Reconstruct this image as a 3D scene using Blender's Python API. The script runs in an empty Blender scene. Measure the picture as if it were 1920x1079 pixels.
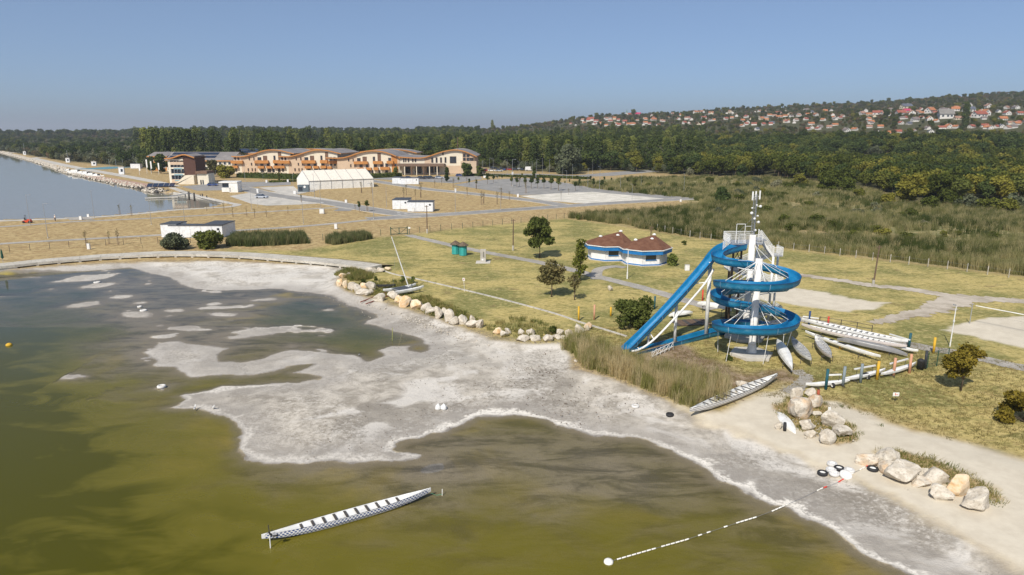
import bpy, bmesh, math, random
import numpy as np
from mathutils import Vector, Matrix, noise as mnoise
R = math.radians
sc = bpy.context.scene
COL = sc.collection
# ---------------------------------------------------------------- camera, sky, sun
CAM_H = 24.0
PITCH = R(12.96)
FPX = 1280.0
cd = bpy.data.cameras.new('camera'); cam = bpy.data.objects.new('camera', cd); COL.objects.link(cam)
cam.location = (0, 0, CAM_H); cam.rotation_euler = (R(90) - PITCH, 0, 0)
cd.sensor_width = 36; cd.lens = 24; cd.clip_start = 0.5; cd.clip_end = 30000
sc.camera = cam
SUN_AZ = 205.0; SUN_EL = 45.0
w = bpy.data.worlds.new('World'); sc.world = w; w.use_nodes = True
wn = w.node_tree
bg = wn.nodes['Background']
sky = wn.nodes.new('ShaderNodeTexSky'); sky.sky_type = 'NISHITA'; sky.sun_disc = False
sky.sun_elevation = R(SUN_EL); sky.sun_rotation = R(SUN_AZ); sky.altitude = 0
sky.air_density = 0.6; sky.dust_density = 1.2; sky.ozone_density = 6.0
hz_ = wn.nodes.new('ShaderNodeMixRGB'); hz_.inputs[0].default_value = 0.33; hz_.inputs[2].default_value = (2.78, 3.52, 4.40, 1)   # summer haze lightens the whole sky
wn.links.new(sky.outputs[0], hz_.inputs[1]); wn.links.new(hz_.outputs[0], bg.inputs[0]); bg.inputs[1].default_value = 0.115
sd_ = bpy.data.lights.new('sun', 'SUN'); sd_.energy = 4.6; sd_.angle = R(0.5); sd_.color = (1.0, 0.93, 0.82)
sun = bpy.data.objects.new('sun', sd_); COL.objects.link(sun)
_dir = Vector((math.sin(R(SUN_AZ)) * math.cos(R(SUN_EL)), math.cos(R(SUN_AZ)) * math.cos(R(SUN_EL)), math.sin(R(SUN_EL))))
sun.rotation_euler = _dir.to_track_quat('Z', 'Y').to_euler()
sc.view_settings.view_transform = 'Standard'; sc.view_settings.look = 'None'
sc.view_settings.exposure = 0.10; sc.view_settings.gamma = 1
sc.render.engine = 'CYCLES'
sc.cycles.transparent_max_bounces = 12

# ---------------------------------------------------------------- measuring helpers
LAND = 0.6
def yz(py):          # elevation slope of an image row
    return math.tan(PITCH + math.atan((py - 539.5) / FPX))
def G(px, py, z=LAND):
    t = max(yz(py), 0.002)
    y = (CAM_H - z) / t
    return lat(px, y, z), y
def lat(px, y, z):
    d = y * math.cos(PITCH) + (CAM_H - z) * math.sin(PITCH)
    return (px - 960.0) / FPX * d
def PD(px, py, y):   # point seen at a pixel, at distance y along the ground
    z = CAM_H - y * yz(py)
    return Vector((lat(px, y, z), y, z))
def pxof(x, y, z):
    d = y * math.cos(PITCH) + (CAM_H - z) * math.sin(PITCH)
    v = (CAM_H - z) * math.cos(PITCH) - y * math.sin(PITCH)
    return 960 + FPX * x / d, 539.5 + FPX * v / d
def mpp(py, z=LAND):  # metres per photo pixel at ground row py
    x, y = G(960, py, z)
    return (y * math.cos(PITCH) + (CAM_H - z) * math.sin(PITCH)) / FPX

# ---------------------------------------------------------------- numpy noise
def _hash(ix, iy, seed):
    n = (ix.astype(np.int64) * 374761393 + iy.astype(np.int64) * 668265263 + seed * 1442695041) & 0x7fffffff
    n = ((n ^ (n >> 13)) * 1274126177) & 0x7fffffff
    n = (n ^ (n >> 16)) & 0xffff
    return n / 65535.0
def vnoise(x, y, seed=0):
    ix = np.floor(x); iy = np.floor(y); fx = x - ix; fy = y - iy
    fx = fx * fx * (3 - 2 * fx); fy = fy * fy * (3 - 2 * fy)
    a = _hash(ix, iy, seed); b = _hash(ix + 1, iy, seed); c = _hash(ix, iy + 1, seed); d = _hash(ix + 1, iy + 1, seed)
    return (a * (1 - fx) + b * fx) * (1 - fy) + (c * (1 - fx) + d * fx) * fy
def fbm(x, y, sc_, oct_=4, seed=0):
    s = 0; a = 0.5; t = 0
    for k in range(oct_):
        s = s + a * vnoise(x / sc_ + 17.3 * k, y / sc_ - 9.1 * k, seed + k); t += a; a *= 0.5; sc_ *= 0.5
    return s / t
def inpoly(px, py, poly):
    r = np.zeros(px.shape, bool); n = len(poly)
    for i in range(n):
        x0, y0 = poly[i]; x1, y1 = poly[(i + 1) % n]
        if y0 == y1: continue
        c = ((y0 > py) != (y1 > py))
        r ^= c & (px < (x1 - x0) * (py - y0) / (y1 - y0) + x0)
    return r
def dseg(px, py, poly, closed=True):
    d = np.full(px.shape, 1e9); n = len(poly)
    for i in range(n if closed else n - 1):
        x0, y0 = poly[i]; x1, y1 = poly[(i + 1) % n]
        dx, dy = x1 - x0, y1 - y0; L = dx * dx + dy * dy + 1e-9
        t = np.clip(((px - x0) * dx + (py - y0) * dy) / L, 0, 1)
        d = np.minimum(d, (px - x0 - t * dx) ** 2 + (py - y0 - t * dy) ** 2)
    return np.sqrt(d)
def sdist(px, py, poly, reach=60):     # signed, positive inside
    out = np.full(px.shape, -1e3)
    P = np.array(poly); lo = P.min(0) - reach; hi = P.max(0) + reach
    m = (px > lo[0]) & (px < hi[0]) & (py > lo[1]) & (py < hi[1])
    a, b = px[m], py[m]
    d = dseg(a, b, poly); out[m] = np.where(inpoly(a, b, poly), d, -d)
    return out
def W(pts, z=LAND): return [G(a, b, z) for a, b in pts]
def sst(a, b, x):
    t = np.clip((x - a) / (b - a), 0, 1); return t * t * (3 - 2 * t)

# ---------------------------------------------------------------- object helpers
def link(o, parent=None):
    COL.objects.link(o)
    if parent is not None: o.parent = parent
    return o
class MB:
    def __init__(s): s.v = []; s.f = []; s.m = []
    def add(s, vs, fs, mi=0):
        b = len(s.v); s.v += [tuple(p) for p in vs]; s.f += [tuple(i + b for i in f) for f in fs]; s.m += [mi] * len(fs)
        return s
    def box(s, c, d, rz=0, mi=0, taper=1.0):
        cx, cy, cz = c; x, y, z = d[0] / 2, d[1] / 2, d[2] / 2; cr, sr = math.cos(rz), math.sin(rz)
        vs = []
        for k, (i, j) in ((-1, (-1, -1)), (-1, (1, -1)), (-1, (1, 1)), (-1, (-1, 1)), (1, (-1, -1)), (1, (1, -1)), (1, (1, 1)), (1, (-1, 1))):
            t = taper if k > 0 else 1
            a, b = i * x * t, j * y * t
            vs.append((cx + a * cr - b * sr, cy + a * sr + b * cr, cz + k * z))
        return s.add(vs, [(3, 2, 1, 0), (4, 5, 6, 7), (0, 1, 5, 4), (1, 2, 6, 5), (2, 3, 7, 6), (3, 0, 4, 7)], mi)
    def beam(s, p, q, w_, h_, mi=0):
        p = Vector(p); q = Vector(q); d = (q - p).normalized()
        u = d.cross(Vector((0, 0, 1)))
        if u.length < 1e-4: u = Vector((1, 0, 0))
        u.normalize(); v = u.cross(d)
        vs = []
        for c in (p, q):
            for a, b in ((-1, -1), (1, -1), (1, 1), (-1, 1)): vs.append(c + u * a * w_ / 2 + v * b * h_ / 2)
        return s.add(vs, [(0, 1, 2, 3), (7, 6, 5, 4), (0, 4, 5, 1), (1, 5, 6, 2), (2, 6, 7, 3), (3, 7, 4, 0)], mi)
    def tube(s, p, q, r, n=8, r2=None, mi=0, caps=True):
        return s.pipe([p, q], r, n, r2, mi, caps)
    def pipe(s, pts, r, n=8, r2=None, mi=0, caps=True):
        pts = [Vector(p) for p in pts]; k = len(pts); b = len(s.v)
        for i, p in enumerate(pts):
            d = (pts[min(i + 1, k - 1)] - pts[max(i - 1, 0)]).normalized()
            u = d.cross(Vector((0, 0, 1)))
            if u.length < 1e-3: u = d.cross(Vector((0, 1, 0)))
            u.normalize(); v = d.cross(u)
            rr = r if r2 is None else r + (r2 - r) * i / (k - 1)
            for j in range(n):
                a = 2 * math.pi * j / n; s.v.append(tuple(p + u * math.cos(a) * rr + v * math.sin(a) * rr))
        for i in range(k - 1):
            for j in range(n):
                j2 = (j + 1) % n; s.f.append((b + i * n + j, b + i * n + j2, b + (i + 1) * n + j2, b + (i + 1) * n + j)); s.m.append(mi)
        if caps:
            s.f.append(tuple(b + j for j in range(n))[::-1]); s.f.append(tuple(b + (k - 1) * n + j for j in range(n))); s.m += [mi, mi]
        return s
    def lathe(s, prof, n=16, c=(0, 0, 0), mi=0, ph=0.0, sx=1, sy=1):
        b = len(s.v); k = len(prof)
        for r, z in prof:
            for j in range(n):
                a = 2 * math.pi * j / n + ph; s.v.append((c[0] + r * math.cos(a) * sx, c[1] + r * math.sin(a) * sy, c[2] + z))
        for i in range(k - 1):
            for j in range(n):
                j2 = (j + 1) % n; s.f.append((b + i * n + j, b + i * n + j2, b + (i + 1) * n + j2, b + (i + 1) * n + j)); s.m.append(mi)
        if prof[0][0] > 1e-4: s.f.append(tuple(b + j for j in range(n))[::-1]); s.m.append(mi)
        if prof[-1][0] > 1e-4: s.f.append(tuple(b + (k - 1) * n + j for j in range(n))); s.m.append(mi)
        return s
    def prism(s, poly, z0, z1, mi=0):
        n = len(poly); b = len(s.v)
        area = sum(poly[i][0] * poly[(i + 1) % n][1] - poly[(i + 1) % n][0] * poly[i][1] for i in range(n))
        if area < 0: poly = poly[::-1]
        s.v += [(x, y, z0) for x, y in poly] + [(x, y, z1) for x, y in poly]
        s.f.append(tuple(b + i for i in range(n))[::-1]); s.f.append(tuple(b + n + i for i in range(n))); s.m += [mi, mi]
        for i in range(n):
            j = (i + 1) % n; s.f.append((b + i, b + j, b + n + j, b + n + i)); s.m.append(mi)
        return s
    def mesh(s, name, mats, smooth=False):
        me = bpy.data.meshes.new(name); me.from_pydata([tuple(map(float, p)) for p in s.v], [], s.f)
        if not isinstance(mats, (list, tuple)): mats = [mats]
        for m in mats: me.materials.append(m)
        if len(mats) > 1: me.polygons.foreach_set('material_index', s.m)
        if smooth: me.polygons.foreach_set('use_smooth', [True] * len(s.f))
        me.update(); return me
    def build(s, name, mats, parent=None, smooth=False, loc=None):
        o = bpy.data.objects.new(name, s.mesh(name, mats, smooth)); link(o, parent)
        if loc is not None: o.location = loc
        return o
def tag(o, label=None, cat=None, group=None, kind=None):
    if label: o['label'] = label
    if cat: o['category'] = cat
    if group: o['group'] = group
    if kind: o['kind'] = kind
    return o
def thing(name, label, cat, loc=(0, 0, 0), rz=0, group=None):
    o = bpy.data.objects.new(name, None); o.empty_display_size = 0.3; link(o)
    o.location = loc; o.rotation_euler = (0, 0, rz)
    return tag(o, label, cat, group)
def kids(o): return CH.get(o.name, [])
def inst(me, name, parent=None, loc=(0, 0, 0), rz=0, s=1.0):
    o = bpy.data.objects.new(name, me); link(o, parent); o.location = loc; o.rotation_euler = (0, 0, rz)
    o.scale = (s, s, s) if not isinstance(s, tuple) else s
    return o
def copy_thing(src, children, loc, rz=0, s=1.0, label=None):
    r = src.copy(); COL.objects.link(r); r.location = loc; r.rotation_euler = (0, 0, rz)
    r.scale = (s, s, s) if not isinstance(s, tuple) else s
    if label: r['label'] = label
    m = {src: r}
    for c in children:
        d = c.copy(); COL.objects.link(d); d.parent = m[c.parent]; m[c] = d
    return r
def fastmesh(name, verts, faces, mats, k=4, smooth=False, mi=None):   # numpy arrays, all faces k-gons
    me = bpy.data.meshes.new(name); nv = len(verts); nf = len(faces)
    me.vertices.add(nv); me.vertices.foreach_set('co', np.asarray(verts, np.float32).ravel())
    me.loops.add(nf * k); me.loops.foreach_set('vertex_index', np.asarray(faces, np.int32).ravel())
    me.polygons.add(nf); me.polygons.foreach_set('loop_start', np.arange(nf, dtype=np.int32) * k)
    if smooth: me.polygons.foreach_set('use_smooth', np.ones(nf, bool))
    if not isinstance(mats, (list, tuple)): mats = [mats]
    for m in mats: me.materials.append(m)
    if mi is not None: me.polygons.foreach_set('material_index', np.asarray(mi, np.int32))
    me.update(calc_edges=True); return me
# labels that say where a repeat stands
AUTO = []
def later(o, base, where, px):
    AUTO.append((o, base, where, px)); o['label'] = base + ' ' + where

# ---------------------------------------------------------------- material helpers
class NT:
    def __init__(s, name):
        s.m = bpy.data.materials.new(name); s.m.use_nodes = True; s.t = s.m.node_tree; s.t.nodes.clear()
        s.out = s.t.nodes.new('ShaderNodeOutputMaterial')
    def n(s, typ, **kw):
        nd = s.t.nodes.new('ShaderNode' + typ)
        for k, v in kw.items(): setattr(nd, k, v)
        return nd
    def l(s, a, b): s.t.links.new(a, b)
    def val(s, sock, v):
        if hasattr(v, 'bl_rna') and hasattr(v, 'is_output'): s.l(v, sock)
        elif isinstance(v, (tuple, list)) and len(v) == 3 and sock.type == 'RGBA': sock.default_value = (*v, 1)
        else: sock.default_value = v
    def pos(s): return s.n('NewGeometry').outputs['Position']
    def obj(s): return s.n('TexCoord').outputs['Object']
    def noise(s, vec, scale, detail=4, rough=0.55, dist=0.0, stretch=None):
        if stretch:
            mp = s.n('Mapping'); mp.inputs['Scale'].default_value = stretch; s.l(vec, mp.inputs[0]); vec = mp.outputs[0]
        nd = s.n('TexNoise'); s.l(vec, nd.inputs['Vector']); nd.inputs['Scale'].default_value = scale
        nd.inputs['Detail'].default_value = detail; nd.inputs['Roughness'].default_value = rough; nd.inputs['Distortion'].default_value = dist
        return nd.outputs['Fac']
    def ramp(s, fac, a, b, ca=(0, 0, 0), cb=(1, 1, 1)):
        r = s.n('ValToRGB'); s.l(fac, r.inputs[0]); e = r.color_ramp.elements
        e[0].position = a; e[0].color = (*ca, 1); e[1].position = b; e[1].color = (*cb, 1)
        return r.outputs[0]
    def rng(s, fac, a, b, c=0.0, d=1.0, smooth=True):
        r = s.n('MapRange'); s.val(r.inputs[0], fac)
        if smooth: r.interpolation_type = 'SMOOTHSTEP'
        for i, v in ((1, a), (2, b), (3, c), (4, d)): r.inputs[i].default_value = v
        return r.outputs[0]
    def mix(s, fac, a, b, mode='MIX'):
        m = s.n('MixRGB', blend_type=mode); s.val(m.inputs[0], fac); s.val(m.inputs[1], a); s.val(m.inputs[2], b); return m.outputs[0]
    def math(s, op, a, b=0.0, clamp=False):
        m = s.n('Math', operation=op, use_clamp=clamp); s.val(m.inputs[0], a); s.val(m.inputs[1], b); return m.outputs[0]
    def attr(s, name, comp=None):
        a = s.n('Attribute', attribute_name=name)
        if comp is None: return a.outputs['Fac']
        sp = s.n('SeparateColor'); s.l(a.outputs['Color'], sp.inputs[0]); return sp.outputs[comp]
    def bump(s, h, strength=0.4, dist=0.1):
        b = s.n('Bump'); b.inputs['Strength'].default_value = strength; b.inputs['Distance'].default_value = dist; s.l(h, b.inputs['Height']); return b.outputs[0]
    def bsdf(s, col, rough=0.7, metal=0.0, normal=None, spec=0.5, **kw):
        b = s.n('BsdfPrincipled'); s.val(b.inputs['Base Color'], col); s.val(b.inputs['Roughness'], rough); s.val(b.inputs['Metallic'], metal)
        b.inputs['Specular IOR Level'].default_value = spec
        if normal is not None: s.l(normal, b.inputs['Normal'])
        s.l(b.outputs[0], s.out.inputs[0]); s.b = b; return s.m
def simple(name, col, rough=0.6, var=0.12, scale=2.0, metal=0.0, bump=0.0, dirt=None, spec=0.5):
    t = NT(name); p = t.obj(); f = t.noise(p, scale, 5, 0.6)
    lo = tuple(c * (1 - var) for c in col); hi = tuple(min(1, c * (1 + var)) for c in col)
    c = t.ramp(f, 0.3, 0.7, lo, hi)
    if dirt:
        g = t.rng(t.noise(p, scale * 0.35, 6, 0.7), 0.5, 0.72, 0, dirt[1]); c = t.mix(g, c, dirt[0])
    nm = t.bump(t.noise(p, scale * 6, 4), bump, 0.02) if bump else None
    return t.bsdf(c, rough, metal, nm, spec)
# ================================================================ TERRAIN, WATER
def Wm(pts): return [G(a, b, 0.1) for a, b in pts]
WATER = [(0,512),(45,512),(90,509),(150,509),(200,505),(240,502),(262,508),(280,512),(305,516),(330,528),(348,536),(361,542),(400,545),(430,544),(470,543),(500,540),(530,540),(560,547),(590,552),(620,554),(640,562),(660,573),(680,582),(700,590),(706,595),(690,602),(685,606),(705,610),(725,617),(745,623),(775,628),(790,634),(787,640),(760,648),(735,648),(712,655),(722,667),(690,675),(659,666),(628,663),(581,655),(531,657),(492,671),(449,675),(418,675),(414,663),(433,651),(371,647),(328,640),(290,640),(293,651),(262,659),(293,675),(270,688),(328,690),(336,696),(356,708),(387,704),(433,702),(480,702),(523,690),(558,682),(589,681),(550,697),(593,707),(531,715),(472,721),(418,723),(394,731),(345,736),(328,740),(344,748),(332,758),(309,764),(355,767),(387,773),(418,781),(437,791),(443,805),(440,822),(440,845),(460,860),(490,868),(560,868),(620,862),(680,866),(740,858),(780,855),(790,850),(755,848),(740,840),(750,828),(790,818),(830,808),(870,795),(900,786),(940,784),(980,780),(1020,784),(1060,795),(1085,800),(1110,815),(1140,818),(1180,818),(1215,825),(1260,845),(1310,870),(1360,900),(1420,930),(1480,955),(1540,985),(1600,1020),(1680,1062),(1740,1095),(1900,1200),(1900,1450),(-900,1450),(-900,512)]
ISLES = [(166,521,50,9,2),(184,536,34,6,4),(233,557,30,5,-2),(157,571,28,6,3),(267,568,15,3,0),(252,591,44,5,-8),(298,611,17,3,2),(296,632,22,4,4),(276,533,7,1.5,0),(205,547,12,2.5,0),(398,570,19,5,0),(448,553,9,2,0),(427,591,34,4,-3),(96,542,9,2,0),(498,562,34,3,2),(484,622,46,6,6),(452,632,24,3,6),(540,616,22,5,-8),(305,727,27,8,4),(255,735,22,4,6),(110,528,12,2,0),(60,520,30,2,0),(215,600,10,2,0),(240,583,6,1.5,0),(330,582,12,2.5,0),(200,508,16,2,0)]
PONDS = [(784,654,20,6,4)]
RESERVOIR = [(-1500,266),(-300,276),(0,284),(60,300),(105,313),(135,325),(180,334),(240,347),(268,351),(300,361),(322,364),(331,362),(360,367),(400,376),(419,384),(390,390),(330,394),(250,402),(160,409),(0,414),(-900,436)]
# shore between dry land and the lake bed
LAKEBED = [(-900,506),(0,504),(30,505),(110,499),(240,492),(400,489),(520,494),(640,500),(660,508),(640,520),(630,535),(650,545),(690,557),(720,565),(790,588),(830,602),(880,618),(930,636),(1000,643),(1050,642),(1075,652),(1068,665),(1082,690),(1130,705),(1200,728),(1260,752),(1310,775),(1400,800),(1480,830),(1560,865),(1640,905),(1740,960),(1830,1010),(1920,1055),(2200,1200),(2200,1450),(-900,1450)]
SAND = [(1250,750),(1300,765),(1350,770),(1420,735),(1470,722),(1500,742),(1520,752),(1570,750),(1620,770),(1700,798),(1800,828),(1920,860),(2300,960),(2300,1450),(2100,1200),(1920,1075),(1830,1030),(1740,978),(1640,925),(1560,885),(1480,848),(1400,815),(1310,790)]
SANDGRASS1 = [(1450,760),(1480,745),(1520,742),(1550,760),(1570,780),(1600,800),(1617,818),(1600,832),(1560,832),(1530,815),(1495,805),(1470,790)]
SANDGRASS2 = [(1640,846),(1690,845),(1750,860),(1810,885),(1860,910),(1882,935),(1870,948),(1820,925),(1760,905),(1700,885),(1650,868)]
LAWN = [(420,468),(560,470),(700,446),(760,441),(860,428),(1060,410),(1110,416),(1300,446),(1500,470),(1700,493),(1920,520),(2400,590),(2400,960),(1920,862),(1800,830),(1700,800),(1620,772),(1570,752),(1520,752),(1420,740),(1310,775),(1200,728),(1068,665),(930,636),(790,588),(650,545),(655,505),(520,490),(420,484)]
MARSH = [(1110,414),(1060,407),(1180,400),(1330,385),(1250,372),(1120,352),(1050,340),(1170,335),(1320,330),(1450,335),(1560,345),(1640,352),(1700,372),(1920,385),(2600,400),(2600,610),(1920,520),(1700,493),(1500,470),(1300,446)]
COURT1 = [(1395,548),(1460,545),(1490,540),(1549,549),(1593,560),(1668,568),(1640,580),(1593,586),(1519,577),(1460,566),(1395,560)]
COURT2 = [(1770,619),(1786,613),(1822,604),(1860,597),(1920,593),(2050,600),(2100,660),(1990,665),(1920,652),(1845,636),(1786,626)]
DIRT = [(1185,668),(1240,690),(1300,712),(1370,735),(1420,722),(1500,715),(1470,690),(1400,700),(1330,665),(1270,640),(1225,640)]
GRAVEL = [(975,368),(1040,363),(1110,360),(1200,368),(1245,373),(1225,379),(1150,382),(1080,381),(1020,376)]
FORESTLINE = [(-900,276),(0,283),(60,293),(120,303),(200,310),(260,316),(330,315),(600,312),(880,312),(960,320),(1070,326),(1130,320),(1240,326),(1320,332),(1440,332),(1560,347),(1640,358),(1700,378),(1760,383),(1920,388),(3000,400)]
SKYPTS = [(-600,252),(0,250),(200,249),(330,243),(450,240),(560,243),(700,240),(900,239),(960,236),(1010,228),(1100,217),(1180,211),(1300,208),(1400,202),(1560,194),(1700,187),(1800,179),(1920,172),(2500,160)]
_sx = np.array([p[0] for p in SKYPTS], float); _sy = np.array([p[1] for p in SKYPTS], float)
RIDGE = 1650.0
def hill(x, y):
    x = np.asarray(x, float); y = np.asarray(y, float)
    px = 960 + FPX * (x / np.maximum(y, 1)) / math.cos(PITCH)
    sy = np.interp(px, _sx, _sy)
    top = (245.0 - sy) / (FPX / math.cos(PITCH)) * RIDGE * 1.03 + CAM_H - 9     # ridge height less tree height
    top = np.maximum(top, 12)
    a = np.interp(px, [0, 900, 1100, 1400, 1700, 2000], [900, 800, 620, 520, 430, 400])
    t = np.clip((y - a) / (RIDGE - a), 0, 1)
    h = t ** 0.95 * top
    h = h + (fbm(x, y, 240, 3, 5) - 0.5) * 14 * np.clip((y - a) / 300, 0, 1)
    bk = np.clip((y - RIDGE) / 3000, 0, 1)
    return LAND + np.maximum(h * (1 - 0.55 * bk), 0)
def HZ(x, y): return float(hill(x, y))
def hillhit(px, py):     # first ground point seen at a pixel
    y = 230.0
    while y < 4000:
        z = CAM_H - y * yz(py) if True else 0
        x = lat(px, y, z)
        if z <= HZ(x, y): return x, y, HZ(x, y)
        y += 6
    return lat(px, 1600, 60), 1600, HZ(lat(px, 1600, 60), 1600)

rowy = []
a0 = math.atan(CAM_H / 20.0); a1 = math.atan(CAM_H / 3200.0)
NR = 620
for i in range(NR): rowy.append(CAM_H / math.tan(a0 + (a1 - a0) * i / (NR - 1)))
rowy = rowy + [3700, 4400, 5500, 7500, 11000, 18000]
rowy = np.array(rowy); NR = len(rowy)
NC = 860
tx = np.linspace(-1.15, 1.15, NC)
TX, TY = np.meshgrid(tx, rowy)
X = TX * TY; Y = TY.copy()
sd = sdist(X, Y, Wm(WATER), 40)            # + in water
wob = (fbm(X, Y, 5.0, 4, 3) - 0.5) * 2.6 + (fbm(X, Y, 1.1, 3, 8) - 0.5) * 0.7
for (cx, cy, rx, ry, tilt) in ISLES:
    x0, y0 = G(cx, cy, 0); k = mpp(cy, 0); ax = rx * k
    ay = abs(G(cx, cy - ry, 0)[1] - G(cx, cy + ry, 0)[1]) / 2
    sh = -tilt * 0.012
    u = (X - x0) / ax; v = (Y - y0 + (X - x0) * sh * 4) / ay
    rr = np.sqrt(u * u + v * v) + 1e-6
    rr = rr * (0.72 + 0.9 * fbm(X, Y * 1.6, max(ax, ay) * 0.7, 4, int(cx)) )
    d = (1 - rr) * min(ax, ay) * 0.75
    sd = np.minimum(sd, np.where(rr < 4, -d, 1e3))
for (cx, cy, rx, ry, tilt) in PONDS:
    x0, y0 = G(cx, cy, 0); ax = rx * mpp(cy, 0); ay = abs(G(cx, cy - ry, 0)[1] - G(cx, cy + ry, 0)[1]) / 2
    rr = np.sqrt(((X - x0) / ax) ** 2 + ((Y - y0) / ay) ** 2)
    sd = np.maximum(sd, np.where(rr < 3, (1 - rr) * min(ax, ay), -1e3))
flk = fbm(X * 0.45 + 0.1 * Y, Y * 1.0, 3.4, 5, 301)
sd = np.where((Y > 82) & (X < -14) & (sd > 0), np.minimum(sd, (0.715 - flk) * 14), sd)
sd = np.where((Y > 60) & (Y <= 82) & (X < -18) & (X > -45) & (sd > 0), np.minimum(sd, (0.735 - flk) * 14), sd)
sdw = sd + wob * np.clip(1.2 - np.abs(sd) / 9, 0.25, 1) * 0.8
bed = sdist(X, Y, W(LAKEBED), 60)           # + in lake bed
bedw = bed + (fbm(X, Y, 3.0, 3, 21) - 0.5) * 1.2
res = sdist(X, Y, W(RESERVOIR, 0.2), 60)
# height: bed slopes gently out of the water, then up on to the land
depth_sl = np.where(X < -20, 0.05, 0.032)
# deep side of the lake lies to the left and at the bottom right
deep = np.clip((-X - 8) / 30, 0, 1) * np.clip((75 - Y) / 25, 0, 1) + 0.12 * np.clip((X - 4) / 14, 0, 1) * np.clip((46 - Y) / 8, 0, 1) + 0.7 * sst(-40, -70, X)
shal = sst(-4, 4, sdist(X, Y, Wm([(740,850),(780,800),(940,785),(1080,800),(1180,825),(1260,860),(1300,930),(1150,990),(950,1010),(850,960),(640,900),(560,885)]), 20) + (fbm(X, Y, 7, 3, 66) - 0.5) * 8)
blue = sst(-4, 6, sdist(X, Y, Wm([(150,515),(300,512),(420,548),(520,545),(500,600),(590,650),(420,680),(300,700),(200,720),(190,640),(120,560)]), 20) + (fbm(X, Y, 9, 3, 67) - 0.5) * 12)
pool = sst(-2, 3, sdist(X, Y, Wm([(520,575),(560,560),(640,575),(700,600),(770,630),(700,668),(600,650),(540,625),(480,600)]), 20))
zbed = np.where(sdw > 0, -(sdw * 0.016 + 0.02) * (1 + 4.5 * deep + 4.5 * pool) * (1 - 0.72 * shal) * (1 - 0.80 * blue * (1 - pool)) - (fbm(X, Y, 9, 3, 31) - 0.4) * 0.10 * np.clip(sdw / 2, 0, 1), np.minimum(-sdw * 0.035, 0.22) + (fbm(X, Y, 1.3, 4, 12) - 0.5) * 0.05)
zbed = np.where(sdw > 0, np.maximum(zbed, -1.6), zbed)
Hh = hill(X, Y)
zl = Hh
k = sst(0.0, 2.6, bed)
sandm = sst(-0.4, 1.2, sdist(X, Y, W(SAND), 40) + (fbm(X, Y, 2.0, 3, 41) - 0.5) * 1.5)
Z = zl * (1 - k) + np.maximum(zbed, -1.6) * k
kb = sst(-1.0, 4.0, bed); Z = np.where((sandm > 0) & (bed < 4), np.minimum(Z, zl * (1 - kb) + zbed * kb), Z)
Z = np.where(res > -0.5, np.where(res > 0.6, -1.4, Z * (1 - sst(-0.5, 0.6, res)) - 1.4 * sst(-0.5, 0.6, res)), Z)
def TZ(x, y):
    j = np.interp(x / y, tx, np.arange(NC)); i = np.interp(y, rowy, np.arange(NR))
    i0 = int(min(i, NR - 2)); j0 = int(min(j, NC - 2)); fi = i - i0; fj = j - j0
    return float((Z[i0, j0] * (1 - fj) + Z[i0, j0 + 1] * fj) * (1 - fi) + (Z[i0 + 1, j0] * (1 - fj) + Z[i0 + 1, j0 + 1] * fj) * fi)
def gp(px, py):       # ground point with its true height, near field
    z = LAND
    for _ in range(6):
        x, y = G(px, py, z); z = 0.5 * z + 0.5 * max(TZ(x, y), 0.0)
    x, y = G(px, py, z); return Vector((x, y, max(TZ(x, y), -0.3)))
idx = np.arange(NR * NC).reshape(NR, NC)
F = np.stack([idx[:-1, :-1], idx[:-1, 1:], idx[1:, 1:], idx[1:, :-1]], -1).reshape(-1, 4)
# surface kinds held per vertex
mud = sst(-0.2, 0.8, bedw) * (1 - 0.0 * X)
mud = np.maximum(mud, sst(-1.2, 0.3, res) * (Y > 120))
lawn = sst(-2.0, 2.5, sdist(X, Y, W(LAWN), 40))
sg = np.maximum(sdist(X, Y, W(SANDGRASS1), 20), sdist(X, Y, W(SANDGRASS2), 20)) + (fbm(X, Y, 1.0, 3, 77) - 0.5) * 1.3
sg = sst(-0.3, 0.6, sg)
marsh = sst(-3, 5, sdist(X, Y, W(MARSH), 60) + (fbm(X, Y, 14, 3, 9) - 0.5) * 8)
court = np.maximum(sdist(X, Y, W(COURT1), 20), sdist(X, Y, W(COURT2), 20))
court = sst(-0.3, 0.5, court + (fbm(X, Y, 2.2, 3, 55) - 0.5) * 2.2)
dirt = sst(-1.0, 1.5, sdist(X, Y, W(DIRT), 20) + (fbm(X, Y, 3, 3, 56) - 0.5) * 3)
rim = sst(-2, -0.2, bedw) * sst(1.5, 0.2, bedw)
forest = sst(-3, 6, sdist(X, Y, W(FORESTLINE) + [(9000, 9000), (-9000, 9000)], 9e9) if False else np.interp(TX, [G(a, b)[0] / G(a, b)[1] for a, b in FORESTLINE], [0] * len(FORESTLINE)) + (Y - np.interp(TX, [G(a, b)[0] / G(a, b)[1] for a, b in FORESTLINE], [G(a, b)[1] for a, b in FORESTLINE])) / 3)
sandm = np.maximum(sandm * (1 - sg), court)
mudm = mud * (1 - sandm) * (1 - sg)
def attrc(me, name, arrs):
    a = me.attributes.new(name, 'FLOAT_COLOR', 'POINT'); n = arrs[0].size
    d = np.ones((n, 4), np.float32)
    for i, q in enumerate(arrs): d[:, i] = np.asarray(q, np.float32).ravel()
    a.data.foreach_set('color', d.ravel())
def attrf(me, name, arr):
    a = me.attributes.new(name, 'FLOAT', 'POINT'); a.data.foreach_set('value', np.asarray(arr, np.float32).ravel())

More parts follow.
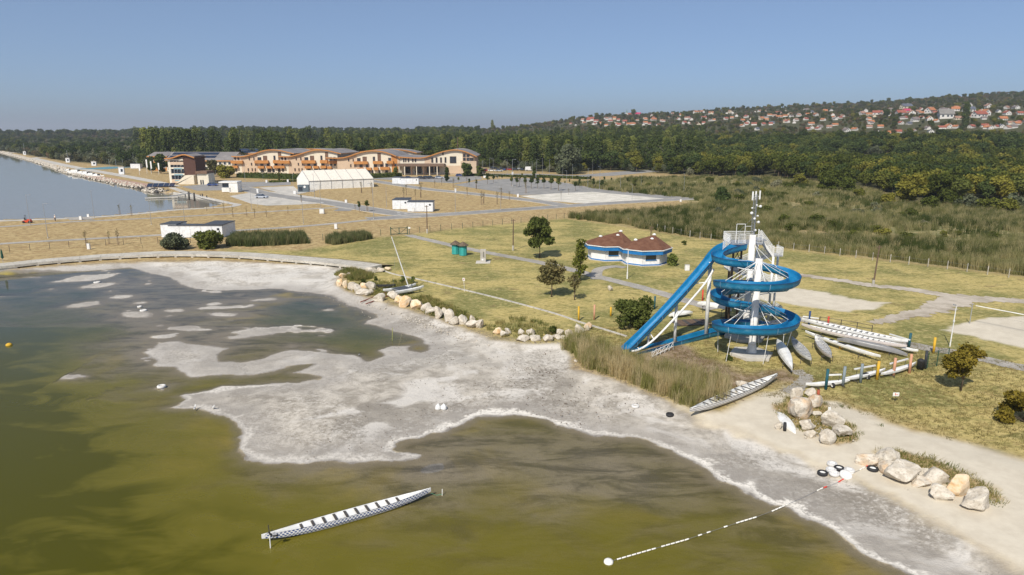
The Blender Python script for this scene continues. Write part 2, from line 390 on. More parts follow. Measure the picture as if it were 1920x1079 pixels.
t = NT('ground_surface')
P = t.pos()
fine = t.noise(P, 9.0, 5, 0.65); med = t.noise(P, 0.9, 5, 0.6); big = t.noise(P, 0.09, 4, 0.55); huge = t.noise(P, 0.02, 4, 0.5)
strk = t.noise(P, 0.35, 5, 0.62, 0.6, (0.55, 1.6, 1))
dry = t.mix(t.rng(med, 0.35, 0.68), (0.34, 0.235, 0.11), (0.50, 0.385, 0.19))
dry = t.mix(t.rng(strk, 0.58, 0.72, 0, 0.75), dry, (0.10, 0.095, 0.035))
m2_ = t.noise(P, 1.2, 6, 0.8, 0.3, (0.8, 1.2, 1)); dry = t.mix(t.rng(m2_, 0.52, 0.61, 0, 0.7), dry, (0.18, 0.12, 0.055)); dry = t.mix(t.rng(m2_, 0.47, 0.40, 0, 0.5), dry, (0.60, 0.48, 0.27))
dry = t.mix(t.rng(fine, 0.45, 0.75, 0, 0.35), dry, (0.16, 0.10, 0.045))
lw = t.mix(t.rng(big, 0.40, 0.58), (0.22, 0.215, 0.072), (0.48, 0.39, 0.150))
lw = t.mix(t.rng(strk, 0.50, 0.66, 0, 0.75), lw, (0.15, 0.155, 0.045))
lw = t.mix(t.rng(med, 0.50, 0.72, 0, 0.6), lw, (0.52, 0.42, 0.19))
lw = t.mix(t.rng(t.noise(P, 0.25, 5, 0.6, 0.3), 0.62, 0.74, 0, 0.7), lw, (0.19, 0.13, 0.07))
m2_ = t.noise(P, 2.0, 5, 0.78, 0.3, (0.8, 1.2, 1)); lw = t.mix(t.rng(m2_, 0.51, 0.60, 0, 0.7), lw, (0.17, 0.15, 0.045)); lw = t.mix(t.rng(m2_, 0.47, 0.40, 0, 0.5), lw, (0.56, 0.45, 0.20))
lw = t.mix(t.rng(t.noise(P, 0.5, 5, 0.7, 1.0, (0.6, 1.5, 1)), 0.60, 0.67, 0, 0.6), lw, (0.17, 0.115, 0.06))
lw = t.mix(t.rng(fine, 0.5, 0.72, 0, 0.55), lw, (0.13, 0.115, 0.035))
sandc = t.mix(t.rng(med, 0.3, 0.7), (0.55, 0.49, 0.39), (0.63, 0.57, 0.46))
sandc = t.mix(t.rng(big, 0.45, 0.7, 0, 0.5), sandc, (0.46, 0.42, 0.34))
sandc = t.mix(t.rng(t.noise(P, 4.0, 4, 0.7), 0.66, 0.74, 0, 0.25), sandc, (0.25, 0.22, 0.13))
# lake bed: grey silt, white salt crust, dark algae scum
mudn = t.noise(P, 0.45, 6, 0.68, 0.4); mudf = t.noise(P, 3.2, 5, 0.7)
mc = t.mix(t.rng(mudn, 0.36, 0.62), (0.31, 0.278, 0.232), (0.54, 0.495, 0.425))
mc = t.mix(t.rng(t.noise(P, 0.075, 6, 0.66, 0.9), 0.47, 0.60, 0, 0.70), mc, (0.235, 0.213, 0.182))
mc = t.mix(t.rng(t.noise(P, 0.16, 5, 0.6, 0.8), 0.50, 0.62, 0, 0.80), mc, (0.66, 0.625, 0.57))
mc = t.mix(t.math('MULTIPLY', t.attr('chalk'), t.rng(t.noise(P, 0.22, 5, 0.65, 0.5), 0.40, 0.55, 0.25, 0.95)), mc, (0.66, 0.63, 0.575))
rg_ = t.rng(t.noise(P, 0.12, 4, 0.6, 0.6), 0.44, 0.60, 0.12, 1.0); mc = t.mix(t.math('MULTIPLY', rg_, t.rng(mudf, 0.51, 0.62, 0, 0.6)), mc, (0.64, 0.60, 0.54)); mc = t.mix(t.math('MULTIPLY', rg_, t.rng(mudf, 0.48, 0.38, 0, 0.6)), mc, (0.19, 0.165, 0.13))
mf2 = t.noise(P, 11.0, 4, 0.75); mc = t.mix(t.math('MULTIPLY', rg_, t.rng(mf2, 0.44, 0.32, 0, 0.6)), mc, (0.17, 0.145, 0.11)); mc = t.mix(t.math('MULTIPLY', rg_, t.rng(mf2, 0.58, 0.72, 0, 0.5)), mc, (0.66, 0.62, 0.56))
spk = t.math('MULTIPLY', t.rng(t.noise(P, 2.6, 5, 0.78), 0.60, 0.70), t.rng(t.noise(P, 0.22, 3, 0.5), 0.46, 0.62))
mc = t.mix(t.math('MULTIPLY', spk, 0.85), mc, (0.12, 0.10, 0.07))
vor = t.n('TexVoronoi', feature='DISTANCE_TO_EDGE'); t.l(P, vor.inputs['Vector']); vor.inputs['Scale'].default_value = 2.2
crk = t.math('MULTIPLY', t.rng(vor.outputs['Distance'], 0.0, 0.05, 1, 0), t.rng(t.noise(P, 0.3, 3), 0.5, 0.65))
mc = t.mix(t.math('MULTIPLY', crk, 0.30), mc, (0.13, 0.115, 0.09))
sh = t.attr('shore'); cw = t.attr('crustw')     # metres from the water's edge, + under water
shn = t.math('ADD', sh, t.math('MULTIPLY', t.math('SUBTRACT', mudf, 0.5), 0.9))
wid = t.math('MULTIPLY', shn, t.rng(t.noise(P, 0.35, 4, 0.6), 0.3, 0.7, 0.5, 1.9))
crust = t.math('MULTIPLY', t.math('MULTIPLY', t.rng(wid, -1.25, -0.45), t.rng(wid, -0.30, -0.02, 1, 0)), cw)
wetb = t.math('MULTIPLY', t.rng(shn, -5.0, -0.8), 0.62)
mc = t.mix(wetb, mc, (0.33, 0.305, 0.275))
mc = t.mix(t.math('MULTIPLY', t.math('MULTIPLY', crust, t.rng(mudf, 0.40, 0.55, 0.35, 1.0)), 0.85), mc, (0.74, 0.70, 0.63))
mc = t.mix(t.rng(shn, -0.50, 0.10, 0, 0.9), mc, (0.20, 0.18, 0.155))
dif_ = t.noise(P, 0.30, 6, 0.72, 0.5, (0.6, 1.7, 1)); bedc = t.mix(t.rng(dif_, 0.38, 0.60), (0.085, 0.075, 0.052), (0.22, 0.195, 0.15))
bedc = t.mix(t.rng(t.noise(P, 0.07, 4, 0.6, 0.5), 0.50, 0.66, 0, 0.85), bedc, (0.36, 0.29, 0.055))
bedc = t.mix(t.rng(t.noise(P, 1.6, 5, 0.75, 0, (0.5, 2.0, 1)), 0.55, 0.75, 0, 0.6), bedc, (0.055, 0.045, 0.03))
bedc = t.mix(t.math('MULTIPLY', t.attr('k3', 1), 0.75), bedc, t.mix(t.rng(dif_, 0.38, 0.6), (0.11, 0.105, 0.10), (0.24, 0.225, 0.205)))
mc = t.mix(t.rng(sh, 0.1, 1.2, 0, 1), mc, bedc)
rimc = t.mix(t.rng(mudf, 0.45, 0.6), (0.40, 0.36, 0.29), (0.16, 0.12, 0.075))
marc = t.mix(t.rng(strk, 0.4, 0.62), (0.13, 0.14, 0.05), (0.38, 0.31, 0.16))
marc = t.mix(t.rng(huge, 0.52, 0.64, 0, 0.6), marc, (0.36, 0.26, 0.14))
dirc = t.mix(t.rng(med, 0.35, 0.65), (0.20, 0.14, 0.085), (0.34, 0.26, 0.18))
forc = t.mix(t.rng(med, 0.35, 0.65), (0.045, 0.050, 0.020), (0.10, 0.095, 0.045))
c = dry
c = t.mix(t.attr('k1', 0), c, lw)
c = t.mix(t.attr('k1', 1), c, marc)
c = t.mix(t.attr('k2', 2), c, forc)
c = t.mix(t.attr('k2', 1), c, dirc)
c = t.mix(t.math('MULTIPLY', t.attr('k2', 0), t.rng(mudf, 0.4, 0.62)), c, rimc)
c = t.mix(t.attr('k1', 2), c, mc)
c = t.mix(t.attr('k3', 0), c, sandc)
hb = t.math('ADD', t.math('MULTIPLY', fine, 0.5), t.math('ADD', t.math('MULTIPLY', med, 1.0), t.math('MULTIPLY', spk, 0.25)))
bs = t.n('Bump'); bs.inputs['Distance'].default_value = 0.12; t.l(hb, bs.inputs['Height'])
t.val(bs.inputs['Strength'], t.math('SUBTRACT', 0.85, t.math('MULTIPLY', t.attr('k3', 0), 0.62)))
M_GROUND = t.bsdf(c, t.mix(t.rng(sh, -1.0, 0.0, 0, 0.5), (0.95, 0.95, 0.95), (0.5, 0.5, 0.5)), 0, bs.outputs[0], 0.2)
gm = fastmesh('ground', np.stack([X, Y, Z], -1).reshape(-1, 3), F, M_GROUND, smooth=True)
attrc(gm, 'k1', (lawn, marsh * (1 - lawn), mudm)); attrc(gm, 'k2', (rim * (1 - sandm), dirt, forest)); attrc(gm, 'k3', (sandm, np.maximum(blue * (1 - pool), 0.85 * shal), mudm))
attrf(gm, 'chalk', sst(84, 104, Y) * 0.85 + 0.35 * sst(62, 70, Y) * sst(84, 76, Y))
attrf(gm, 'crustw', np.clip(0.22 + 1.6 * (fbm(X, Y, 14, 3, 91) - 0.42) * 2, 0.05, 1) * np.where(Y > 88, 0.45, 1.0) + 0.55 * (Y < 62))
attrf(gm, 'shore', np.where(res > -3, res, np.clip(sdw, -50, 50)))
ground = link(bpy.data.objects.new('ground', gm)); tag(ground, kind='structure')

# ---- water: murky, colour gains with depth; the sky mirrors in it
def water_mat(name, shallow, deepc, k, ripple, ior=1.25):
    t = NT(name); P = t.pos(); d = t.attr('depth')
    ls = t.noise(P, 0.16, 4, 0.6, 0.6, (1, 1.8, 1)); d2 = t.math('MULTIPLY', d, t.rng(ls, 0.3, 0.7, 0.55, 1.6))
    a = t.math('SUBTRACT', 1.0, t.math('POWER', 2.718, t.math('MULTIPLY', d2, -k)), True)
    cc = t.mix(t.rng(d2, 0.08, 0.85), shallow, deepc)
    cc = t.mix(t.attr('silt'), cc, t.mix(t.rng(d2, 0.05, 0.5), (0.125, 0.130, 0.105), (0.060, 0.074, 0.048)))
    dif = t.n('BsdfDiffuse'); t.val(dif.inputs[0], cc)
    tr = t.n('BsdfTransparent'); tr.inputs[0].default_value = (1, 0.97, 0.88, 1)
    mx = t.n('MixShader'); t.l(a, mx.inputs[0]); t.l(tr.outputs[0], mx.inputs[1]); t.l(dif.outputs[0], mx.inputs[2])
    gl = t.n('BsdfGlossy'); gl.inputs['Roughness'].default_value = 0.04
    calm = t.rng(t.noise(P, 0.03, 3, 0.5, 0, (1, 2.2, 1)), 0.42, 0.6, 0.25, 1.0)
    b = t.n('Bump'); t.val(b.inputs['Strength'], t.math('MULTIPLY', calm, ripple)); b.inputs['Distance'].default_value = 0.05
    t.l(t.noise(P, 2.5, 3, 0.5, 0, (1, 1.6, 1)), b.inputs['Height']); t.l(b.outputs[0], gl.inputs['Normal'])
    fr = t.n('Fresnel'); fr.inputs[0].default_value = ior
    m2 = t.n('MixShader'); t.l(fr.outputs[0], m2.inputs[0]); t.l(mx.outputs[0], m2.inputs[1]); t.l(gl.outputs[0], m2.inputs[2])
    t.l(m2.outputs[0], t.out.inputs[0]); return t.m
M_LAKE = water_mat('lake_water', (0.185, 0.160, 0.018), (0.066, 0.063, 0.002), 4.6, 0.035, 1.24)
M_RES = water_mat('reservoir_water', (0.30, 0.28, 0.235), (0.29, 0.275, 0.23), 3.0, 0.05, 1.33)
def watersheet(mask, depth, mat):
    fm = mask.ravel()[F].any(1); f = F[fm]; u, inv = np.unique(f, return_inverse=True)
    v = np.stack([X.ravel()[u], Y.ravel()[u], np.zeros(len(u))], -1)
    me = fastmesh('water', v, inv.reshape(-1, 4), mat, smooth=True); attrf(me, 'depth', depth.ravel()[u]); attrf(me, 'silt', (sst(66, 92, Y + (fbm(X, Y, 16, 3, 93) - 0.5) * 22) * 0.95 * (Y < 130)).ravel()[u])
    o = link(bpy.data.objects.new('water', me)); return tag(o, kind='structure')
watersheet((Z < 0.0) & (Y < 130), np.maximum(-Z, 0) , M_LAKE)
watersheet((Z < -0.3) & (Y >= 130), np.where(Z < 0, 1.2, 0) + 0 * X, M_RES)
# ================================================================ ROADS, PATHS, CAR PARKS, KERBS
def noisy(name, a, b, sc1=0.6, rough=0.9, stain=None, bump=0.3, crack=None):
    t = NT(name); p = t.pos()
    c = t.mix(t.rng(t.noise(p, sc1, 5, 0.62), 0.35, 0.65), a, b)
    c = t.mix(t.rng(t.noise(p, sc1 * 9, 4, 0.7), 0.5, 0.8, 0, 0.35), c, tuple(q * 0.6 for q in a))
    if stain: c = t.mix(t.rng(t.noise(p, sc1 * 0.3, 5, 0.65, 0.5), 0.55, 0.68, 0, stain[1]), c, stain[0])
    if crack:
        v = t.n('TexVoronoi', feature='DISTANCE_TO_EDGE'); t.l(p, v.inputs['Vector']); v.inputs['Scale'].default_value = crack
        c = t.mix(t.rng(v.outputs['Distance'], 0, 0.04, 0.5, 0), c, tuple(q * 0.35 for q in a))
    return t.bsdf(c, rough, 0, t.bump(t.noise(p, sc1 * 12, 4), bump, 0.03), 0.3)
M_ASPH = noisy('pale_asphalt', (0.24, 0.235, 0.225), (0.31, 0.30, 0.285), 0.25, 0.9, ((0.19, 0.18, 0.165), 0.5))
M_PAVE = noisy('pale_paving', (0.33, 0.31, 0.275), (0.42, 0.39, 0.345), 0.4, 0.9, ((0.27, 0.25, 0.21), 0.5), 0.3, 1.2)
M_CONC = noisy('light_concrete', (0.44, 0.42, 0.38), (0.56, 0.53, 0.475), 0.35, 0.85, ((0.33, 0.31, 0.27), 0.5))
M_DIRTR = noisy('dusty_track', (0.38, 0.33, 0.26), (0.52, 0.46, 0.38), 0.5, 0.95, ((0.22, 0.17, 0.11), 0.5), 0.5)
M_GRAV = noisy('white_gravel', (0.52, 0.49, 0.42), (0.70, 0.66, 0.58), 0.25, 0.95, ((0.30, 0.30, 0.19), 0.5), 0.6)
M_WHITE_LINE = simple('road_paint', (0.72, 0.72, 0.70), 0.7)
M_BRICKP = noisy('reddish_paving', (0.36, 0.22, 0.16), (0.46, 0.32, 0.25), 0.4, 0.9)
def sheet(name, pts, mat, z, kerb=None, raw=False):
    P_ = pts if raw else W(pts, z)
    o = MB().add([(x, y, z) for x, y in P_], [tuple(range(len(P_)))]).build(name, mat)
    me = o.data
    if me.polygons[0].normal.z < 0: me.flip_normals()
    return tag(o, kind='structure')
def strip_pts(pts, wd, z, rough=0, sub=6):
    c = [Vector((*G(a, b, z), 0)) for a, b in pts]; L = []; Rr = []
    # smooth by Catmull-Rom
    q = []
    for i in range(len(c) - 1):
        p0, p1, p2, p3 = c[max(i - 1, 0)], c[i], c[i + 1], c[min(i + 2, len(c) - 1)]
        for k in range(sub):
            t = k / sub; q.append(0.5 * ((2 * p1) + (p2 - p0) * t + (2 * p0 - 5 * p1 + 4 * p2 - p3) * t * t + (3 * p1 - p0 - 3 * p2 + p3) * t ** 3))
    q.append(c[-1])
    for i, p in enumerate(q):
        d = (q[min(i + 1, len(q) - 1)] - q[max(i - 1, 0)]).normalized(); n = Vector((-d.y, d.x, 0))
        ww = wd if not isinstance(wd, (list, tuple)) else wd[0] + (wd[1] - wd[0]) * i / (len(q) - 1)
        L.append(p + n * ww / 2); Rr.append(p - n * ww / 2)
    if rough:
        for i in range(len(L)):
            a = L[i]; b = Rr[i]; L[i] = a + (a - b).normalized() * rough * (mnoise.noise(Vector((a.x * .9, a.y * .9, 1))) + .6 * mnoise.noise(Vector((a.x * 3, a.y * 3, 2)))); Rr[i] = b + (b - a).normalized() * rough * (mnoise.noise(Vector((b.x * .9, b.y * .9, 3))) + .6 * mnoise.noise(Vector((b.x * 3, b.y * 3, 4))))
    return q, L, Rr
def strip(name, pts, wd, mat, z, kerb=False, rough=0):
    q, L, Rr = strip_pts(pts, wd, z, rough, 40 if rough else 6); m = MB(); n = len(q)
    m.add([(p.x, p.y, z) for p in L] + [(p.x, p.y, z) for p in Rr], [(i, n + i, n + i + 1, i + 1) for i in range(n - 1)])
    o = tag(m.build(name, mat), kind='structure')
    if kerb:
        k = MB()
        for E in (L, Rr):
            for i in range(n - 1):
                k.beam((E[i].x, E[i].y, z + 0.03), (E[i + 1].x, E[i + 1].y, z + 0.03), 0.14, 0.14)
        tag(k.build('kerb', M_CONC), kind='structure')
    return o
Z1, Z2, Z3 = LAND + 0.03, LAND + 0.045, LAND + 0.06
strip('path', [(-300,480),(0,457.5),(150,449),(300,441),(450,432),(560,425),(650,417),(730,408)], 2.6, M_PAVE, Z1)
strip('path', [(-300,437),(0,425.5),(120,417),(250,411),(400,403),(520,396),(600,391),(655,389)], 2.4, M_PAVE, Z1)
strip('road', [(690,411),(760,407),(860,401),(960,394),(1060,387),(1150,381),(1240,376),(1330,371)], 6.5, M_ASPH, Z2, True)
strip('road', [(450,352),(500,364),(560,373),(620,381),(680,391),(745,401),(800,404)], 7.5, M_ASPH, Z1 + 0.007, True)
strip('road', [(690,338),(740,346),(800,355),(870,362),(950,371),(1010,378),(1060,386)], 6.0, M_ASPH, Z1 + 0.003, True)
strip('path', [(630,383),(650,390),(640,396)], 5.0, M_ASPH, Z1 - 0.006)
sheet('car_park', [(850,347),(905,338),(985,334),(1060,343),(1120,354),(1200,362),(1318,369),(1240,373),(1110,361),(1040,364),(975,366.5)], M_ASPH, LAND + 0.02)
sheet('gravel_lot', GRAVEL, M_GRAV, LAND + 0.025)
sheet('car_park', [(860,326),(1000,326),(1080,329),(1165,322),(1235,318),(1235,322),(1150,330),(1065,333),(985,332),(870,331)], M_ASPH, LAND + 0.021)
sheet('car_park', [(600,334),(760,332),(900,331),(905,336),(850,344),(700,336)], M_ASPH, LAND + 0.017)
sheet('forecourt', [(340,350),(420,342),(545,341),(545,347),(470,351),(520,360),(455,351),(425,357),(370,358)], M_ASPH, LAND + 0.022)
sheet('forecourt', [(485,352),(550,349),(560,358),(590,356),(600,356),(560,364),(545,367)], M_CONC, LAND + 0.035)
sheet('forecourt', [(430,368),(490,358),(540,363),(600,371),(648,379),(560,384),(500,386),(470,382)], M_CONC, LAND + 0.028)
sheet('forecourt', [(122,408),(165,407),(178,412),(132,413.5)], M_PAVE, LAND + 0.05)
# long low dam with its track beside the reservoir
strip('dam_track', [(-700,262),(0,285),(60,297),(140,314),(220,328),(290,341),(330,350)], (9.0, 4.5), M_CONC, LAND + 0.04)
strip('path', [(170,331),(230,341),(290,352)], (7.0, 9.0), M_BRICKP, LAND + 0.03)
strip('quay', [(322,352),(350,362),(385,371),(430,381),(445,384),(430,388),(380,391),(330,394),(250,402),(160,408.5),(0,414.5),(-300,424)], 2.6, M_CONC, LAND + 0.033)
# park paths
strip('path', [(765,441),(850,461),(930,477),(1000,490),(1060,503),(1125,520),(1190,536),(1260,556),(1340,580)], 2.3, M_PAVE, Z1, rough=0.22)
strip('path', [(1118,524),(1122,506),(1150,500),(1172,502)], 1.9, M_PAVE, Z1 + 0.005)
strip('path', [(1440,585),(1500,598),(1580,615),(1660,636),(1740,653),(1800,663),(1860,677),(1920,690),(2050,715)], 2.3, M_PAVE, Z1, rough=0.25)
strip('path', [(1490,694),(1512,708),(1500,722),(1470,735)], 1.3, M_PAVE, Z1, rough=0.4)
strip('dirt_track', [(1440,505),(1510,517),(1590,528),(1640,536),(1710,543),(1790,556),(1860,561),(1920,566),(2100,582)], (1.8, 3.6), M_DIRTR, Z1, rough=0.7)
strip('dirt_track', [(1830,557),(1780,568),(1740,582),(1690,594),(1635,606)], (5.0, 1.2), M_DIRTR, Z1 + 0.006, rough=1.0)
# kerb stones that edge the lawn above the rocks
q, L, Rr = strip_pts([(700,500),(735,514),(790,526),(880,547),(960,567),(1040,589),(1090,606),(1130,618),(1175,632)], 0.3, LAND)
kb_ = MB()
for i in range(len(q) - 1):
    a, b = q[i], q[i + 1]; n_ = max(1, int((b - a).length / 1.0))
    for j in range(n_):
        u = a.lerp(b, (j + 0.04) / n_); v = a.lerp(b, (j + 0.96) / n_); kb_.beam((u.x, u.y, LAND + 0.05), (v.x, v.y, LAND + 0.05 + random.uniform(-0.01, 0.01)), 0.28, 0.16)
tag(kb_.build('kerb', M_CONC), kind='structure')
# give-way dashes on the access road
for (a, b, c_, d_) in ((600,379.5,606,380.5),(745,402,752,402.4),(758,401,764,401.4),(745,398.5,750,398.9)):
    p = G(a, b, Z3); q_ = G(c_, d_, Z3); tag(MB().beam((p[0], p[1], Z3), (q_[0], q_[1], Z3), 0.5, 0.01).build('road_marking', M_WHITE_LINE), kind='structure')
# grassy strip of the sand pitch edge is ground colour; promenade wall
M_WALL = noisy('weathered_concrete', (0.36, 0.34, 0.30), (0.50, 0.47, 0.42), 0.7, 0.9, ((0.16, 0.14, 0.10), 0.7), 0.4)
M_SHADECONC = noisy('shade_darkened_concrete', (0.10, 0.09, 0.065), (0.17, 0.155, 0.12), 0.8, 0.95)  # back wall concrete coloured dark to paint in the shade under the deck
M_DECK = noisy('promenade_paving', (0.45, 0.42, 0.36), (0.55, 0.52, 0.455), 0.5, 0.9, ((0.30, 0.27, 0.22), 0.5), 0.3, 0.9)
DZ = 1.25
FR = [(-420,545),(-200,520),(-80,507),(0,500),(30,497),(80,491.5),(148,486),(190,482.5),(237,480),(275,478),(314,477),(350,477),(380,477.5),(415,478.5),(450,480),(480,482),(510,484.5),(540,487),(570,489.5),(600,492),(630,495),(660,498.5),(690,503),(700,505)]
prom = thing('promenade', 'curved pale concrete promenade on posts along the dry lake edge', 'promenade', (0, 0, 0))
q, L, Rr = strip_pts(FR, 0.01, DZ); acc = 0
# resample evenly
ev = [q[0]]; 
for i in range(len(q) - 1):
    a, b = q[i], q[i + 1]; ln = (b - a).length
    while acc + ln >= 3.2:
        t_ = (3.2 - acc) / ln; a = a.lerp(b, t_); ev.append(a); ln = (b - a).length; acc = 0
    acc += ln
WD = 3.6
for i in range(len(ev) - 1):
    a, b = ev[i], ev[i + 1]; d = (b - a).normalized(); n = Vector((-d.y, d.x, 0))
    d2 = (ev[min(i + 2, len(ev) - 1)] - b).normalized() if i + 2 < len(ev) else d; d0 = (a - ev[i - 1]).normalized() if i else d
    na = Vector((-(d + d0).y, (d + d0).x, 0)).normalized(); nb = Vector((-(d + d2).y, (d + d2).x, 0)).normalized()
    if n.y < 0: n, na, nb = -n, -na, -nb
    a_ = a + d * 0.012; b_ = b - d * 0.012
    m = MB(); zt, zb = DZ + random.uniform(-0.01, 0.01), DZ - 0.42
    pts = [a_, b_, b_ + nb * WD, a_ + na * WD]
    m.prism([(p.x, p.y) for p in pts], zb, zt); m.build('deck_slab', M_DECK, prom)
    solid = (pxof(a.x, a.y, DZ)[0] < 28)
    m = MB()
    if solid: m.prism([((p + na * (0.1)).x, (p + na * 0.1).y) for p in pts], -0.6, zb - 0.01); m.build('quay_wall', M_WALL, prom)
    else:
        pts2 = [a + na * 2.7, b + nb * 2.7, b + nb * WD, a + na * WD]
        m.prism([(p.x, p.y) for p in pts2], -0.5, zb - 0.01); m.build('back_wall', M_SHADECONC, prom)
        c_ = a + na * 0.25; MB().box((c_.x, c_.y, (zb - 0.5) / 2), (0.45, 0.45, zb + 0.48), math.atan2(d.y, d.x)).build('post', M_WALL, prom)
        MB().beam((a.x + na.x * .28, a.y + na.y * .28, 0.06), (b.x + nb.x * .28, b.y + nb.y * .28, 0.06), 0.35, 0.16).build('foot_beam', M_WALL, prom)
bk_ = MB()
for i in range(len(ev) - 1):
    d = (ev[i + 1] - ev[i]).normalized(); n = Vector((-d.y, d.x, 0)); n = n if n.y > 0 else -n
    a = ev[i] + n * WD; b = ev[i + 1] + n * WD; c_ = ev[i + 1] + n * (WD + 3.5); e_ = ev[i] + n * (WD + 3.5)
    bk_.add([(a.x, a.y, DZ - 0.08), (b.x, b.y, DZ - 0.08), (c_.x, c_.y, LAND - 0.02), (e_.x, e_.y, LAND - 0.02)], [(0, 1, 2, 3)])
tag(bk_.build('bank', noisy('dry_bank', (0.24, 0.19, 0.09), (0.36, 0.29, 0.13), 0.8, 0.95)), kind='structure')
# ================================================================ VEGETATION
rng = np.random.default_rng(7); random.seed(11)
def leafmat(name, cols, alt=None, trans=0.25, pscale=0.05):
    """cols: (dark, light) leaf colours; alt: a second tint some trees turn to"""
    t = NT(name); oi = t.n('ObjectInfo').outputs['Random']; p = t.pos()
    f = t.noise(t.obj(), 1.1, 3, 0.6); g = t.noise(t.obj(), 9.0, 2, 0.7)
    c = t.mix(t.rng(f, 0.35, 0.65), cols[0], cols[1]); c = t.mix(t.rng(g, 0.45, 0.7, 0, 0.6), c, tuple(min(1, q * 1.5) for q in cols[1]))
    if alt: c = t.mix(t.rng(oi, 0.55, 1.0, 0, 0.85), c, alt)
    hs = t.n('HueSaturation'); t.l(c, hs.inputs['Color']); t.l(t.rng(oi, 0, 1, 0.7, 1.3, False), hs.inputs['Value']); c = hs.outputs[0]
    d = t.n('BsdfDiffuse'); t.l(c, d.inputs[0]); tr = t.n('BsdfTranslucent'); t.l(c, tr.inputs[0])
    m = t.n('MixShader'); m.inputs[0].default_value = trans; t.l(d.outputs[0], m.inputs[1]); t.l(tr.outputs[0], m.inputs[2])
    t.l(m.outputs[0], t.out.inputs[0]); return t.m
M_BARK = simple('bark', (0.16, 0.12, 0.085), 0.9, 0.3, 4, bump=0.5)
M_PALEBARK = simple('pale_bark', (0.36, 0.33, 0.28), 0.9, 0.3, 3)
L_DARK = leafmat('dark_leaves', ((0.035, 0.055, 0.020), (0.085, 0.115, 0.036)), (0.12, 0.13, 0.032))
L_OLIVE = leafmat('olive_leaves', ((0.052, 0.070, 0.016), (0.12, 0.140, 0.030)), (0.20, 0.18, 0.034))
L_POP = leafmat('poplar_leaves', ((0.045, 0.066, 0.022), (0.11, 0.14, 0.042)), (0.17, 0.18, 0.045))
L_WIL = leafmat('willow_leaves', ((0.085, 0.098, 0.058), (0.17, 0.19, 0.11)), (0.20, 0.19, 0.12))
L_SCR = leafmat('scrub_leaves', ((0.075, 0.076, 0.036), (0.14, 0.132, 0.060)), (0.17, 0.115, 0.065))
L_NEARG = leafmat('fresh_leaves', ((0.060, 0.080, 0.020), (0.16, 0.185, 0.050)), None, 0.35)
L_NEARY = leafmat('yellowing_leaves', ((0.13, 0.11, 0.018), (0.26, 0.20, 0.035)), None, 0.3)
L_NEARY2 = leafmat('yellow_green_leaves', ((0.10, 0.12, 0.02), (0.24, 0.26, 0.05)), None, 0.4)
L_NEARB = leafmat('browning_leaves', ((0.085, 0.085, 0.034), (0.22, 0.185, 0.08)), None, 0.3)
def leaves(blobs, n, size, seed, fill=0.55, flat=0.5):
    r = np.random.default_rng(seed); B = np.array(blobs, float)
    wgt = (B[:, 3] * B[:, 4] * B[:, 5]) ** 0.67; bi = r.choice(len(B), n, p=wgt / wgt.sum()); b = B[bi]
    d = r.normal(size=(n, 3)); d /= np.linalg.norm(d, axis=1, keepdims=True)
    rad = (fill + (1.06 - fill) * r.random(n) ** 0.6)[:, None]
    c = b[:, :3] + d * b[:, 3:6] * rad * (1 + 0.10 * r.normal(size=(n, 1)))
    nn = d * flat + r.normal(size=(n, 3)) * 0.6 + np.array([0, 0, 0.25]); nn /= np.linalg.norm(nn, axis=1, keepdims=True)
    u = np.cross(nn, r.normal(size=(n, 3))); u /= np.linalg.norm(u, axis=1, keepdims=True); v = np.cross(nn, u)
    s = (size * (0.6 + 0.8 * r.random(n)))[:, None]; s2 = s * (0.55 + 0.4 * r.random((n, 1)))
    V = np.stack([c - u * s, c - v * s2 - nn * s * 0.15, c + u * s, c + v * s2 - nn * s * 0.15], 1)
    return V.reshape(-1, 3), np.arange(n * 4).reshape(n, 4)
def crown_mesh(name, blobs, n, size, seed, mat, fill=0.55, flat=0.5):
    v, f = leaves(blobs, n, size, seed, fill, flat); return fastmesh(name, v, f, mat)
def blobset(kind, h, seed):
    r = random.Random(seed); B = []
    if kind == 'round':
        B.append((0, 0, h * 0.60, h * 0.27, h * 0.27, h * 0.32))
        for k in range(9):
            a = r.uniform(0, 6.28); q = r.uniform(0.16, 0.30) * h; zz = r.uniform(0.32, 0.82) * h; rr = h * r.uniform(0.12, 0.20)
            B.append((math.cos(a) * q, math.sin(a) * q, zz, rr, rr, rr * 0.85))
    elif kind == 'poplar':
        for k in range(9):
            zz = (0.16 + 0.78 * k / 8) * h; rr = h * (0.085 + 0.05 * math.sin(3.1 * (k + 1) / 10)); B.append((r.uniform(-.02, .02) * h, r.uniform(-.02, .02) * h, zz, rr, rr, h * 0.10))
    elif kind == 'willow':
        for k in range(11):
            a = r.uniform(0, 6.28); q = r.uniform(0.0, 0.42) * h; zz = r.uniform(0.25, 0.72) * h * (1 - 0.3 * q / h); rr = h * r.uniform(0.16, 0.24)
            B.append((math.cos(a) * q, math.sin(a) * q, zz, rr, rr, rr * 0.9))
    elif kind == 'bush':
        for k in range(10):
            a = r.uniform(0, 6.28); q = r.uniform(0.0, 0.42) * h; zz = r.uniform(0.22, 0.66) * h; rr = h * r.uniform(0.20, 0.32)
            B.append((math.cos(a) * q, math.sin(a) * q, zz, rr, rr, rr))
    return B
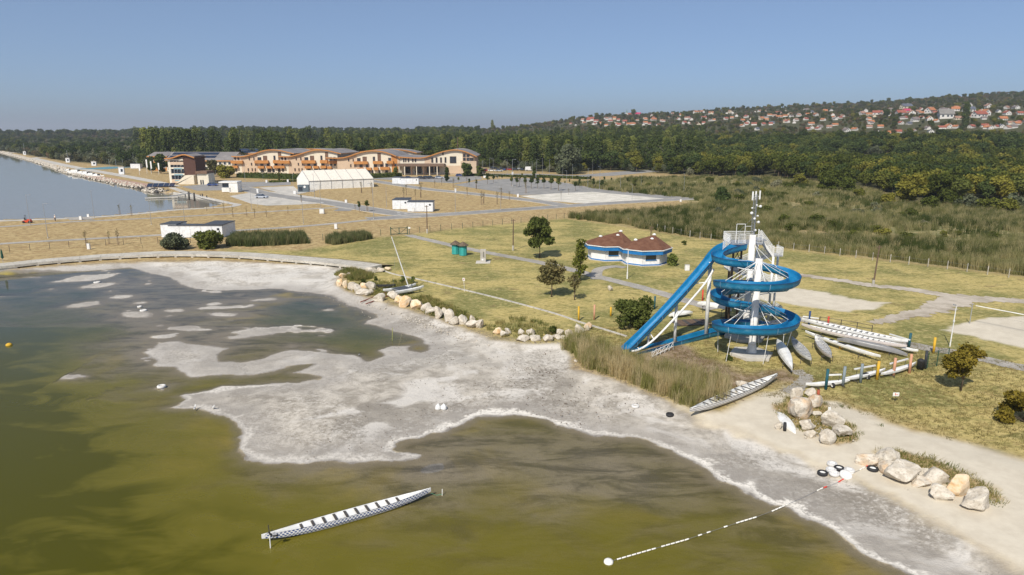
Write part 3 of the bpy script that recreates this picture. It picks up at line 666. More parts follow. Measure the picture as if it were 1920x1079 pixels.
def trunk_mesh(name, h, top, r0, seed, limbs=7, spread=0.26, mat=None, n=7):
    r = random.Random(seed); m = MB(); p = [Vector((0, 0, -0.1))]
    for k in range(1, 6): p.append(Vector((r.uniform(-.012, .012) * h * k ** 0.5, r.uniform(-.012, .012) * h * k ** 0.5, top * k / 5)))
    m.pipe(p, r0, n, r0 * 0.25)
    for k in range(limbs):
        t_ = r.uniform(0.30, 0.9); b = p[0].lerp(p[-1], t_); a = r.uniform(0, 6.28); ln = h * spread * r.uniform(0.6, 1.1)
        e = b + Vector((math.cos(a) * ln, math.sin(a) * ln, ln * r.uniform(0.5, 1.1))); mid = b.lerp(e, 0.5) + Vector((0, 0, -ln * 0.08))
        m.pipe([b, mid, e], r0 * 0.42 * (1.2 - t_), 5, r0 * 0.10)
    return m.mesh(name, mat or M_BARK, True)
TREE = {}
def kind(key, shape, h, mat, n, size, seeds, r0, bark=None, top=0.8):
    TREE[key] = []
    for sd0 in seeds:
        cm = crown_mesh(key + '_crown', blobset(shape, h, sd0), n, size, sd0, mat); tm = trunk_mesh(key + '_trunk', h, h * top, r0, sd0, 6, 0.22, bark)
        TREE[key].append((cm, tm, h))
kind('dark', 'round', 12, L_DARK, 1500, 0.50, (1, 2, 3), 0.24)
kind('olive', 'round', 10, L_OLIVE, 1500, 0.42, (4, 5, 6), 0.22)
kind('poplar', 'poplar', 22, L_POP, 1500, 0.55, (7, 8), 0.25, M_PALEBARK, 0.95)
kind('willow', 'willow', 9, L_WIL, 1300, 0.42, (9, 10), 0.25)
kind('scrub', 'bush', 7, L_SCR, 800, 0.42, (12, 13), 0.12)
def planted(name, label, key, v, loc, s, rz, group=None, cat='tree'):
    cm, tm, h = TREE[key][v % len(TREE[key])]
    r = thing(name, label, cat, loc, rz, group); r.scale = (s, s, s) if not isinstance(s, tuple) else s
    c = inst(cm, 'crown', r); t_ = inst(tm, 'trunk', r); return r, c, t_
# ---- forest points
ftx = np.array([G(a, b)[0] / G(a, b)[1] for a, b in FORESTLINE]); fty = np.array([G(a, b)[1] for a, b in FORESTLINE])
def front_y(u): return np.interp(u, ftx, fty)
pts = []
y = 215.0
while y < 1950:
    sp = 7.0 + (y - 215) / 1735 * 8.5
    xs = np.arange(-1.02 * y, 1.02 * y, sp); n = len(xs)
    xx = xs + rng.uniform(-0.45, 0.45, n) * sp; yy = y + rng.uniform(-0.45, 0.45, n) * sp
    ok = yy > front_y(xx / yy) + rng.uniform(0, 4, n)
    ok &= ~((yy > 1250) & (rng.random(n) < 0.25))
    for a, b in zip(xx[ok], yy[ok]): pts.append((a, b))
    y += sp * 0.92
pts = np.array(pts); PX = 960 + FPX * pts[:, 0] / pts[:, 1] / math.cos(PITCH)
depthin = pts[:, 1] - front_y(pts[:, 0] / pts[:, 1])
HOUSES = []   # filled below: (px,py,w_px,kind)
VILL = [(1078,217,7,0),(1093,222,7,2),(1108,221,10,0),(1127,229,8,1),(1137,232,6,1),(1147,214,8,3),(1172,226,9,0),(1181,209,6,2),(1197,212,9,5),(1186,230,8,0),(1222,214,7,0),(1226,222,9,1),(1236,232,6,0),(1246,224,6,2),(1262,207,6,2),(1278,213,7,1),(1292,228,7,0),(1305,206,8,1),(1318,204,8,1),(1296,221,8,2),(1312,232,10,1),(1320,228,7,0),(1334,210,7,2),(1340,222,6,1),(1352,214,8,1),(1363,220,8,0),(1369,206,7,2),(1382,214,7,2),(1393,224,9,1),(1400,216,8,0),(1404,227,9,1),(1409,220,6,1),(1411,210,5,0),(1426,206,7,2),(1428,220,9,1),(1434,231,9,0),(1446,213,7,1),(1464,217,9,1),(1451,229,9,3),(1465,209,6,2),(1483,211,7,2),(1498,213,9,4),(1513,205,10,6),(1522,208,8,3),(1534,213,10,1),(1549,206,9,1),(1562,205,9,4),(1524,230,9,1),(1526,238,12,1),(1518,240,9,0),(1534,239,9,0),(1556,236,9,2),(1571,232,8,1),(1592,244,13,4),(1604,241,9,1),(1617,211,11,2),(1624,205,9,4),(1632,212,9,1),(1650,211,14,0),(1639,228,11,1),(1664,213,14,2),(1675,203,8,6),(1655,236,9,1),(1652,252,17,4),(1670,249,13,1),(1689,212,15,0),(1690,246,10,0),(1699,200,16,3),(1704,207,12,5),(1712,212,15,1),(1699,219,8,0),(1706,230,10,3),(1716,224,13,6),(1690,229,10,0),(1719,245,9,2),(1727,207,9,2),(1748,208,17,1),(1744,222,13,4),(1752,246,12,4),(1772,207,15,6),(1779,218,27,7),(1797,204,13,1),(1770,238,10,1),(1784,237,14,1),(1792,237,8,1),(1804,221,12,2),(1817,205,16,3),(1821,196,12,6),(1840,216,20,0),(1850,212,18,1),(1822,236,10,0),(1854,199,14,2),(1846,234,10,0),(1862,238,13,4),(1878,236,10,4),(1888,211,13,0),(1893,200,10,2),(1890,222,13,1),(1912,200,12,6),(1912,230,11,1),(1918,211,11,0),(1930,226,12,1),(1960,215,13,0),(1990,232,13,1),(1440,222,8,1),(1477,226,8,0),(1493,222,7,2),(1545,222,8,1),(1583,215,8,2),(1160,222,7,0),(1210,219,6,2),(1420,240,7,3),(1018,229,5,2),(998,231,5,0),(960,237,5,1),(1038,226,5,2),(1052,224,6,2)]
_r = random.Random(77)
for _ in range(95):
    a = _r.uniform(1070, 1925); lo_ = float(np.interp(a, [1070, 1300, 1500, 1925], [222, 209, 204, 196])); b = lo_ + _r.random() ** 1.3 * float(np.interp(a, [1070, 1400, 1925], [10, 28, 48]))
    VILL.append((a, b, _r.uniform(5.0, 8.5), _r.choice((0, 1, 1, 2, 4, 6, 0))))
hpos = []
for (a, b, wpx, kd) in VILL:
    x_, y_, z_ = hillhit(a, b + 5); hpos.append((x_, y_, z_, wpx, kd, a, b))
keep = np.ones(len(pts), bool)
for (x_, y_, z_, wpx, kd, a, b) in hpos:
    wd = wpx * y_ / FPX * 1.05; ux = pts[:, 0] - x_ * (pts[:, 1] / y_)
    dy = pts[:, 1] - y_
    keep &= ~((np.abs(ux) < wd * 0.55 + 2.5) & (dy > -60) & (dy < wd * 0.7 + 3))
# clearing of pale meadow below the village, and the grass either side of the dam
keep &= ~((PX > 1585) & (PX < 1690) & (pts[:, 1] > 430) & (pts[:, 1] < 500))
pts = pts[keep]; PX = PX[keep]; depthin = depthin[keep]
zz = hill(pts[:, 0], pts[:, 1]); nP = len(pts)
rr = rng.random(nP); patch = fbm(pts[:, 0], pts[:, 1], 60, 3, 61)
key = np.full(nP, 'olive', dtype=object); sca = rng.uniform(0.75, 1.15, nP)
for i in range(nP):
    p = PX[i]; d = depthin[i]; q = rr[i]; vill = pts[i, 1] > np.interp(p, [900, 1100, 1400, 1700, 2000], [900, 800, 620, 520, 430]) + 60
    if pts[i, 1] > 1150 or (vill and p > 900):
        key[i] = 'scrub' if q < 0.5 else ('dark' if q < 0.72 else 'olive'); sca[i] *= (0.36 if q < 0.93 else 0.7) if key[i] != 'scrub' else 0.62
        if pts[i, 1] > 1350: sca[i] *= 1.5
        if p < 900: key[i] = 'scrub' if q < 0.4 else 'dark'; sca[i] *= 1.15
    elif p < 250: key[i] = 'willow' if q < 0.5 else ('scrub' if q < 0.8 else 'dark'); sca[i] *= 0.85
    elif p < 620:
        key[i] = 'dark' if q < 0.62 else ('willow' if q < 0.75 else 'poplar'); sca[i] *= 0.95
        if key[i] == 'poplar': sca[i] *= 0.75 + 0.3 * (patch[i] > 0.5)
    elif p < 1320:
        key[i] = 'poplar' if (q < 0.42 or patch[i] > 0.6) else ('dark' if q < 0.85 else 'olive')
        sca[i] *= 0.8 if key[i] == 'poplar' else 1.12
        if d < 18: key[i] = 'willow' if q < 0.3 else ('olive' if q < 0.6 else 'dark'); sca[i] *= 0.85
    else:
        key[i] = 'olive' if (q < 0.70) else ('dark' if q < 0.93 else 'willow'); sca[i] *= (0.95 if pts[i, 1] < 330 else 1.05)
        if patch[i] > 0.66 and d > 40: key[i] = 'dark'
    if p > 1400 and pts[i, 1] < 420 and key[i] == 'dark': sca[i] *= 0.8
hh = np.array([TREE[k][0][2] for k in key]) * sca
rot = rng.uniform(0, 6.28, nP)
size = hh / pts[:, 1]
vis = (PX > -10) & (PX < 1930) & (depthin < 46)
binx = (PX / 9).astype(int); order = np.argsort(pts[:, 1]); cnt = {}; front = np.zeros(nP, bool)
for i in order:
    if not vis[i]: continue
    c_ = cnt.get(binx[i], 0)
    if c_ < 2: front[i] = True; cnt[binx[i]] = c_ + 1
cand = np.where(front)[0]; cand = cand[np.argsort(-size[cand])][:285]
indiv = np.zeros(nP, bool); indiv[cand] = True
KL = {'dark': ('dark_green_tree', 'dark green broad tree'), 'olive': ('olive_green_tree', 'rounded olive green tree'), 'poplar': ('poplar_tree', 'tall narrow poplar'), 'willow': ('willow_tree', 'spreading grey green willow'), 'scrub': ('scrub_tree', 'low brownish scrub tree')}
def zone(p):
    return ('at the wood edge by the dam' if p < 300 else 'at the wood edge behind the hotel' if p < 890 else 'at the wood edge behind the car park' if p < 1330 else 'at the wood edge beyond the marsh')
SRC = {}
for i in cand:
    k = key[i]; v = int(rr[i] * 997) % len(TREE[k])
    r_, c_, t_ = planted(KL[k][0], KL[k][1] + ' ' + zone(PX[i]), k, v, (pts[i, 0], pts[i, 1], zz[i]), sca[i], rot[i], KL[k][1] + 's ' + zone(PX[i]))
    later(r_, KL[k][1], zone(PX[i]), PX[i]); SRC.setdefault((k, v), (c_, t_))
def scatter(name, P_, S_, R_, sources, label=None, kind='stuff', tilt=None):
    """instances of the joined source objects on points"""
    me = bpy.data.meshes.new(name); n = len(P_); me.vertices.add(n); me.vertices.foreach_set('co', np.asarray(P_, np.float32).ravel())
    a = me.attributes.new('size', 'FLOAT_VECTOR', 'POINT'); S_ = np.asarray(S_, np.float32); S_ = np.repeat(S_[:, None], 3, 1) if S_.ndim == 1 else S_; a.data.foreach_set('vector', S_.ravel())
    rv = np.zeros((n, 3), np.float32); rv[:, 2] = R_
    if tilt is not None: rv[:, 0] = tilt
    a = me.attributes.new('turn', 'FLOAT_VECTOR', 'POINT'); a.data.foreach_set('vector', rv.ravel())
    o = link(bpy.data.objects.new(name, me)); g = bpy.data.node_groups.new(name, 'GeometryNodeTree')
    g.interface.new_socket('Geometry', in_out='INPUT', socket_type='NodeSocketGeometry'); g.interface.new_socket('Geometry', in_out='OUTPUT', socket_type='NodeSocketGeometry')
    N = g.nodes; gi = N.new('NodeGroupInput'); go = N.new('NodeGroupOutput'); ip = N.new('GeometryNodeInstanceOnPoints')
    jn = N.new('GeometryNodeJoinGeometry')
    for s_ in sources:
        if isinstance(s_, bpy.types.Object):
            oi = N.new('GeometryNodeObjectInfo'); oi.inputs[0].default_value = s_; oi.transform_space = 'ORIGINAL'; oi.inputs['As Instance'].default_value = False
            g.links.new(oi.outputs['Geometry'], jn.inputs[0])
    def at(nm):
        q = N.new('GeometryNodeInputNamedAttribute'); q.data_type = 'FLOAT_VECTOR'; q.inputs[0].default_value = nm; return q.outputs[0]
    g.links.new(gi.outputs[0], ip.inputs['Points']); g.links.new(jn.outputs[0], ip.inputs['Instance'])
    g.links.new(at('size'), ip.inputs['Scale']); g.links.new(at('turn'), ip.inputs['Rotation']); g.links.new(ip.outputs[0], go.inputs[0])
    md = o.modifiers.new('scatter', 'NODES'); md.node_group = g
    if label: o['label'] = label
    o['kind'] = kind; return o
rest = ~indiv
for k in TREE:
    for v in range(len(TREE[k])):
        m = rest & (key == k) & (((rr * 997).astype(int) % len(TREE[k])) == v)
        if m.sum() == 0: continue
        if (k, v) not in SRC:
            i = np.where(m)[0][0]; m[i] = False
            r_, c_, t_ = planted(KL[k][0], KL[k][1] + ' ' + zone(PX[i]), k, v, (pts[i, 0], pts[i, 1], zz[i]), sca[i], rot[i], KL[k][1] + 's ' + zone(PX[i])); SRC[(k, v)] = (c_, t_)
        scatter('forest', np.stack([pts[m, 0], pts[m, 1], zz[m]], 1), sca[m], rot[m], SRC[(k, v)])

# ---- single trees nearer the camera
def near_tree(name, label, px, py, top, wpx, shape, mat, n, leaf, seed, cat='tree', fill=0.5, stem=0.10, bark=None, dense=1.0, group=None, low=None):
    p = gp(px, py); k = mpp(py, p.z); h = (py - top) * k / math.cos(R(9)); wd = wpx * k
    r = random.Random(seed); B = []
    z0 = (low if low is not None else 0.28) * h
    nb = 14 if shape != 'tall' else 10
    for j in range(nb):
        a = r.uniform(0, 6.28)
        if shape == 'tall': zt = z0 + (h - z0) * (j + 0.5) / nb; q = r.uniform(0, 0.22) * wd; rb = wd * r.uniform(0.16, 0.26)
        elif shape == 'bush': zt = r.uniform(0.15, 0.75) * h; q = r.uniform(0.12, 0.46) * wd * (1.1 - 0.6 * zt / h); rb = wd * r.uniform(0.13, 0.22)
        else:
            zt = z0 + (h - z0) * r.uniform(0.12, 0.86); e = 1 - abs((zt - z0) / (h - z0) - 0.45) * 1.1; q = wd * 0.43 * e * r.uniform(0.35, 1.05); rb = wd * r.uniform(0.12, 0.21)
        B.append((math.cos(a) * q, math.sin(a) * q, zt, rb, rb, rb * 0.8))
    if shape == 'round': B.append((0, 0, z0 + (h - z0) * 0.5, wd * 0.24, wd * 0.24, (h - z0) * 0.38))
    t_ = thing(name, label, cat, p, r.uniform(0, 6), group)
    crown_mesh(name, B, n, leaf, seed, mat, fill, 0.3); me = bpy.data.meshes[-1] if False else None
    v, f = leaves(B, n, leaf, seed, fill, 0.3); v[:, 2] = np.maximum(v[:, 2], 0.05); inst(fastmesh(name + '_crown', v, f, mat), 'crown', t_)
    m = MB(); top_ = h * (0.75 if shape != 'bush' else 0.5); rad = max(0.05, h * 0.022)
    pp = [Vector((0, 0, -0.1)), Vector((r.uniform(-.02, .02) * h, 0.01 * h, top_ * 0.4)), Vector((r.uniform(-.03, .03) * h, r.uniform(-.03, .03) * h, top_))]
    m.pipe(pp, rad, 8, rad * 0.35); trunk = m.build('trunk', bark or M_BARK, t_, True)
    for j in range(min(len(B), 11)):
        b = B[j]; s_ = pp[0].lerp(pp[2], r.uniform(0.3, 0.8)) if shape != 'bush' else Vector((0, 0, 0.1)); e_ = Vector((b[0], b[1], b[2]))
        MB().pipe([s_, s_.lerp(e_, 0.5) + Vector((0, 0, 0.05 * h)), e_], rad * 0.42, 5, rad * 0.12).build('branch', bark or M_BARK, t_, True)
    return t_
near_tree('broadleaf_tree', 'large dense dark green tree on the lawn left of the kiosks', 1012, 484, 404, 62, 'round', L_NEARG, 5200, 0.24, 21)
near_tree('broadleaf_tree', 'small brownish green tree in front of the paved path', 1034, 557, 489, 54, 'round', L_NEARB, 2300, 0.17, 22, low=0.34)
near_tree('young_tree', 'sparse small tree beside the brownish green tree', 1077, 563, 508, 34, 'round', L_NEARB, 420, 0.14, 23, low=0.35)
near_tree('young_tree', 'tall slender yellow green tree beside the kiosk path', 1087, 527, 451, 38, 'tall', L_NEARY2, 1150, 0.17, 24, low=0.12)
near_tree('round_bush', 'dense dark green bush left of the blue chute', 1186, 612, 545, 88, 'bush', L_NEARG, 5200, 0.17, 25, 'bush')
near_tree('yellowing_tree', 'yellow brown tree on the lawn right of the boat racks', 1801, 733, 634, 68, 'round', L_NEARY, 4200, 0.13, 26, low=0.22)
near_tree('yellowing_bush', 'yellow brown bush cut off by the right edge', 1921, 793, 722, 82, 'bush', L_NEARY, 3600, 0.13, 27, 'bush')
near_tree('round_bush', 'dark bush against the right side of the nearer kiosk', 1262, 498, 474, 26, 'bush', L_NEARG, 1300, 0.19, 28, 'bush')
near_tree('round_bush', 'grey green round bush in front of the long white container', 331, 467, 437, 60, 'bush', L_WIL, 4200, 0.22, 29, 'bush')
near_tree('spiky_bush', 'dark green spiky bush in front of the long white container', 394, 466, 428, 60, 'bush', L_DARK, 4200, 0.24, 30, 'bush')
near_tree('round_bush', 'round dark bush alone beyond the end of the road', 1355, 380, 349, 37, 'bush', L_DARK, 2600, 0.40, 31, 'bush')
near_tree('round_bush', 'dark bush at the marsh edge near the white gravel strip', 1391, 333, 306, 26, 'bush', L_DARK, 1700, 0.5, 32, 'bush')
near_tree('round_bush', 'dark bush beside the dirt bank behind the car park', 1258, 327, 306, 22, 'bush', L_DARK, 1500, 0.5, 33, 'bush')
near_tree('broad_tree', 'green yellow tree standing forward in the marsh', 1705, 386, 325, 52, 'round', L_OLIVE, 3600, 0.38, 34, low=0.1)
near_tree('round_bush', 'yellow green bush in front of the marsh wood', 1555, 359, 316, 44, 'bush', L_OLIVE, 3000, 0.40, 35, 'bush')
near_tree('round_bush', 'small round olive bush left of the green yellow marsh tree', 1660, 385, 361, 28, 'bush', L_OLIVE, 1700, 0.36, 36, 'bush')
near_tree('round_bush', 'olive bush near the right side of the marsh', 1780, 388, 348, 46, 'bush', L_OLIVE, 2600, 0.38, 37, 'bush')
near_tree('round_bush', 'small dark bush on the fence line left of the reeds', 1086, 412, 399, 13, 'bush', L_NEARG, 500, 0.22, 38, 'bush')
near_tree('broad_tree', 'round dark tree at the right end of the hotel', 876, 331, 306, 30, 'round', L_DARK, 2200, 0.42, 39, low=0.05)
near_tree('small_conifer', 'dark pointed tree between the tent and the hotel entrance', 742, 333, 316, 12, 'tall', L_DARK, 700, 0.4, 40, low=0.05)
near_tree('small_tree', 'small dark tree in front of the hotel entrance canopy', 838, 341, 316, 14, 'tall', L_DARK, 700, 0.36, 41, low=0.1)
near_tree('small_tree', 'dark tree right of the hotel end beside parked cars', 899, 331, 311, 15, 'round', L_DARK, 700, 0.40, 42, low=0.05)
near_tree('small_conifer', 'dark conical tree by the white van', 1001, 335, 315, 9, 'tall', L_DARK, 600, 0.4, 43, low=0.05)
near_tree('broad_tree', 'large spreading grey green willow behind the car park', 1068, 327, 272, 62, 'round', L_WIL, 3600, 0.7, 44, low=0.02)
near_tree('broad_tree', 'dark tree standing left of the brown tower', 302, 326, 287, 30, 'round', L_DARK, 2200, 0.5, 45, low=0.05)
near_tree('broad_tree', 'dark tree between the brown tower and the orange gable', 285, 324, 292, 18, 'round', L_DARK, 1400, 0.5, 46, low=0.05)
near_tree('round_bush', 'bright green bush between the tower and the hotel', 424, 334, 308, 38, 'bush', L_OLIVE, 2200, 0.45, 47, 'bush')
near_tree('broad_tree', 'grey brown tree right behind the brown tower', 400, 331, 300, 34, 'round', L_SCR, 1600, 0.45, 48, low=0.1)
near_tree('small_conifer', 'small dark conical tree in front of the hotel hedge', 523, 338, 325, 7, 'tall', L_DARK, 420, 0.3, 49, low=0.02)

# ---- reeds and rough grass
def blades(name, n, h, spread, wdt, seed, mat, lean=0.35):
    r = np.random.default_rng(seed); a = r.uniform(0, 6.28, n); q = np.sqrt(r.random(n)) * spread
    b = np.stack([np.cos(a) * q, np.sin(a) * q, np.zeros(n)], 1); hh_ = h * (0.55 + 0.5 * r.random(n)); t = r.normal(size=(n, 2)) * lean * hh_[:, None] * 0.5
    u = np.stack([np.cos(a * 7), np.sin(a * 7), np.zeros(n)], 1) * wdt
    mid = b + np.stack([t[:, 0] * 0.35, t[:, 1] * 0.35, hh_ * 0.6], 1); top = b + np.stack([t[:, 0], t[:, 1], hh_], 1)
    V = np.stack([b - u, b + u, mid + u * 0.9, mid - u * 0.9, top + u * 0.3, top - u * 0.3], 1).reshape(-1, 3); i = np.arange(n)[:, None] * 6
    F_ = np.concatenate([i + np.array([[0, 1, 2, 3]]), i + np.array([[3, 2, 4, 5]])]); return fastmesh(name, V, F_, mat)
def reedmat(name, a, b, c_, scale=0.05):
    t = NT(name); p = t.pos(); oi = t.n('ObjectInfo').outputs['Random']; sp = t.n('SeparateXYZ'); t.l(t.obj(), sp.inputs[0])
    c = t.mix(t.rng(t.noise(p, scale, 4, 0.6, 0.4), 0.42, 0.58), a, b); c = t.mix(t.rng(oi, 0.45, 0.8, 0, 0.8), c, c_)
    c = t.mix(t.rng(t.noise(p, 14, 2), 0.4, 0.7, 0, 0.4), c, tuple(q * 0.5 for q in a))
    d = t.n('BsdfDiffuse'); t.l(c, d.inputs[0]); tr = t.n('BsdfTranslucent'); t.l(c, tr.inputs[0])
    m = t.n('MixShader'); m.inputs[0].default_value = 0.45; t.l(d.outputs[0], m.inputs[1]); t.l(tr.outputs[0], m.inputs[2]); t.l(m.outputs[0], t.out.inputs[0]); return t.m
M_REED = reedmat('reed', (0.27, 0.27, 0.085), (0.58, 0.47, 0.25), (0.64, 0.53, 0.32), 0.35)
M_MARSH = reedmat('marsh_grass', (0.080, 0.105, 0.028), (0.27, 0.265, 0.105), (0.50, 0.43, 0.22), 0.040)
M_HEDGER = reedmat('hedge_reed', (0.115, 0.145, 0.052), (0.17, 0.19, 0.075), (0.29, 0.27, 0.13), 0.2)
M_WEED = reedmat('weed', (0.14, 0.17, 0.04), (0.25, 0.25, 0.08), (0.42, 0.34, 0.14), 0.3)
def scat_poly(poly, spacing, seed, edge=0.0, dens=None, raw=False):
    r = np.random.default_rng(seed); Wp = poly if raw else W(poly); A = np.array(Wp); lo, hi = A.min(0), A.max(0)
    xs, ys = np.meshgrid(np.arange(lo[0], hi[0], spacing), np.arange(lo[1], hi[1], spacing)); xs = xs.ravel() + r.uniform(-.5, .5, xs.size) * spacing; ys = ys.ravel() + r.uniform(-.5, .5, ys.size) * spacing
    ok = inpoly(xs, ys, Wp); xs, ys = xs[ok], ys[ok]
    ok = np.abs(xs) < 0.86 * ys + 4; xs, ys = xs[ok], ys[ok]
    if dens is not None: k_ = r.random(len(xs)) < dens(xs, ys); xs, ys = xs[k_], ys[k_]
    return xs, ys
def stand(name, mat, poly, spacing, h, seed, label, n=26, spread=0.5, wdt=0.02, dens=None, z=None, lean=0.35, hvar=0.3):
    me = [blades(name + '_blades', n, 1.0, spread, wdt, seed + j, mat, lean) for j in range(2)]
    xs, ys = scat_poly(poly, spacing, seed, dens=dens)
    if len(xs) < 4: return
    r = np.random.default_rng(seed + 5); zz_ = np.array([TZ(a, b) for a, b in zip(xs, ys)]) if z is None else np.full(len(xs), z)
    hs = h * r.uniform(1 - hvar, 1 + hvar, len(xs)); w_ = r.uniform(0.8, 1.25, len(xs))
    par = np.arange(len(xs)) % 2
    for j in range(2):
        m = par == j; base = link(bpy.data.objects.new(name, me[j])); i = np.where(m)[0][0]; m[i] = False
        base.location = (xs[i], ys[i], zz_[i]); base.scale = (w_[i], w_[i], hs[i]); base['kind'] = 'stuff'; base['label'] = label
        scatter(name, np.stack([xs[m], ys[m], zz_[m]], 1), np.stack([w_[m], w_[m], hs[m]], 1), r.uniform(0, 6.28, m.sum()), [base], label)
stand('reeds', M_REED, [(1052,652),(1075,640),(1115,655),(1150,672),(1165,684),(1200,694),(1260,702),(1310,712),(1355,728),(1372,744),(1345,758),(1300,768),(1262,752),(1205,728),(1165,712),(1130,702),(1095,690),(1080,668)], 0.36, 1.75, 101, 'tall yellowish reeds at the foot of the blue slide', 34, 0.34, 0.013, lambda x, y: 0.55 + 0.45 * sst(0.3, 0.5, fbm(x, y, 2.2, 3, 71)), None, 0.55, 0.42)
mk = lambda x, y: 0.10 + 0.9 * sst(0.42, 0.52, fbm(x * .6, y, 11, 4, 88))
stand('marsh_grass', M_MARSH, [(1118,416),(1060,408),(1180,401),(1330,386),(1920,386),(2400,392),(2500,600),(1920,518),(1700,492),(1500,469),(1300,445)], 1.05, 1.5, 111, 'rough green and tan marsh grass beyond the fence', 42, 0.75, 0.030, mk, LAND, 0.6, 0.62)
stand('marsh_grass', M_MARSH, [(1060,345),(1130,345),(1180,335),(1330,333),(1440,334),(1560,348),(1640,360),(1700,380),(1920,388),(1330,387),(1290,372),(1140,358)], 2.0, 1.6, 121, 'far marsh grass in front of the wood', 42, 1.3, 0.055, lambda x, y: 0.2 + 0.8 * sst(0.40, 0.55, fbm(x, y, 22, 3, 89)), LAND, 0.5)
stand('reed_edge', M_MARSH, [(1120,412),(1300,444),(1500,468),(1700,491),(1920,518),(2100,545),(2100,530),(1920,508),(1700,482),(1500,459),(1300,436),(1150,408)], 0.8, 1.9, 131, 'dense dark reed edge along the white fence posts', 40, 0.55, 0.03, None, LAND)
stand('reed_hedge', M_HEDGER, [(424,462),(440,450),(520,446),(572,447),(578,457),(520,461),(470,463)], 0.6, 1.9, 141, 'low hedge of reeds left of the dark gate', 44, 0.5, 0.03, None, LAND)
stand('reed_hedge', M_HEDGER, [(610,456),(630,447),(690,443),(698,449),(660,455),(625,460)], 0.6, 1.6, 151, 'small hedge of reeds beside the dark gate', 44, 0.5, 0.03, None, LAND)
stand('weeds', M_WEED, [(628,512),(655,505),(700,515),(695,525),(660,528),(640,520)], 0.45, 0.7, 161, 'green weeds behind the light rocks', 26, 0.4, 0.02)
stand('weeds', M_WEED, [(640,540),(690,530),(770,525),(790,545),(750,560),(690,556),(660,548)], 0.7, 0.5, 171, 'green weeds around the catamaran', 22, 0.4, 0.02)
stand('weeds', M_WEED, [(750,562),(800,555),(860,580),(900,605),(860,606),(800,590)], 0.55, 0.45, 181, 'green grass above the rock row', 22, 0.4, 0.02)
stand('weeds', M_WEED, [(900,612),(970,592),(1060,620),(1050,640),(1000,640),(930,632)], 0.9, 0.5, 191, 'scattered weeds behind the rocks', 22, 0.4, 0.02)
stand('weeds', M_WEED, SANDGRASS1, 0.5, 0.28, 201, 'dry grass between the white boulders', 22, 0.4, 0.015)
stand('weeds', M_WEED, SANDGRASS2, 0.5, 0.28, 211, 'dry grass beside the long boulder row', 22, 0.4, 0.015)
stand('tufts', M_WEED, [(1500,755),(1560,755),(1700,805),(1790,835),(1780,845),(1650,815)], 1.3, 0.25, 221, 'tiny green tufts in the sand', 14, 0.2, 0.015, lambda x, y: 0.35 + 0 * x)
stand('dry_grass', reedmat('straw', (0.26, 0.21, 0.09), (0.40, 0.31, 0.14), (0.20, 0.19, 0.07), 0.3), [(1060,660),(1100,612),(1250,620),(1500,690),(1700,640),(2000,700),(2000,860),(1800,832),(1600,770),(1420,742),(1300,712),(1200,690)], 0.62, 0.17, 231, 'short dry grass of the near lawn', 26, 0.45, 0.012, lambda x, y: 0.8 + 0 * x, LAND)
for (a, b, hpx, wpx, lab) in ((682,541,22,16,'by the left rock row'),(755,532,16,14,'left of the catamaran mast'),(774,532,15,12,'right of the catamaran mast'),(1034,628,20,24,'behind the middle rocks'),(1367,676,12,14,'in front of the slide column'),(704,527,10,8,'near the promenade end'),(1283,460,9,12,'beside the kiosks')):
    near_tree('weed_clump', 'tall dark green weed clump ' + lab, a, b, b - hpx, wpx, 'bush', L_NEARG, 420, 0.10, 300 + a, 'weed')

for i, (a, b, hpx, wpx) in enumerate(((1455,352,16,22),(1478,356,12,18),(1500,349,20,26),(1530,372,12,18),(1590,362,24,30),(1612,372,16,22),(1640,392,14,20),(1742,395,22,32),(1755,374,30,40),(1818,392,26,40),(1850,398,22,36),(1885,402,26,40),(1905,395,34,44),(1470,392,10,16),(1432,372,9,14),(1600,402,10,18),(1528,404,8,14),(1690,408,9,16),(1780,418,8,14),(1430,366,11,12),(1610,428,8,14),(1240,348,7,12),(1215,352,7,12),(1330,344,10,16),(1420,345,14,22),(1380,352,8,14)) + tuple((random.Random(i).uniform(1340, 1915), random.Random(i + 99).uniform(345, 455), 0, 0) for i in range(70))):
    if not hpx:
        if b > np.interp(a, [1340, 1920], [425, 500]) or b < np.interp(a, [1340, 1560, 1700, 1920], [338, 352, 382, 395]): continue
        hpx = random.uniform(5, 12) * (b - 150) / 220; wpx = hpx * random.uniform(1.3, 2.1)
    p = gp(a, b); k_ = 'olive' if i % 3 else 'willow'; cm, tm, h0 = TREE[k_][i % 2]; k = mpp(b); r_, c_, t_ = planted('marsh_shrub', 'x', k_, i, p - Vector((0, 0, hpx * k * .28)), (wpx * k / h0 * 1.25, wpx * k / h0 * 1.25, hpx * k / h0 * 1.55), i * 1.7, 'shrubs scattered in the marsh', 'shrub')
    later(r_, ('olive green' if k_ == 'olive' else 'grey green') + ' shrub in the marsh', 'in front of the wood' if b < 375 else 'in the open rough grass', a)
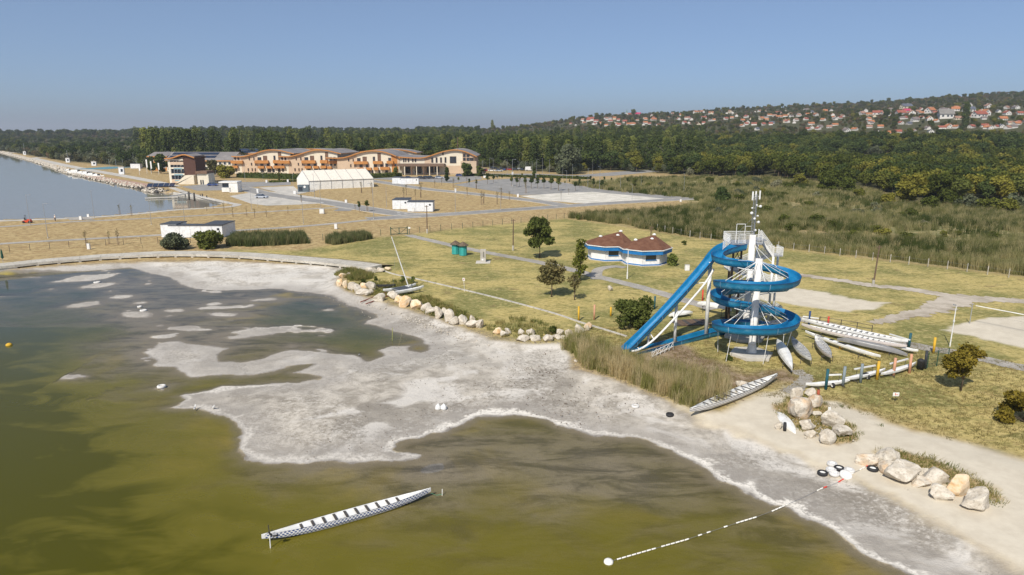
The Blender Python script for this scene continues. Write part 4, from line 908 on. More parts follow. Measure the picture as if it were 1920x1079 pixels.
# ================================================================ WATER SLIDE TOWER
def paint(name, col, fade=None, rough=0.35, spec=0.5, streak=True, amt=0.45):
    t = NT(name); p = t.pos(); f = t.noise(p, 1.6, 5, 0.65)
    c = t.mix(t.rng(f, 0.3, 0.7), tuple(q * 0.88 for q in col), tuple(min(1, q * 1.1) for q in col))
    if fade: c = t.mix(t.rng(t.noise(p, 1.1, 6, 0.72, 0, (1, 1, 2.2) if streak else None), 0.50, 0.70, 0, amt), c, fade)
    return t.bsdf(c, t.rng(f, 0.3, 0.7, rough, rough + 0.2), 0, None, spec)
M_BLUE = paint('blue_fibreglass', (0.008, 0.165, 0.305), (0.11, 0.30, 0.42), 0.42, 0.4, True, 0.75)
M_BLUEIN = paint('blue_gelcoat', (0.006, 0.17, 0.37), (0.025, 0.25, 0.46), 0.35)
M_BLUERIM = paint('dark_blue_rim', (0.012, 0.05, 0.16), None, 0.5)
M_SEAM = paint('sealant_seam', (0.20, 0.34, 0.46), None, 0.6)
M_WSTEEL = paint('white_painted_steel', (0.74, 0.74, 0.72), (0.42, 0.37, 0.30), 0.45, 0.4, True, 0.35)
M_COLUMN = paint('stained_white_column', (0.72, 0.71, 0.68), (0.48, 0.40, 0.30), 0.6, 0.4, True, 0.6)
M_GREYM = simple('galvanised_steel', (0.42, 0.43, 0.44), 0.45, 0.15, 3, 0.6)
M_DARKM = simple('dark_steel', (0.055, 0.05, 0.045), 0.6, 0.2, 3)
M_BROWNP = simple('brown_primer', (0.13, 0.085, 0.055), 0.7, 0.25, 3)
M_WHITE = paint('white_gelcoat', (0.78, 0.78, 0.76), (0.60, 0.57, 0.50), 0.3, 0.5, False, 0.5)
SPIRAL = [(1396,456,76.6),(1376,461,76.4),(1355,466,75.8),(1342,473,74.6),(1343,480,73.2),(1360,485,72.3),(1385,488,72.3),(1412,491,72.8),(1440,496,73.2),(1468,502,72.9),(1488,511,71.6),(1495,520,69.6),(1485,528,67.7),(1458,532,66.4),(1420,532,65.9),(1382,529.5,66.5),(1354,527,67.8),(1343,526,69.8),(1353,526,72.0),(1380,526.5,73.6),(1412,528,74.2),(1445,530,74.5),(1470,533,75.6),(1476,535,77.3),(1460,535.5,78.8),(1420,536,79.3),(1378,537,78.9),(1350,541,77.4),(1339,547,75.6),(1343,555,73.8),(1360,561,72.6),(1385,566,72.3),(1412,569.5,72.8),(1440,574,73.2),(1468,581,72.9),(1487,590,71.6),(1493,600,69.6),(1484,609,67.7),(1458,614,66.4),(1420,615.5,65.9),(1382,613,66.5),(1352,609,67.8),(1340,605,69.8),(1350,601,72.0),(1378,600,73.6),(1410,602,74.2),(1440,605,74.6),(1462,609,75.8),(1466,612,77.4),(1448,613.5,78.6),(1410,613.5,78.8),(1372,614.5,78.2),(1345,617,77.0),(1322,622,75.8),(1290,632,74.4),(1250,642,72.8),(1215,652,71.2),(1186,660,70.0)]
STEEP = [(1366,455,77.6),(1352,461,77.2),(1340,471,76.7),(1326,489,76.0),(1300,520,75.0),(1270,554,73.9),(1240,586,73.0),(1210,616,72.2),(1188,638,71.5),(1172,653,70.8)]
def crom(pts, k=8):
    out = []; n = len(pts)
    for i in range(n - 1):
        p0, p1, p2, p3 = pts[max(i - 1, 0)], pts[i], pts[i + 1], pts[min(i + 2, n - 1)]
        for j in range(k):
            t = j / k; out.append(0.5 * ((2 * p1) + (p2 - p0) * t + (2 * p0 - 5 * p1 + 4 * p2 - p3) * t * t + (3 * p1 - p0 - 3 * p2 + p3) * t ** 3))
    out.append(pts[-1]); return out
def smoothp(pts, n=2):
    for _ in range(n): pts = [pts[0]] + [(pts[i - 1] + pts[i] * 2 + pts[i + 1]) / 4 for i in range(1, len(pts) - 1)] + [pts[-1]]
    return pts
SEC_O = [(-0.67, 0.0), (-0.63, -0.03), (-0.62, -0.34), (-0.55, -0.60), (-0.33, -0.78), (0, -0.83), (0.33, -0.78), (0.55, -0.60), (0.62, -0.34), (0.63, -0.03), (0.67, 0.0)]
SEC_I = [(0.60, 0.02), (0.57, -0.03), (0.56, -0.33), (0.49, -0.56), (0.30, -0.71), (0, -0.76), (-0.30, -0.71), (-0.49, -0.56), (-0.56, -0.33), (-0.57, -0.03), (-0.60, 0.02)]
def chute(parent, P_, every, floor_part=True):
    n = len(P_); fr = []
    for i, p in enumerate(P_):
        d = P_[min(i + 1, n - 1)] - P_[max(i - 1, 0)]; h = Vector((d.x, d.y, 0)).normalized(); fr.append(Vector((h.y, -h.x, 0)))
    fr = [(fr[max(i - 1, 0)] + fr[i] + fr[min(i + 1, n - 1)]).normalized() for i in range(n)]
    L = [0]
    for i in range(1, n): L.append(L[-1] + (P_[i] - P_[i - 1]).length)
    cuts = [0]; 
    for i in range(1, n):
        if L[i] - L[cuts[-1]] >= every and n - 1 - i > 3: cuts.append(i)
    cuts.append(n - 1)
    for a, b in zip(cuts[:-1], cuts[1:]):
        m = MB(); ring = SEC_O + SEC_I; k = len(ring); base = 0
        for i in range(a, b + 1):
            for (u, z) in ring: m.v.append(tuple(P_[i] + fr[i] * u + Vector((0, 0, z))))
        for i in range(b - a):
            for j in range(k):
                j2 = (j + 1) % k; m.f.append((i * k + j, (i + 1) * k + j, (i + 1) * k + j2, i * k + j2))
                m.m.append(2 if j in (0, k - 1, k - 2, 9, 10) and j in (0, 9, 10, k - 1) else (1 if j >= 11 else 0))
        # joint flange
        for (i, sgn) in ((a, 1),):
            q = [P_[i] + fr[i] * (u * 1.05) + Vector((0, 0, z * 1.05)) for u, z in SEC_O[1:-1]]; d = (P_[min(i + 1, n - 1)] - P_[i]).normalized() * 0.06
            b0 = len(m.v)
            for pt in q: m.v += [tuple(pt - d * 0.2), tuple(pt + d)]
            for j in range(len(q) - 1): m.f.append((b0 + 2 * j, b0 + 2 * j + 1, b0 + 2 * j + 3, b0 + 2 * j + 2)); m.m.append(3)
        m.build('chute_section', [M_BLUE, M_BLUEIN, M_BLUERIM, M_SEAM], parent, True)
    return fr, L
SP = smoothp(crom(smoothp([PD(*q) for q in SPIRAL], 1)), 6)
ST = smoothp(crom([PD(*q) for q in STEEP]), 3)
slide = thing('water_slide', 'tall blue spiral water slide with white columns and a steep side chute', 'water slide', (0, 0, 0))
spf, spl = chute(slide, SP, 4.2); stf, stl = chute(slide, ST, 4.0)
def col_at(px0, py0, D, ztop, r, name='column', flare=True):
    z0 = LAND; x = lat(px0, D, (z0 + ztop) / 2)
    m = MB(); prof = [(r * 1.7, 0), (r * 1.65, 0.12), (r * 1.25, 0.9), (r, 1.5), (r, ztop - z0)] if flare else [(r, 0), (r, ztop - z0)]
    m.lathe(prof, 20, (x, D, z0)); m.build(name, M_COLUMN, slide, True); return Vector((x, D, ztop))
FC = col_at(1416, 0, 69.4, 11.1, 0.36); BC = col_at(1404, 0, 75.9, 12.6, 0.36)
for C_, rr_ in ((FC, 2.3), (BC, 2.4)):
    MB().lathe([(rr_, -0.3), (rr_, 0.32), (rr_ * 0.9, 0.36), (0, 0.40)], 6, (C_.x, C_.y, LAND)).build('footing', M_CONC, slide)
def nearest(P_, pt): return min(range(len(P_)), key=lambda i: (P_[i] - pt).length)
# white radial arms and rods that carry the chute
zs = [p.z for p in SP]; arms = 0
for i in range(0, len(SP), 9):
    p = SP[i]
    if L_ := (i > 20 and i < len(SP) - 45):
        d1 = (Vector((FC.x, FC.y, p.z)) - p).length; d2 = (Vector((BC.x, BC.y, p.z)) - p).length
        C_ = FC if d1 < d2 else BC; dd = min(d1, d2)
        if p.z > 10.6 or dd > 5.8: continue
        e_ = Vector((C_.x, C_.y, p.z - 0.25)); inn = p + (e_ - p).normalized() * 0.62
        if arms % 2 == 0: MB().tube((C_.x, C_.y, p.z - 0.75), (inn.x, inn.y, p.z - 0.80), 0.05, 6).build('arm', M_WSTEEL, slide)
        zt = min(p.z + 2.2, C_.z - 0.15); MB().tube((C_.x, C_.y, zt), (inn.x, inn.y, p.z), 0.028, 5).build('rod', M_WSTEEL, slide)
        arms += 1
# legs and stay rods below the lowest ring
lo = [i for i in range(len(SP)) if SP[i].z < 5.3 and i < len(SP) - 60]
for i in lo[::16]:
    p = SP[i]; g = Vector((p.x + random.uniform(-.5, .5), p.y + random.uniform(-.4, .4), LAND)); C_ = FC
    MB().tube((p.x, p.y, p.z - 0.8), g, 0.03, 5).build('stay_rod', M_WSTEEL, slide)
for i in range(len(SP) - 58, len(SP) - 6, 13):
    p = SP[i]
    m = MB(); m.tube((p.x, p.y, LAND - 0.1), (p.x, p.y, p.z - 0.8), 0.05, 6)
    if p.z > 1.6: m.build('leg', M_WSTEEL, slide)
# tall posts and the bent pipe that hold the steep chute
def stpost(px, pyb, r, name='post'):
    i = min(range(len(ST)), key=lambda j: abs(pxof(ST[j].x, ST[j].y, ST[j].z)[0] - px)); p = ST[i]
    MB().tube((p.x, p.y + 0.1, LAND - 0.1), (p.x, p.y + 0.1, p.z - 0.8), r, 12).build(name, M_WSTEEL, slide, True); return p
stpost(1334, 605, 0.22); stpost(1271, 630, 0.17); stpost(1216, 650, 0.14)
bp = []
for q in (0.32, 0.40, 0.5, 0.62, 0.75, 0.88, 0.98):
    p = ST[int(q * (len(ST) - 1))]; off = min(1.5, 0.7 + (q - 0.32) * 9) if q < 0.9 else 1.0
    bp.append(Vector((p.x + 0.5, p.y - 0.6, max(p.z - 0.6 - off * 0.62, LAND + 0.15))))
MB().pipe(smoothp(crom(bp, 4), 1), 0.12, 10).build('support_pipe', M_WSTEEL, slide, True)
for q in (0.45, 0.6, 0.75, 0.88):
    p = ST[int(q * (len(ST) - 1))]; e_ = min(bp, key=lambda v: abs(v.x - p.x - 0.5)); MB().tube((p.x, p.y, p.z - 0.78), (e_.x, e_.y, e_.z), 0.06, 6).build('bracket', M_WSTEEL, slide)
# small truss by the outlet
a = gp(1222, 672); b = gp(1262, 656); m = MB()
for z_ in (0.25, 0.75): m.tube(a + Vector((0, 0, z_ - 0.1)), b + Vector((0, 0, z_ + 0.15)), 0.035, 6)
for k_ in range(6):
    u = a.lerp(b, k_ / 5); v = a.lerp(b, min(1, (k_ + 1) / 5)); m.tube(u + Vector((0, 0, 0.15)), v + Vector((0, 0, 0.85)), 0.025, 5); m.tube(u + Vector((0, 0, 0)), u + Vector((0, 0, 0.8)), 0.025, 5)
m.build('outlet_truss', M_WSTEEL, slide)
# ---- platform with railings
def rail_panel(parent, a, b, h=1.0, name='railing', mesh=True, mat=None):
    a = Vector(a); b = Vector(b); m = MB(); up = Vector((0, 0, h))
    m.tube(a, a + up, 0.03, 5); m.tube(b, b + up, 0.03, 5); m.tube(a + up, b + up, 0.03, 5); m.tube(a + up * 0.08, b + up * 0.08, 0.022, 5)
    if mesh:
        n = max(3, int((b - a).length / 0.13))
        for i in range(1, n): u = a.lerp(b, i / n); m.beam(u + up * 0.08, u + up, 0.028, 0.028)
        for k_ in (0.3, 0.52, 0.74): m.beam(a + up * k_, b + up * k_, 0.02, 0.02)
    return m.build(name, mat or M_WSTEEL, parent)
PZ = 11.45
x0, x1 = lat(1366, 77.6, PZ), lat(1425, 77.6, PZ); y0, y1 = 76.9, 79.6
MB().box(((x0 + x1) / 2, (y0 + y1) / 2, PZ - 0.08), (x1 - x0, y1 - y0, 0.16)).build('platform_deck', M_GREYM, slide)
for (a, b) in (((x0, y0, PZ), (x0, y1, PZ)), ((x0, y1, PZ), ((x0 + x1) / 2, y1, PZ)), (((x0 + x1) / 2, y1, PZ), (x1, y1, PZ)), (((x0 + x1) / 2 + 0.9, y0, PZ), (x1, y0, PZ)), (((x0 + x1) / 2 - 0.9, y0, PZ), ((x0 + x1) / 2 - 0.1, y0, PZ))): rail_panel(slide, a, b)
rail_panel(slide, (x0, y0, PZ), (x0 - 1.0, y0 - 0.6, PZ - 0.6), 0.9)
fx0, fx1 = lat(1380, 77.5, 12.5), lat(1396, 77.5, 12.5)
m = MB(); m.tube((fx0, 77.4, PZ), (fx0, 77.4, PZ + 2.15), 0.035, 6); m.tube((fx1, 77.4, PZ), (fx1, 77.4, PZ + 2.15), 0.035, 6); m.tube((fx0, 77.4, PZ + 2.15), (fx1, 77.4, PZ + 2.15), 0.035, 6); m.tube((fx1, 77.4, PZ + 1.9), (fx1 + 0.75, 77.4, PZ + 1.9), 0.03, 6)
m.build('portal_frame', M_WSTEEL, slide)
for (a, b) in ((1374, 78.9), (1389, 78.9), (1418, 78.9)): 
    X_ = lat(a, b, 9); MB().tube((X_, b, LAND - 0.1), (X_, b, PZ - 0.16), 0.13, 10).build('platform_post', M_BROWNP if a < 1410 else M_WSTEEL, slide, True)
MB().beam((lat(1374, 78.9, 9), 78.9, 10.8), (lat(1389, 78.9, 9), 78.9, 9.0), 0.07, 0.07).beam((lat(1389, 78.9, 9), 78.9, 10.8), (lat(1374, 78.9, 9), 78.9, 9.0), 0.07, 0.07).build('cross_brace', M_BROWNP, slide)
MB().beam((lat(1374, 78.9, 9), 78.9, 6.0), (lat(1389, 78.9, 9), 78.9, 8.2), 0.07, 0.07).build('cross_brace', M_BROWNP, slide)
# ---- stairs, five flights
YS = 81.4
LD = [(1424, 11.4), (1448, 9.3), (1376, 7.5), (1448, 5.6), (1376, 3.8), (1446, 2.0), (1384, LAND)]
MB().box((lat(1421, 80.8, 11.4), 80.7, 11.36), (1.3, 2.2, 0.1)).build('landing', M_GREYM, slide)
for i in range(len(LD) - 1):
    (pa, za), (pb, zb) = LD[i], LD[i + 1]; ya = YS + (0.0 if i % 2 == 0 else 1.15)
    A = Vector((lat(pa, ya, za), ya, za)); B = Vector((lat(pb, ya, zb), ya, zb))
    for s_ in (-0.45, 0.45):
        MB().beam(A + Vector((0, s_, -0.1)), B + Vector((0, s_, -0.1)), 0.05, 0.26).build('stringer', M_WSTEEL, slide)
        rail_panel(slide, A + Vector((0, s_, 0)), B + Vector((0, s_, 0)), 1.0)
    n = 10
    for k_ in range(n):
        u = A.lerp(B, (k_ + 0.5) / n); MB().box((u.x, u.y, u.z), (0.26, 0.86, 0.04)).build('step', M_GREYM, slide)
    if i < len(LD) - 2:
        sg_ = 1 if B.x > A.x else -1; MB().box((B.x + sg_ * 0.55, YS + 0.55, zb - 0.05), (1.1, 2.1, 0.1)).build('landing', M_GREYM, slide)
        e_ = B.x + sg_ * 1.08; rail_panel(slide, (e_, YS - 0.45, zb), (e_, YS + 1.55, zb)); rail_panel(slide, (B.x, YS - 0.47, zb), (e_, YS - 0.47, zb))
for px_, mt, dp in ((1446, M_WSTEEL, -0.6), (1455, M_WSTEEL, 1.7), (1370, M_BROWNP, -0.6), (1366, M_BROWNP, 1.7)):
    X_ = lat(px_, YS + dp, 6); MB().tube((X_, YS + dp, LAND - 0.1), (X_, YS + dp, 9.2 if mt is M_WSTEEL else 7.4), 0.14, 10).build('stair_post', mt, slide, True)
# ---- antenna mast standing on the rear column
mast = thing('antenna_mast', 'slim grey lattice mast with small white dishes on top of the slide tower', 'antenna mast', (BC.x, BC.y, BC.z))
MH = 4.5; m = MB(); tri = [(0.22 * math.cos(a), 0.22 * math.sin(a)) for a in (0.5, 2.6, 4.7)]
for (a, b) in tri: m.tube((a, b, 0), (a, b, MH), 0.028, 5)
for k_ in range(13):
    z_ = k_ * MH / 13
    for j in range(3): p, q = tri[j], tri[(j + 1) % 3]; m.tube((p[0], p[1], z_), (q[0], q[1], z_ + MH / 13), 0.016, 4); m.tube((p[0], p[1], z_), (q[0], q[1], z_), 0.014, 4)
m.build('lattice', M_GREYM, mast)
for (a, b, z_) in ((-0.40, -0.1, 3.9), (0.36, -0.15, 4.0), (0.1, 0.35, 3.9)):
    m = MB().box((a, b, z_ + 0.45), (0.15, 0.10, 0.95)); m.tube((a, b, z_ + 0.3), (a * 0.5, b * 0.5, z_ + 0.3), 0.02, 4); m.build('panel_antenna', M_WSTEEL, mast)
for (a, b, z_, r_) in ((-0.40, -0.2, 2.45, 0.16), (0.52, -0.2, 3.2, 0.15), (-0.1, -0.4, 1.85, 0.13), (0.44, -0.2, 1.45, 0.15), (0.05, -0.36, 3.35, 0.09), (0.15, -0.3, 0.55, 0.12), (0.42, 0.1, 2.1, 0.10), (-0.35, -0.1, 3.0, 0.10)):
    m = MB().lathe([(0.0, 0.05), (r_ * 0.6, 0.03), (r_, -0.03), (r_ * 1.0, -0.09), (0.02, -0.12)], 12); 
    for i in range(len(m.v)): x_, y_, q_ = m.v[i]; m.v[i] = (x_ + a, -q_ + b - 0.05, y_ + z_)
    m.tube((a, b, z_), (a * 0.3, b * 0.3, z_), 0.02, 4); m.build('dish', M_WSTEEL, mast)
for (ex, ey) in ((-1.65, 0.6), (0.9, 1.9)): MB().tube((0, 0, 2.1), (ex, ey, 0.0), 0.014, 4).build('guy_wire', M_GREYM, mast)
# ================================================================ BOATS, RACKS, POSTS
def hull_sections(L_, W_, Hh_, n=22, p=2.0, rise=0.25, flat=0.55):
    out = []
    for i in range(n + 1):
        t = -1 + 2 * i / n; w_ = max(0.03, (1 - abs(t) ** p)) * W_ / 2; s = rise * abs(t) ** 3 * Hh_; d = Hh_ * (1 - 0.45 * abs(t) ** 4)
        out.append((t * L_ / 2, w_, Hh_ + s, Hh_ + s - d))
    return out
def hull_mesh(name, L_, W_, Hh_, mats, p=2.0, rise=0.25, deck=False, inner=True, thick=0.03, floor=0.18):
    """mats: outer, inner, rim"""
    S = hull_sections(L_, W_, Hh_, 24, p, rise); m = MB(); ring = []
    def prof(w_, zt, zb): return [(w_, zt), (w_ * 0.96, zb + (zt - zb) * 0.5), (w_ * 0.72, zb + (zt - zb) * 0.12), (0, zb), (-w_ * 0.72, zb + (zt - zb) * 0.12), (-w_ * 0.96, zb + (zt - zb) * 0.5), (-w_, zt)]
    for (x, w_, zt, zb) in S:
        a = prof(w_, zt, zb)
        if deck: b = [(-w_ * 0.9, zt + 0.01), (-w_ * 0.5, zt + 0.05), (0, zt + 0.07), (w_ * 0.5, zt + 0.05), (w_ * 0.9, zt + 0.01)]
        else:
            wi = max(w_ - thick, 0.01); fz = min(zb + floor, zt - 0.02); b = [(-wi, zt), (-wi * 0.95, fz + (zt - fz) * 0.4), (-wi * 0.85, fz), (0, fz), (wi * 0.85, fz), (wi * 0.95, fz + (zt - fz) * 0.4), (wi, zt)]
        for (y, z) in a + b: m.v.append((x, y, z))
        k = len(a) + len(b)
    na = 7
    for i in range(len(S) - 1):
        for j in range(k):
            j2 = (j + 1) % k; m.f.append((i * k + j, (i + 1) * k + j, (i + 1) * k + j2, i * k + j2)); m.m.append(0 if j < na - 1 else (2 if j in (na - 1, k - 1) else 1))
    m.f.append(tuple(range(k))); m.m.append(0); m.f.append(tuple((len(S) - 1) * k + j for j in range(k))[::-1]); m.m.append(0)
    return m.mesh(name, mats, False), S
def span(p, q, z):
    a = Vector((*G(p[0], p[1], z), z)); b = Vector((*G(q[0], q[1], z), z)); d = b - a
    return (a + b) / 2, math.atan2(d.y, d.x), d.length
# hull side printed with rows of dark blue hexagon dots
t = NT('dotted_hull'); sp = t.n('SeparateXYZ'); t.l(t.obj(), sp.inputs[0]); X_, Z_ = sp.outputs[0], sp.outputs[2]
zr = t.math('DIVIDE', Z_, 0.125); row = t.math('FLOOR', zr); off = t.math('MULTIPLY', t.math('MODULO', row, 2.0), 0.5)
xc = t.math('SUBTRACT', t.math('FRACT', t.math('ADD', t.math('DIVIDE', X_, 0.235), t.math('ADD', off, 100.0))), 0.5); zc = t.math('SUBTRACT', t.math('FRACT', zr), 0.5)
dd = t.math('ADD', t.math('MULTIPLY', xc, xc), t.math('MULTIPLY', t.math('MULTIPLY', zc, zc), 0.75)); dot = t.rng(dd, 0.08, 0.14, 1, 0)
zone_ = t.math('MULTIPLY', t.rng(t.math('ABSOLUTE', X_), 5.2, 5.25, 1, 0), t.rng(Z_, 0.10, 0.14))
c = t.mix(t.math('MULTIPLY', dot, zone_), (0.74, 0.74, 0.73), (0.015, 0.055, 0.22)); M_DOTS = t.bsdf(c, 0.35)
t = NT('striped_hull'); sp = t.n('SeparateXYZ'); t.l(t.obj(), sp.inputs[0]); fr_ = t.math('FRACT', t.math('DIVIDE', sp.outputs[2], 0.15))
M_STRIPE = t.bsdf(t.mix(t.rng(fr_, 0.60, 0.66), (0.72, 0.71, 0.69), (0.10, 0.10, 0.11)), 0.4)
M_BLACK = simple('black_rubber', (0.02, 0.02, 0.022), 0.75, 0.3, 5)
M_BENCH = simple('dark_bench', (0.07, 0.06, 0.05), 0.6)
M_PINKW = paint('faded_pinkish_white', (0.66, 0.60, 0.57), (0.45, 0.38, 0.34), 0.5, 0.4, False)
M_GREYB = paint('grey_boat_cover', (0.22, 0.22, 0.225), (0.36, 0.36, 0.36), 0.6, 0.3, False)
def dragon(label, p, q, z, outer, nb, bench, L0=12.4, W_=1.15, Hh_=0.55, roll=0, cat='dragon boat', first=0.16, group=None, bh=0.0):
    c_, rz, L_ = span(p, q, z + 0.3); L_ = min(L_, 14)
    b = thing('dragon_boat', label, cat, (c_.x, c_.y, z), rz, group)
    me, S = hull_mesh('hull', L_, W_, Hh_, [outer, M_WHITE, M_BLACK], 2.6, 0.30, floor=0.17 if outer is not M_DOTS else 0.40); inst(me, 'hull', b)
    for k_ in range(nb):
        x = L_ * (first + (1 - 2 * first) * k_ / (nb - 1) - 0.5); w_ = (1 - abs(2 * x / L_) ** 2.6) * W_ * 0.93
        MB().box((x, 0, Hh_ - 0.06 + bh), (0.15, w_, 0.035)).build('bench', bench, b)
    for s_ in (-1, 1): MB().box((s_ * L_ * 0.46, 0, Hh_ * 1.16), (L_ * 0.055, 0.14, 0.05)).build('end_deck', outer if False else M_WHITE, b)
    return b, L_
b1, L1 = dragon('white dragon boat with blue dotted sides afloat in the shallow water', (491, 1014), (808, 925), -0.03, M_DOTS, 10, M_BENCH, first=0.215, W_=0.92, Hh_=0.55)
MB().tube((-L1 * 0.455, 0.15, 0.45), (-L1 * 0.455 - 0.05, 0.1, 1.15), 0.03, 6).tube((-L1 * 0.44, -0.25, 0.62), (-L1 * 0.44, 0.35, 0.62), 0.03, 6).build('steering_bracket', M_DARKM, b1)
def bird(px, py, z, label, s=1.0, dark=True):
    p = Vector((*G(px, py, z), z)); t_ = thing('bird', label, 'bird', p, random.uniform(0, 6)); t_.scale = (s, s, s)
    m = MB(); m.pipe([(-0.17, 0, 0.14), (-0.07, 0, 0.16), (0.05, 0, 0.20), (0.11, 0, 0.27), (0.13, 0, 0.33)], 0.055, 8, 0.035); b = m.build('body', M_WHITE if not dark else M_BLACK, t_, True)
    MB().lathe([(0, -0.04), (0.035, -0.02), (0.035, 0.02), (0, 0.04)], 8, (0.14, 0, 0.36)).tube((0.16, 0, 0.36), (0.22, 0, 0.345), 0.01, 4).build('head', M_WHITE if not dark else M_BLACK, t_)
    MB().tube((0, 0.03, 0), (-0.02, 0.03, 0.13), 0.01, 4).tube((0, -0.03, 0), (-0.02, -0.03, 0.13), 0.01, 4).build('legs', M_DARKM, t_)
    MB().add([(-0.24, -0.02, 0.15), (-0.24, 0.02, 0.15), (0.05, 0.065, 0.23), (0.05, -0.065, 0.23), (-0.05, 0, 0.25)], [(0, 1, 4), (1, 2, 4), (2, 3, 4), (3, 0, 4)]).build('wings', simple('grey_feathers', (0.35, 0.35, 0.36), 0.8) if 'grey_feathers' not in bpy.data.materials else bpy.data.materials['grey_feathers'], t_)
    return t_
bird(513, 1012, 0.62, 'dark water bird perched on the stern of the dotted dragon boat', 1.5)
bird(366, 769, 0.02, 'pale water bird at the left end of the mud spit', 1.2, False); bird(401, 768, 0.03, 'pale water bird on the mud spit right of the first bird', 1.2, False)
bird(674, 668, 0.02, 'small dark bird at the edge of the upper pool', 1.0)
for (a, b, h, lab) in ((507, 1028, 0.9, 'thin white stake beside the stern of the dotted dragon boat'), (829, 929, 0.45, 'short white stake at the bow end of the dotted dragon boat'), (735, 640, 1.6, 'thin yellow green stick leaning out of the pool')):
    p = Vector((*G(a, b, 0.0), -0.3)); tag(MB().tube((0, 0, 0), (0.12 if a == 735 else 0.02, 0, h + 0.3), 0.03, 6).build('stake', M_WSTEEL if a != 735 else simple('mossy_stick', (0.35, 0.36, 0.10), 0.8), None, False, p), lab, 'stake')
bow = Vector((*G(808, 925, 0.6), 0.6)); stp = Vector((*G(829, 927, 0.35), 0.35))
tag(MB().pipe([bow, bow.lerp(stp, 0.5) - Vector((0, 0, 0.12)), stp], 0.02, 5).build('mooring_rope', simple('green_rope', (0.10, 0.28, 0.16), 0.8)), 'green rope from the dotted dragon boat to a stake', 'rope')
dragon('white striped dragon boat pulled up on the sand beside the reeds', (1293, 776), (1457, 709), 0.66, M_STRIPE, 10, M_BENCH, first=0.17, Hh_=0.62, bh=0.05)
# grey pale rocks / boards below its bow come with the rocks
# open boats beside the slide
def canoe(label, p, q, z, nb, outer, L0=None, W_=1.1, Hh_=0.5, over=False, cat='canoe', group=None, stand=True, deck=False, patches=()):
    c_, rz, L_ = span(p, q, z + 0.4)
    b = thing('canoe', label, cat, (c_.x, c_.y, z), rz, group)
    me, S = hull_mesh('hull', L_, W_, Hh_, [outer, M_WHITE, M_GREYB], 2.0, 0.30, deck=deck, floor=0.1); o = inst(me, 'hull', b)
    if over: o.rotation_euler = (math.pi, 0, 0); o.location.z = Hh_ * 1.25
    for k_ in range(nb):
        x = L_ * (0.15 + 0.7 * k_ / (nb - 1) - 0.5); w_ = (1 - abs(2 * x / L_) ** 2) * W_ * 0.95; MB().box((x, 0, Hh_ - 0.05), (0.10, w_, 0.04)).build('thwart', M_GREYB if outer is not M_DOTS else M_BENCH, b)
    for (x, ln) in patches: MB().box((x * L_, 0, Hh_ + 0.045), (ln, W_ * 0.5, 0.07)).build('cockpit', M_BLACK, b)
    if stand:
        for x in (-0.28, 0.28):
            m = MB(); m.beam((x * L_, -0.6, -0.03), (x * L_, 0.6, -0.03), 0.07, 0.07)
            for s_ in (-0.5, 0.5): m.tube((x * L_, s_, -0.05), (x * L_ + 0.1, s_ * 1.1, -z + LAND - 0.02), 0.03, 5)
            tr = m.build('boat_stand', M_DARKM, None, False, (c_.x, c_.y, z)); tr.rotation_euler = (0, 0, rz)
            later(tr, 'dark steel trestle under the', ' '.join(label.split()[:7]), p[0] + x * 10); tr['category'] = 'trestle'; tr['group'] = 'trestles under the stored boats'
    return b
canoe('white covered canoe striped by shadow under the right of the slide', (1457, 633), (1486, 688), 1.15, 0, M_WHITE, W_=1.15, over=True)
canoe('open white canoe with many thwarts, middle of three beside the slide', (1484, 634), (1521, 676), 1.15, 12, M_WHITE)
canoe('open white canoe with reddish straps, right one beside the slide', (1528, 630), (1559, 671), 1.15, 11, M_PINKW)
dragon('long white open boat, rearmost of the boats along the rail', (1503, 601), (1702, 643), 1.25, M_WHITE, 16, M_GREYB, first=0.1, Hh_=0.5)
canoe('faded pinkish open boat lying in front of the rearmost boat', (1503, 610), (1700, 651), 0.95, 15, M_PINKW, W_=1.0)
canoe('dark grey upturned boat on a low trailer', (1570, 632), (1702, 661), 0.85, 0, M_GREYB, W_=0.9, over=True)
canoe('long white decked boat with black cockpits, front of the stored row', (1510, 621), (1651, 668), 0.95, 0, M_WHITE, W_=0.75, Hh_=0.34, deck=True, patches=((-0.27, 0.9), (-0.12, 0.5), (0.02, 1.1)))
canoe('slim white rowing shell with its tip past the blue post', (1655, 640), (1722, 656), 0.85, 0, M_WHITE, W_=0.5, Hh_=0.28, deck=True)
canoe('white kayak lying along the ground by the blue post', (1511, 719), (1594, 711), 0.78, 0, M_WHITE, W_=0.62, Hh_=0.3, deck=True)
canoe('white kayak resting on the wheeled trolley between the grey and yellow posts', (1582, 709), (1660, 691), 0.82, 0, M_WHITE, W_=0.62, Hh_=0.3, deck=True, patches=((0.0, 0.8),))
canoe('white kayak between the two orange posts', (1652, 700), (1718, 679), 0.82, 0, M_WHITE, W_=0.62, Hh_=0.3, deck=True)
canoe('white boat tail sticking out behind the blue chute', (1308, 565), (1372, 578), 1.5, 0, M_WHITE, W_=0.9, over=True)
canoe('small white boat below the steep blue chute', (1254, 588), (1299, 582), 0.9, 0, M_WHITE, W_=1.0, over=True, Hh_=0.4)
canoe('dull white boat in the shade behind the slide columns', (1440, 606), (1500, 600), 0.9, 8, M_PINKW)
canoe('white canoe leaning on the sand beside the boulders', (1458, 768), (1493, 812), 0.35, 0, M_WHITE, W_=1.0, over=True, Hh_=0.4, stand=False)
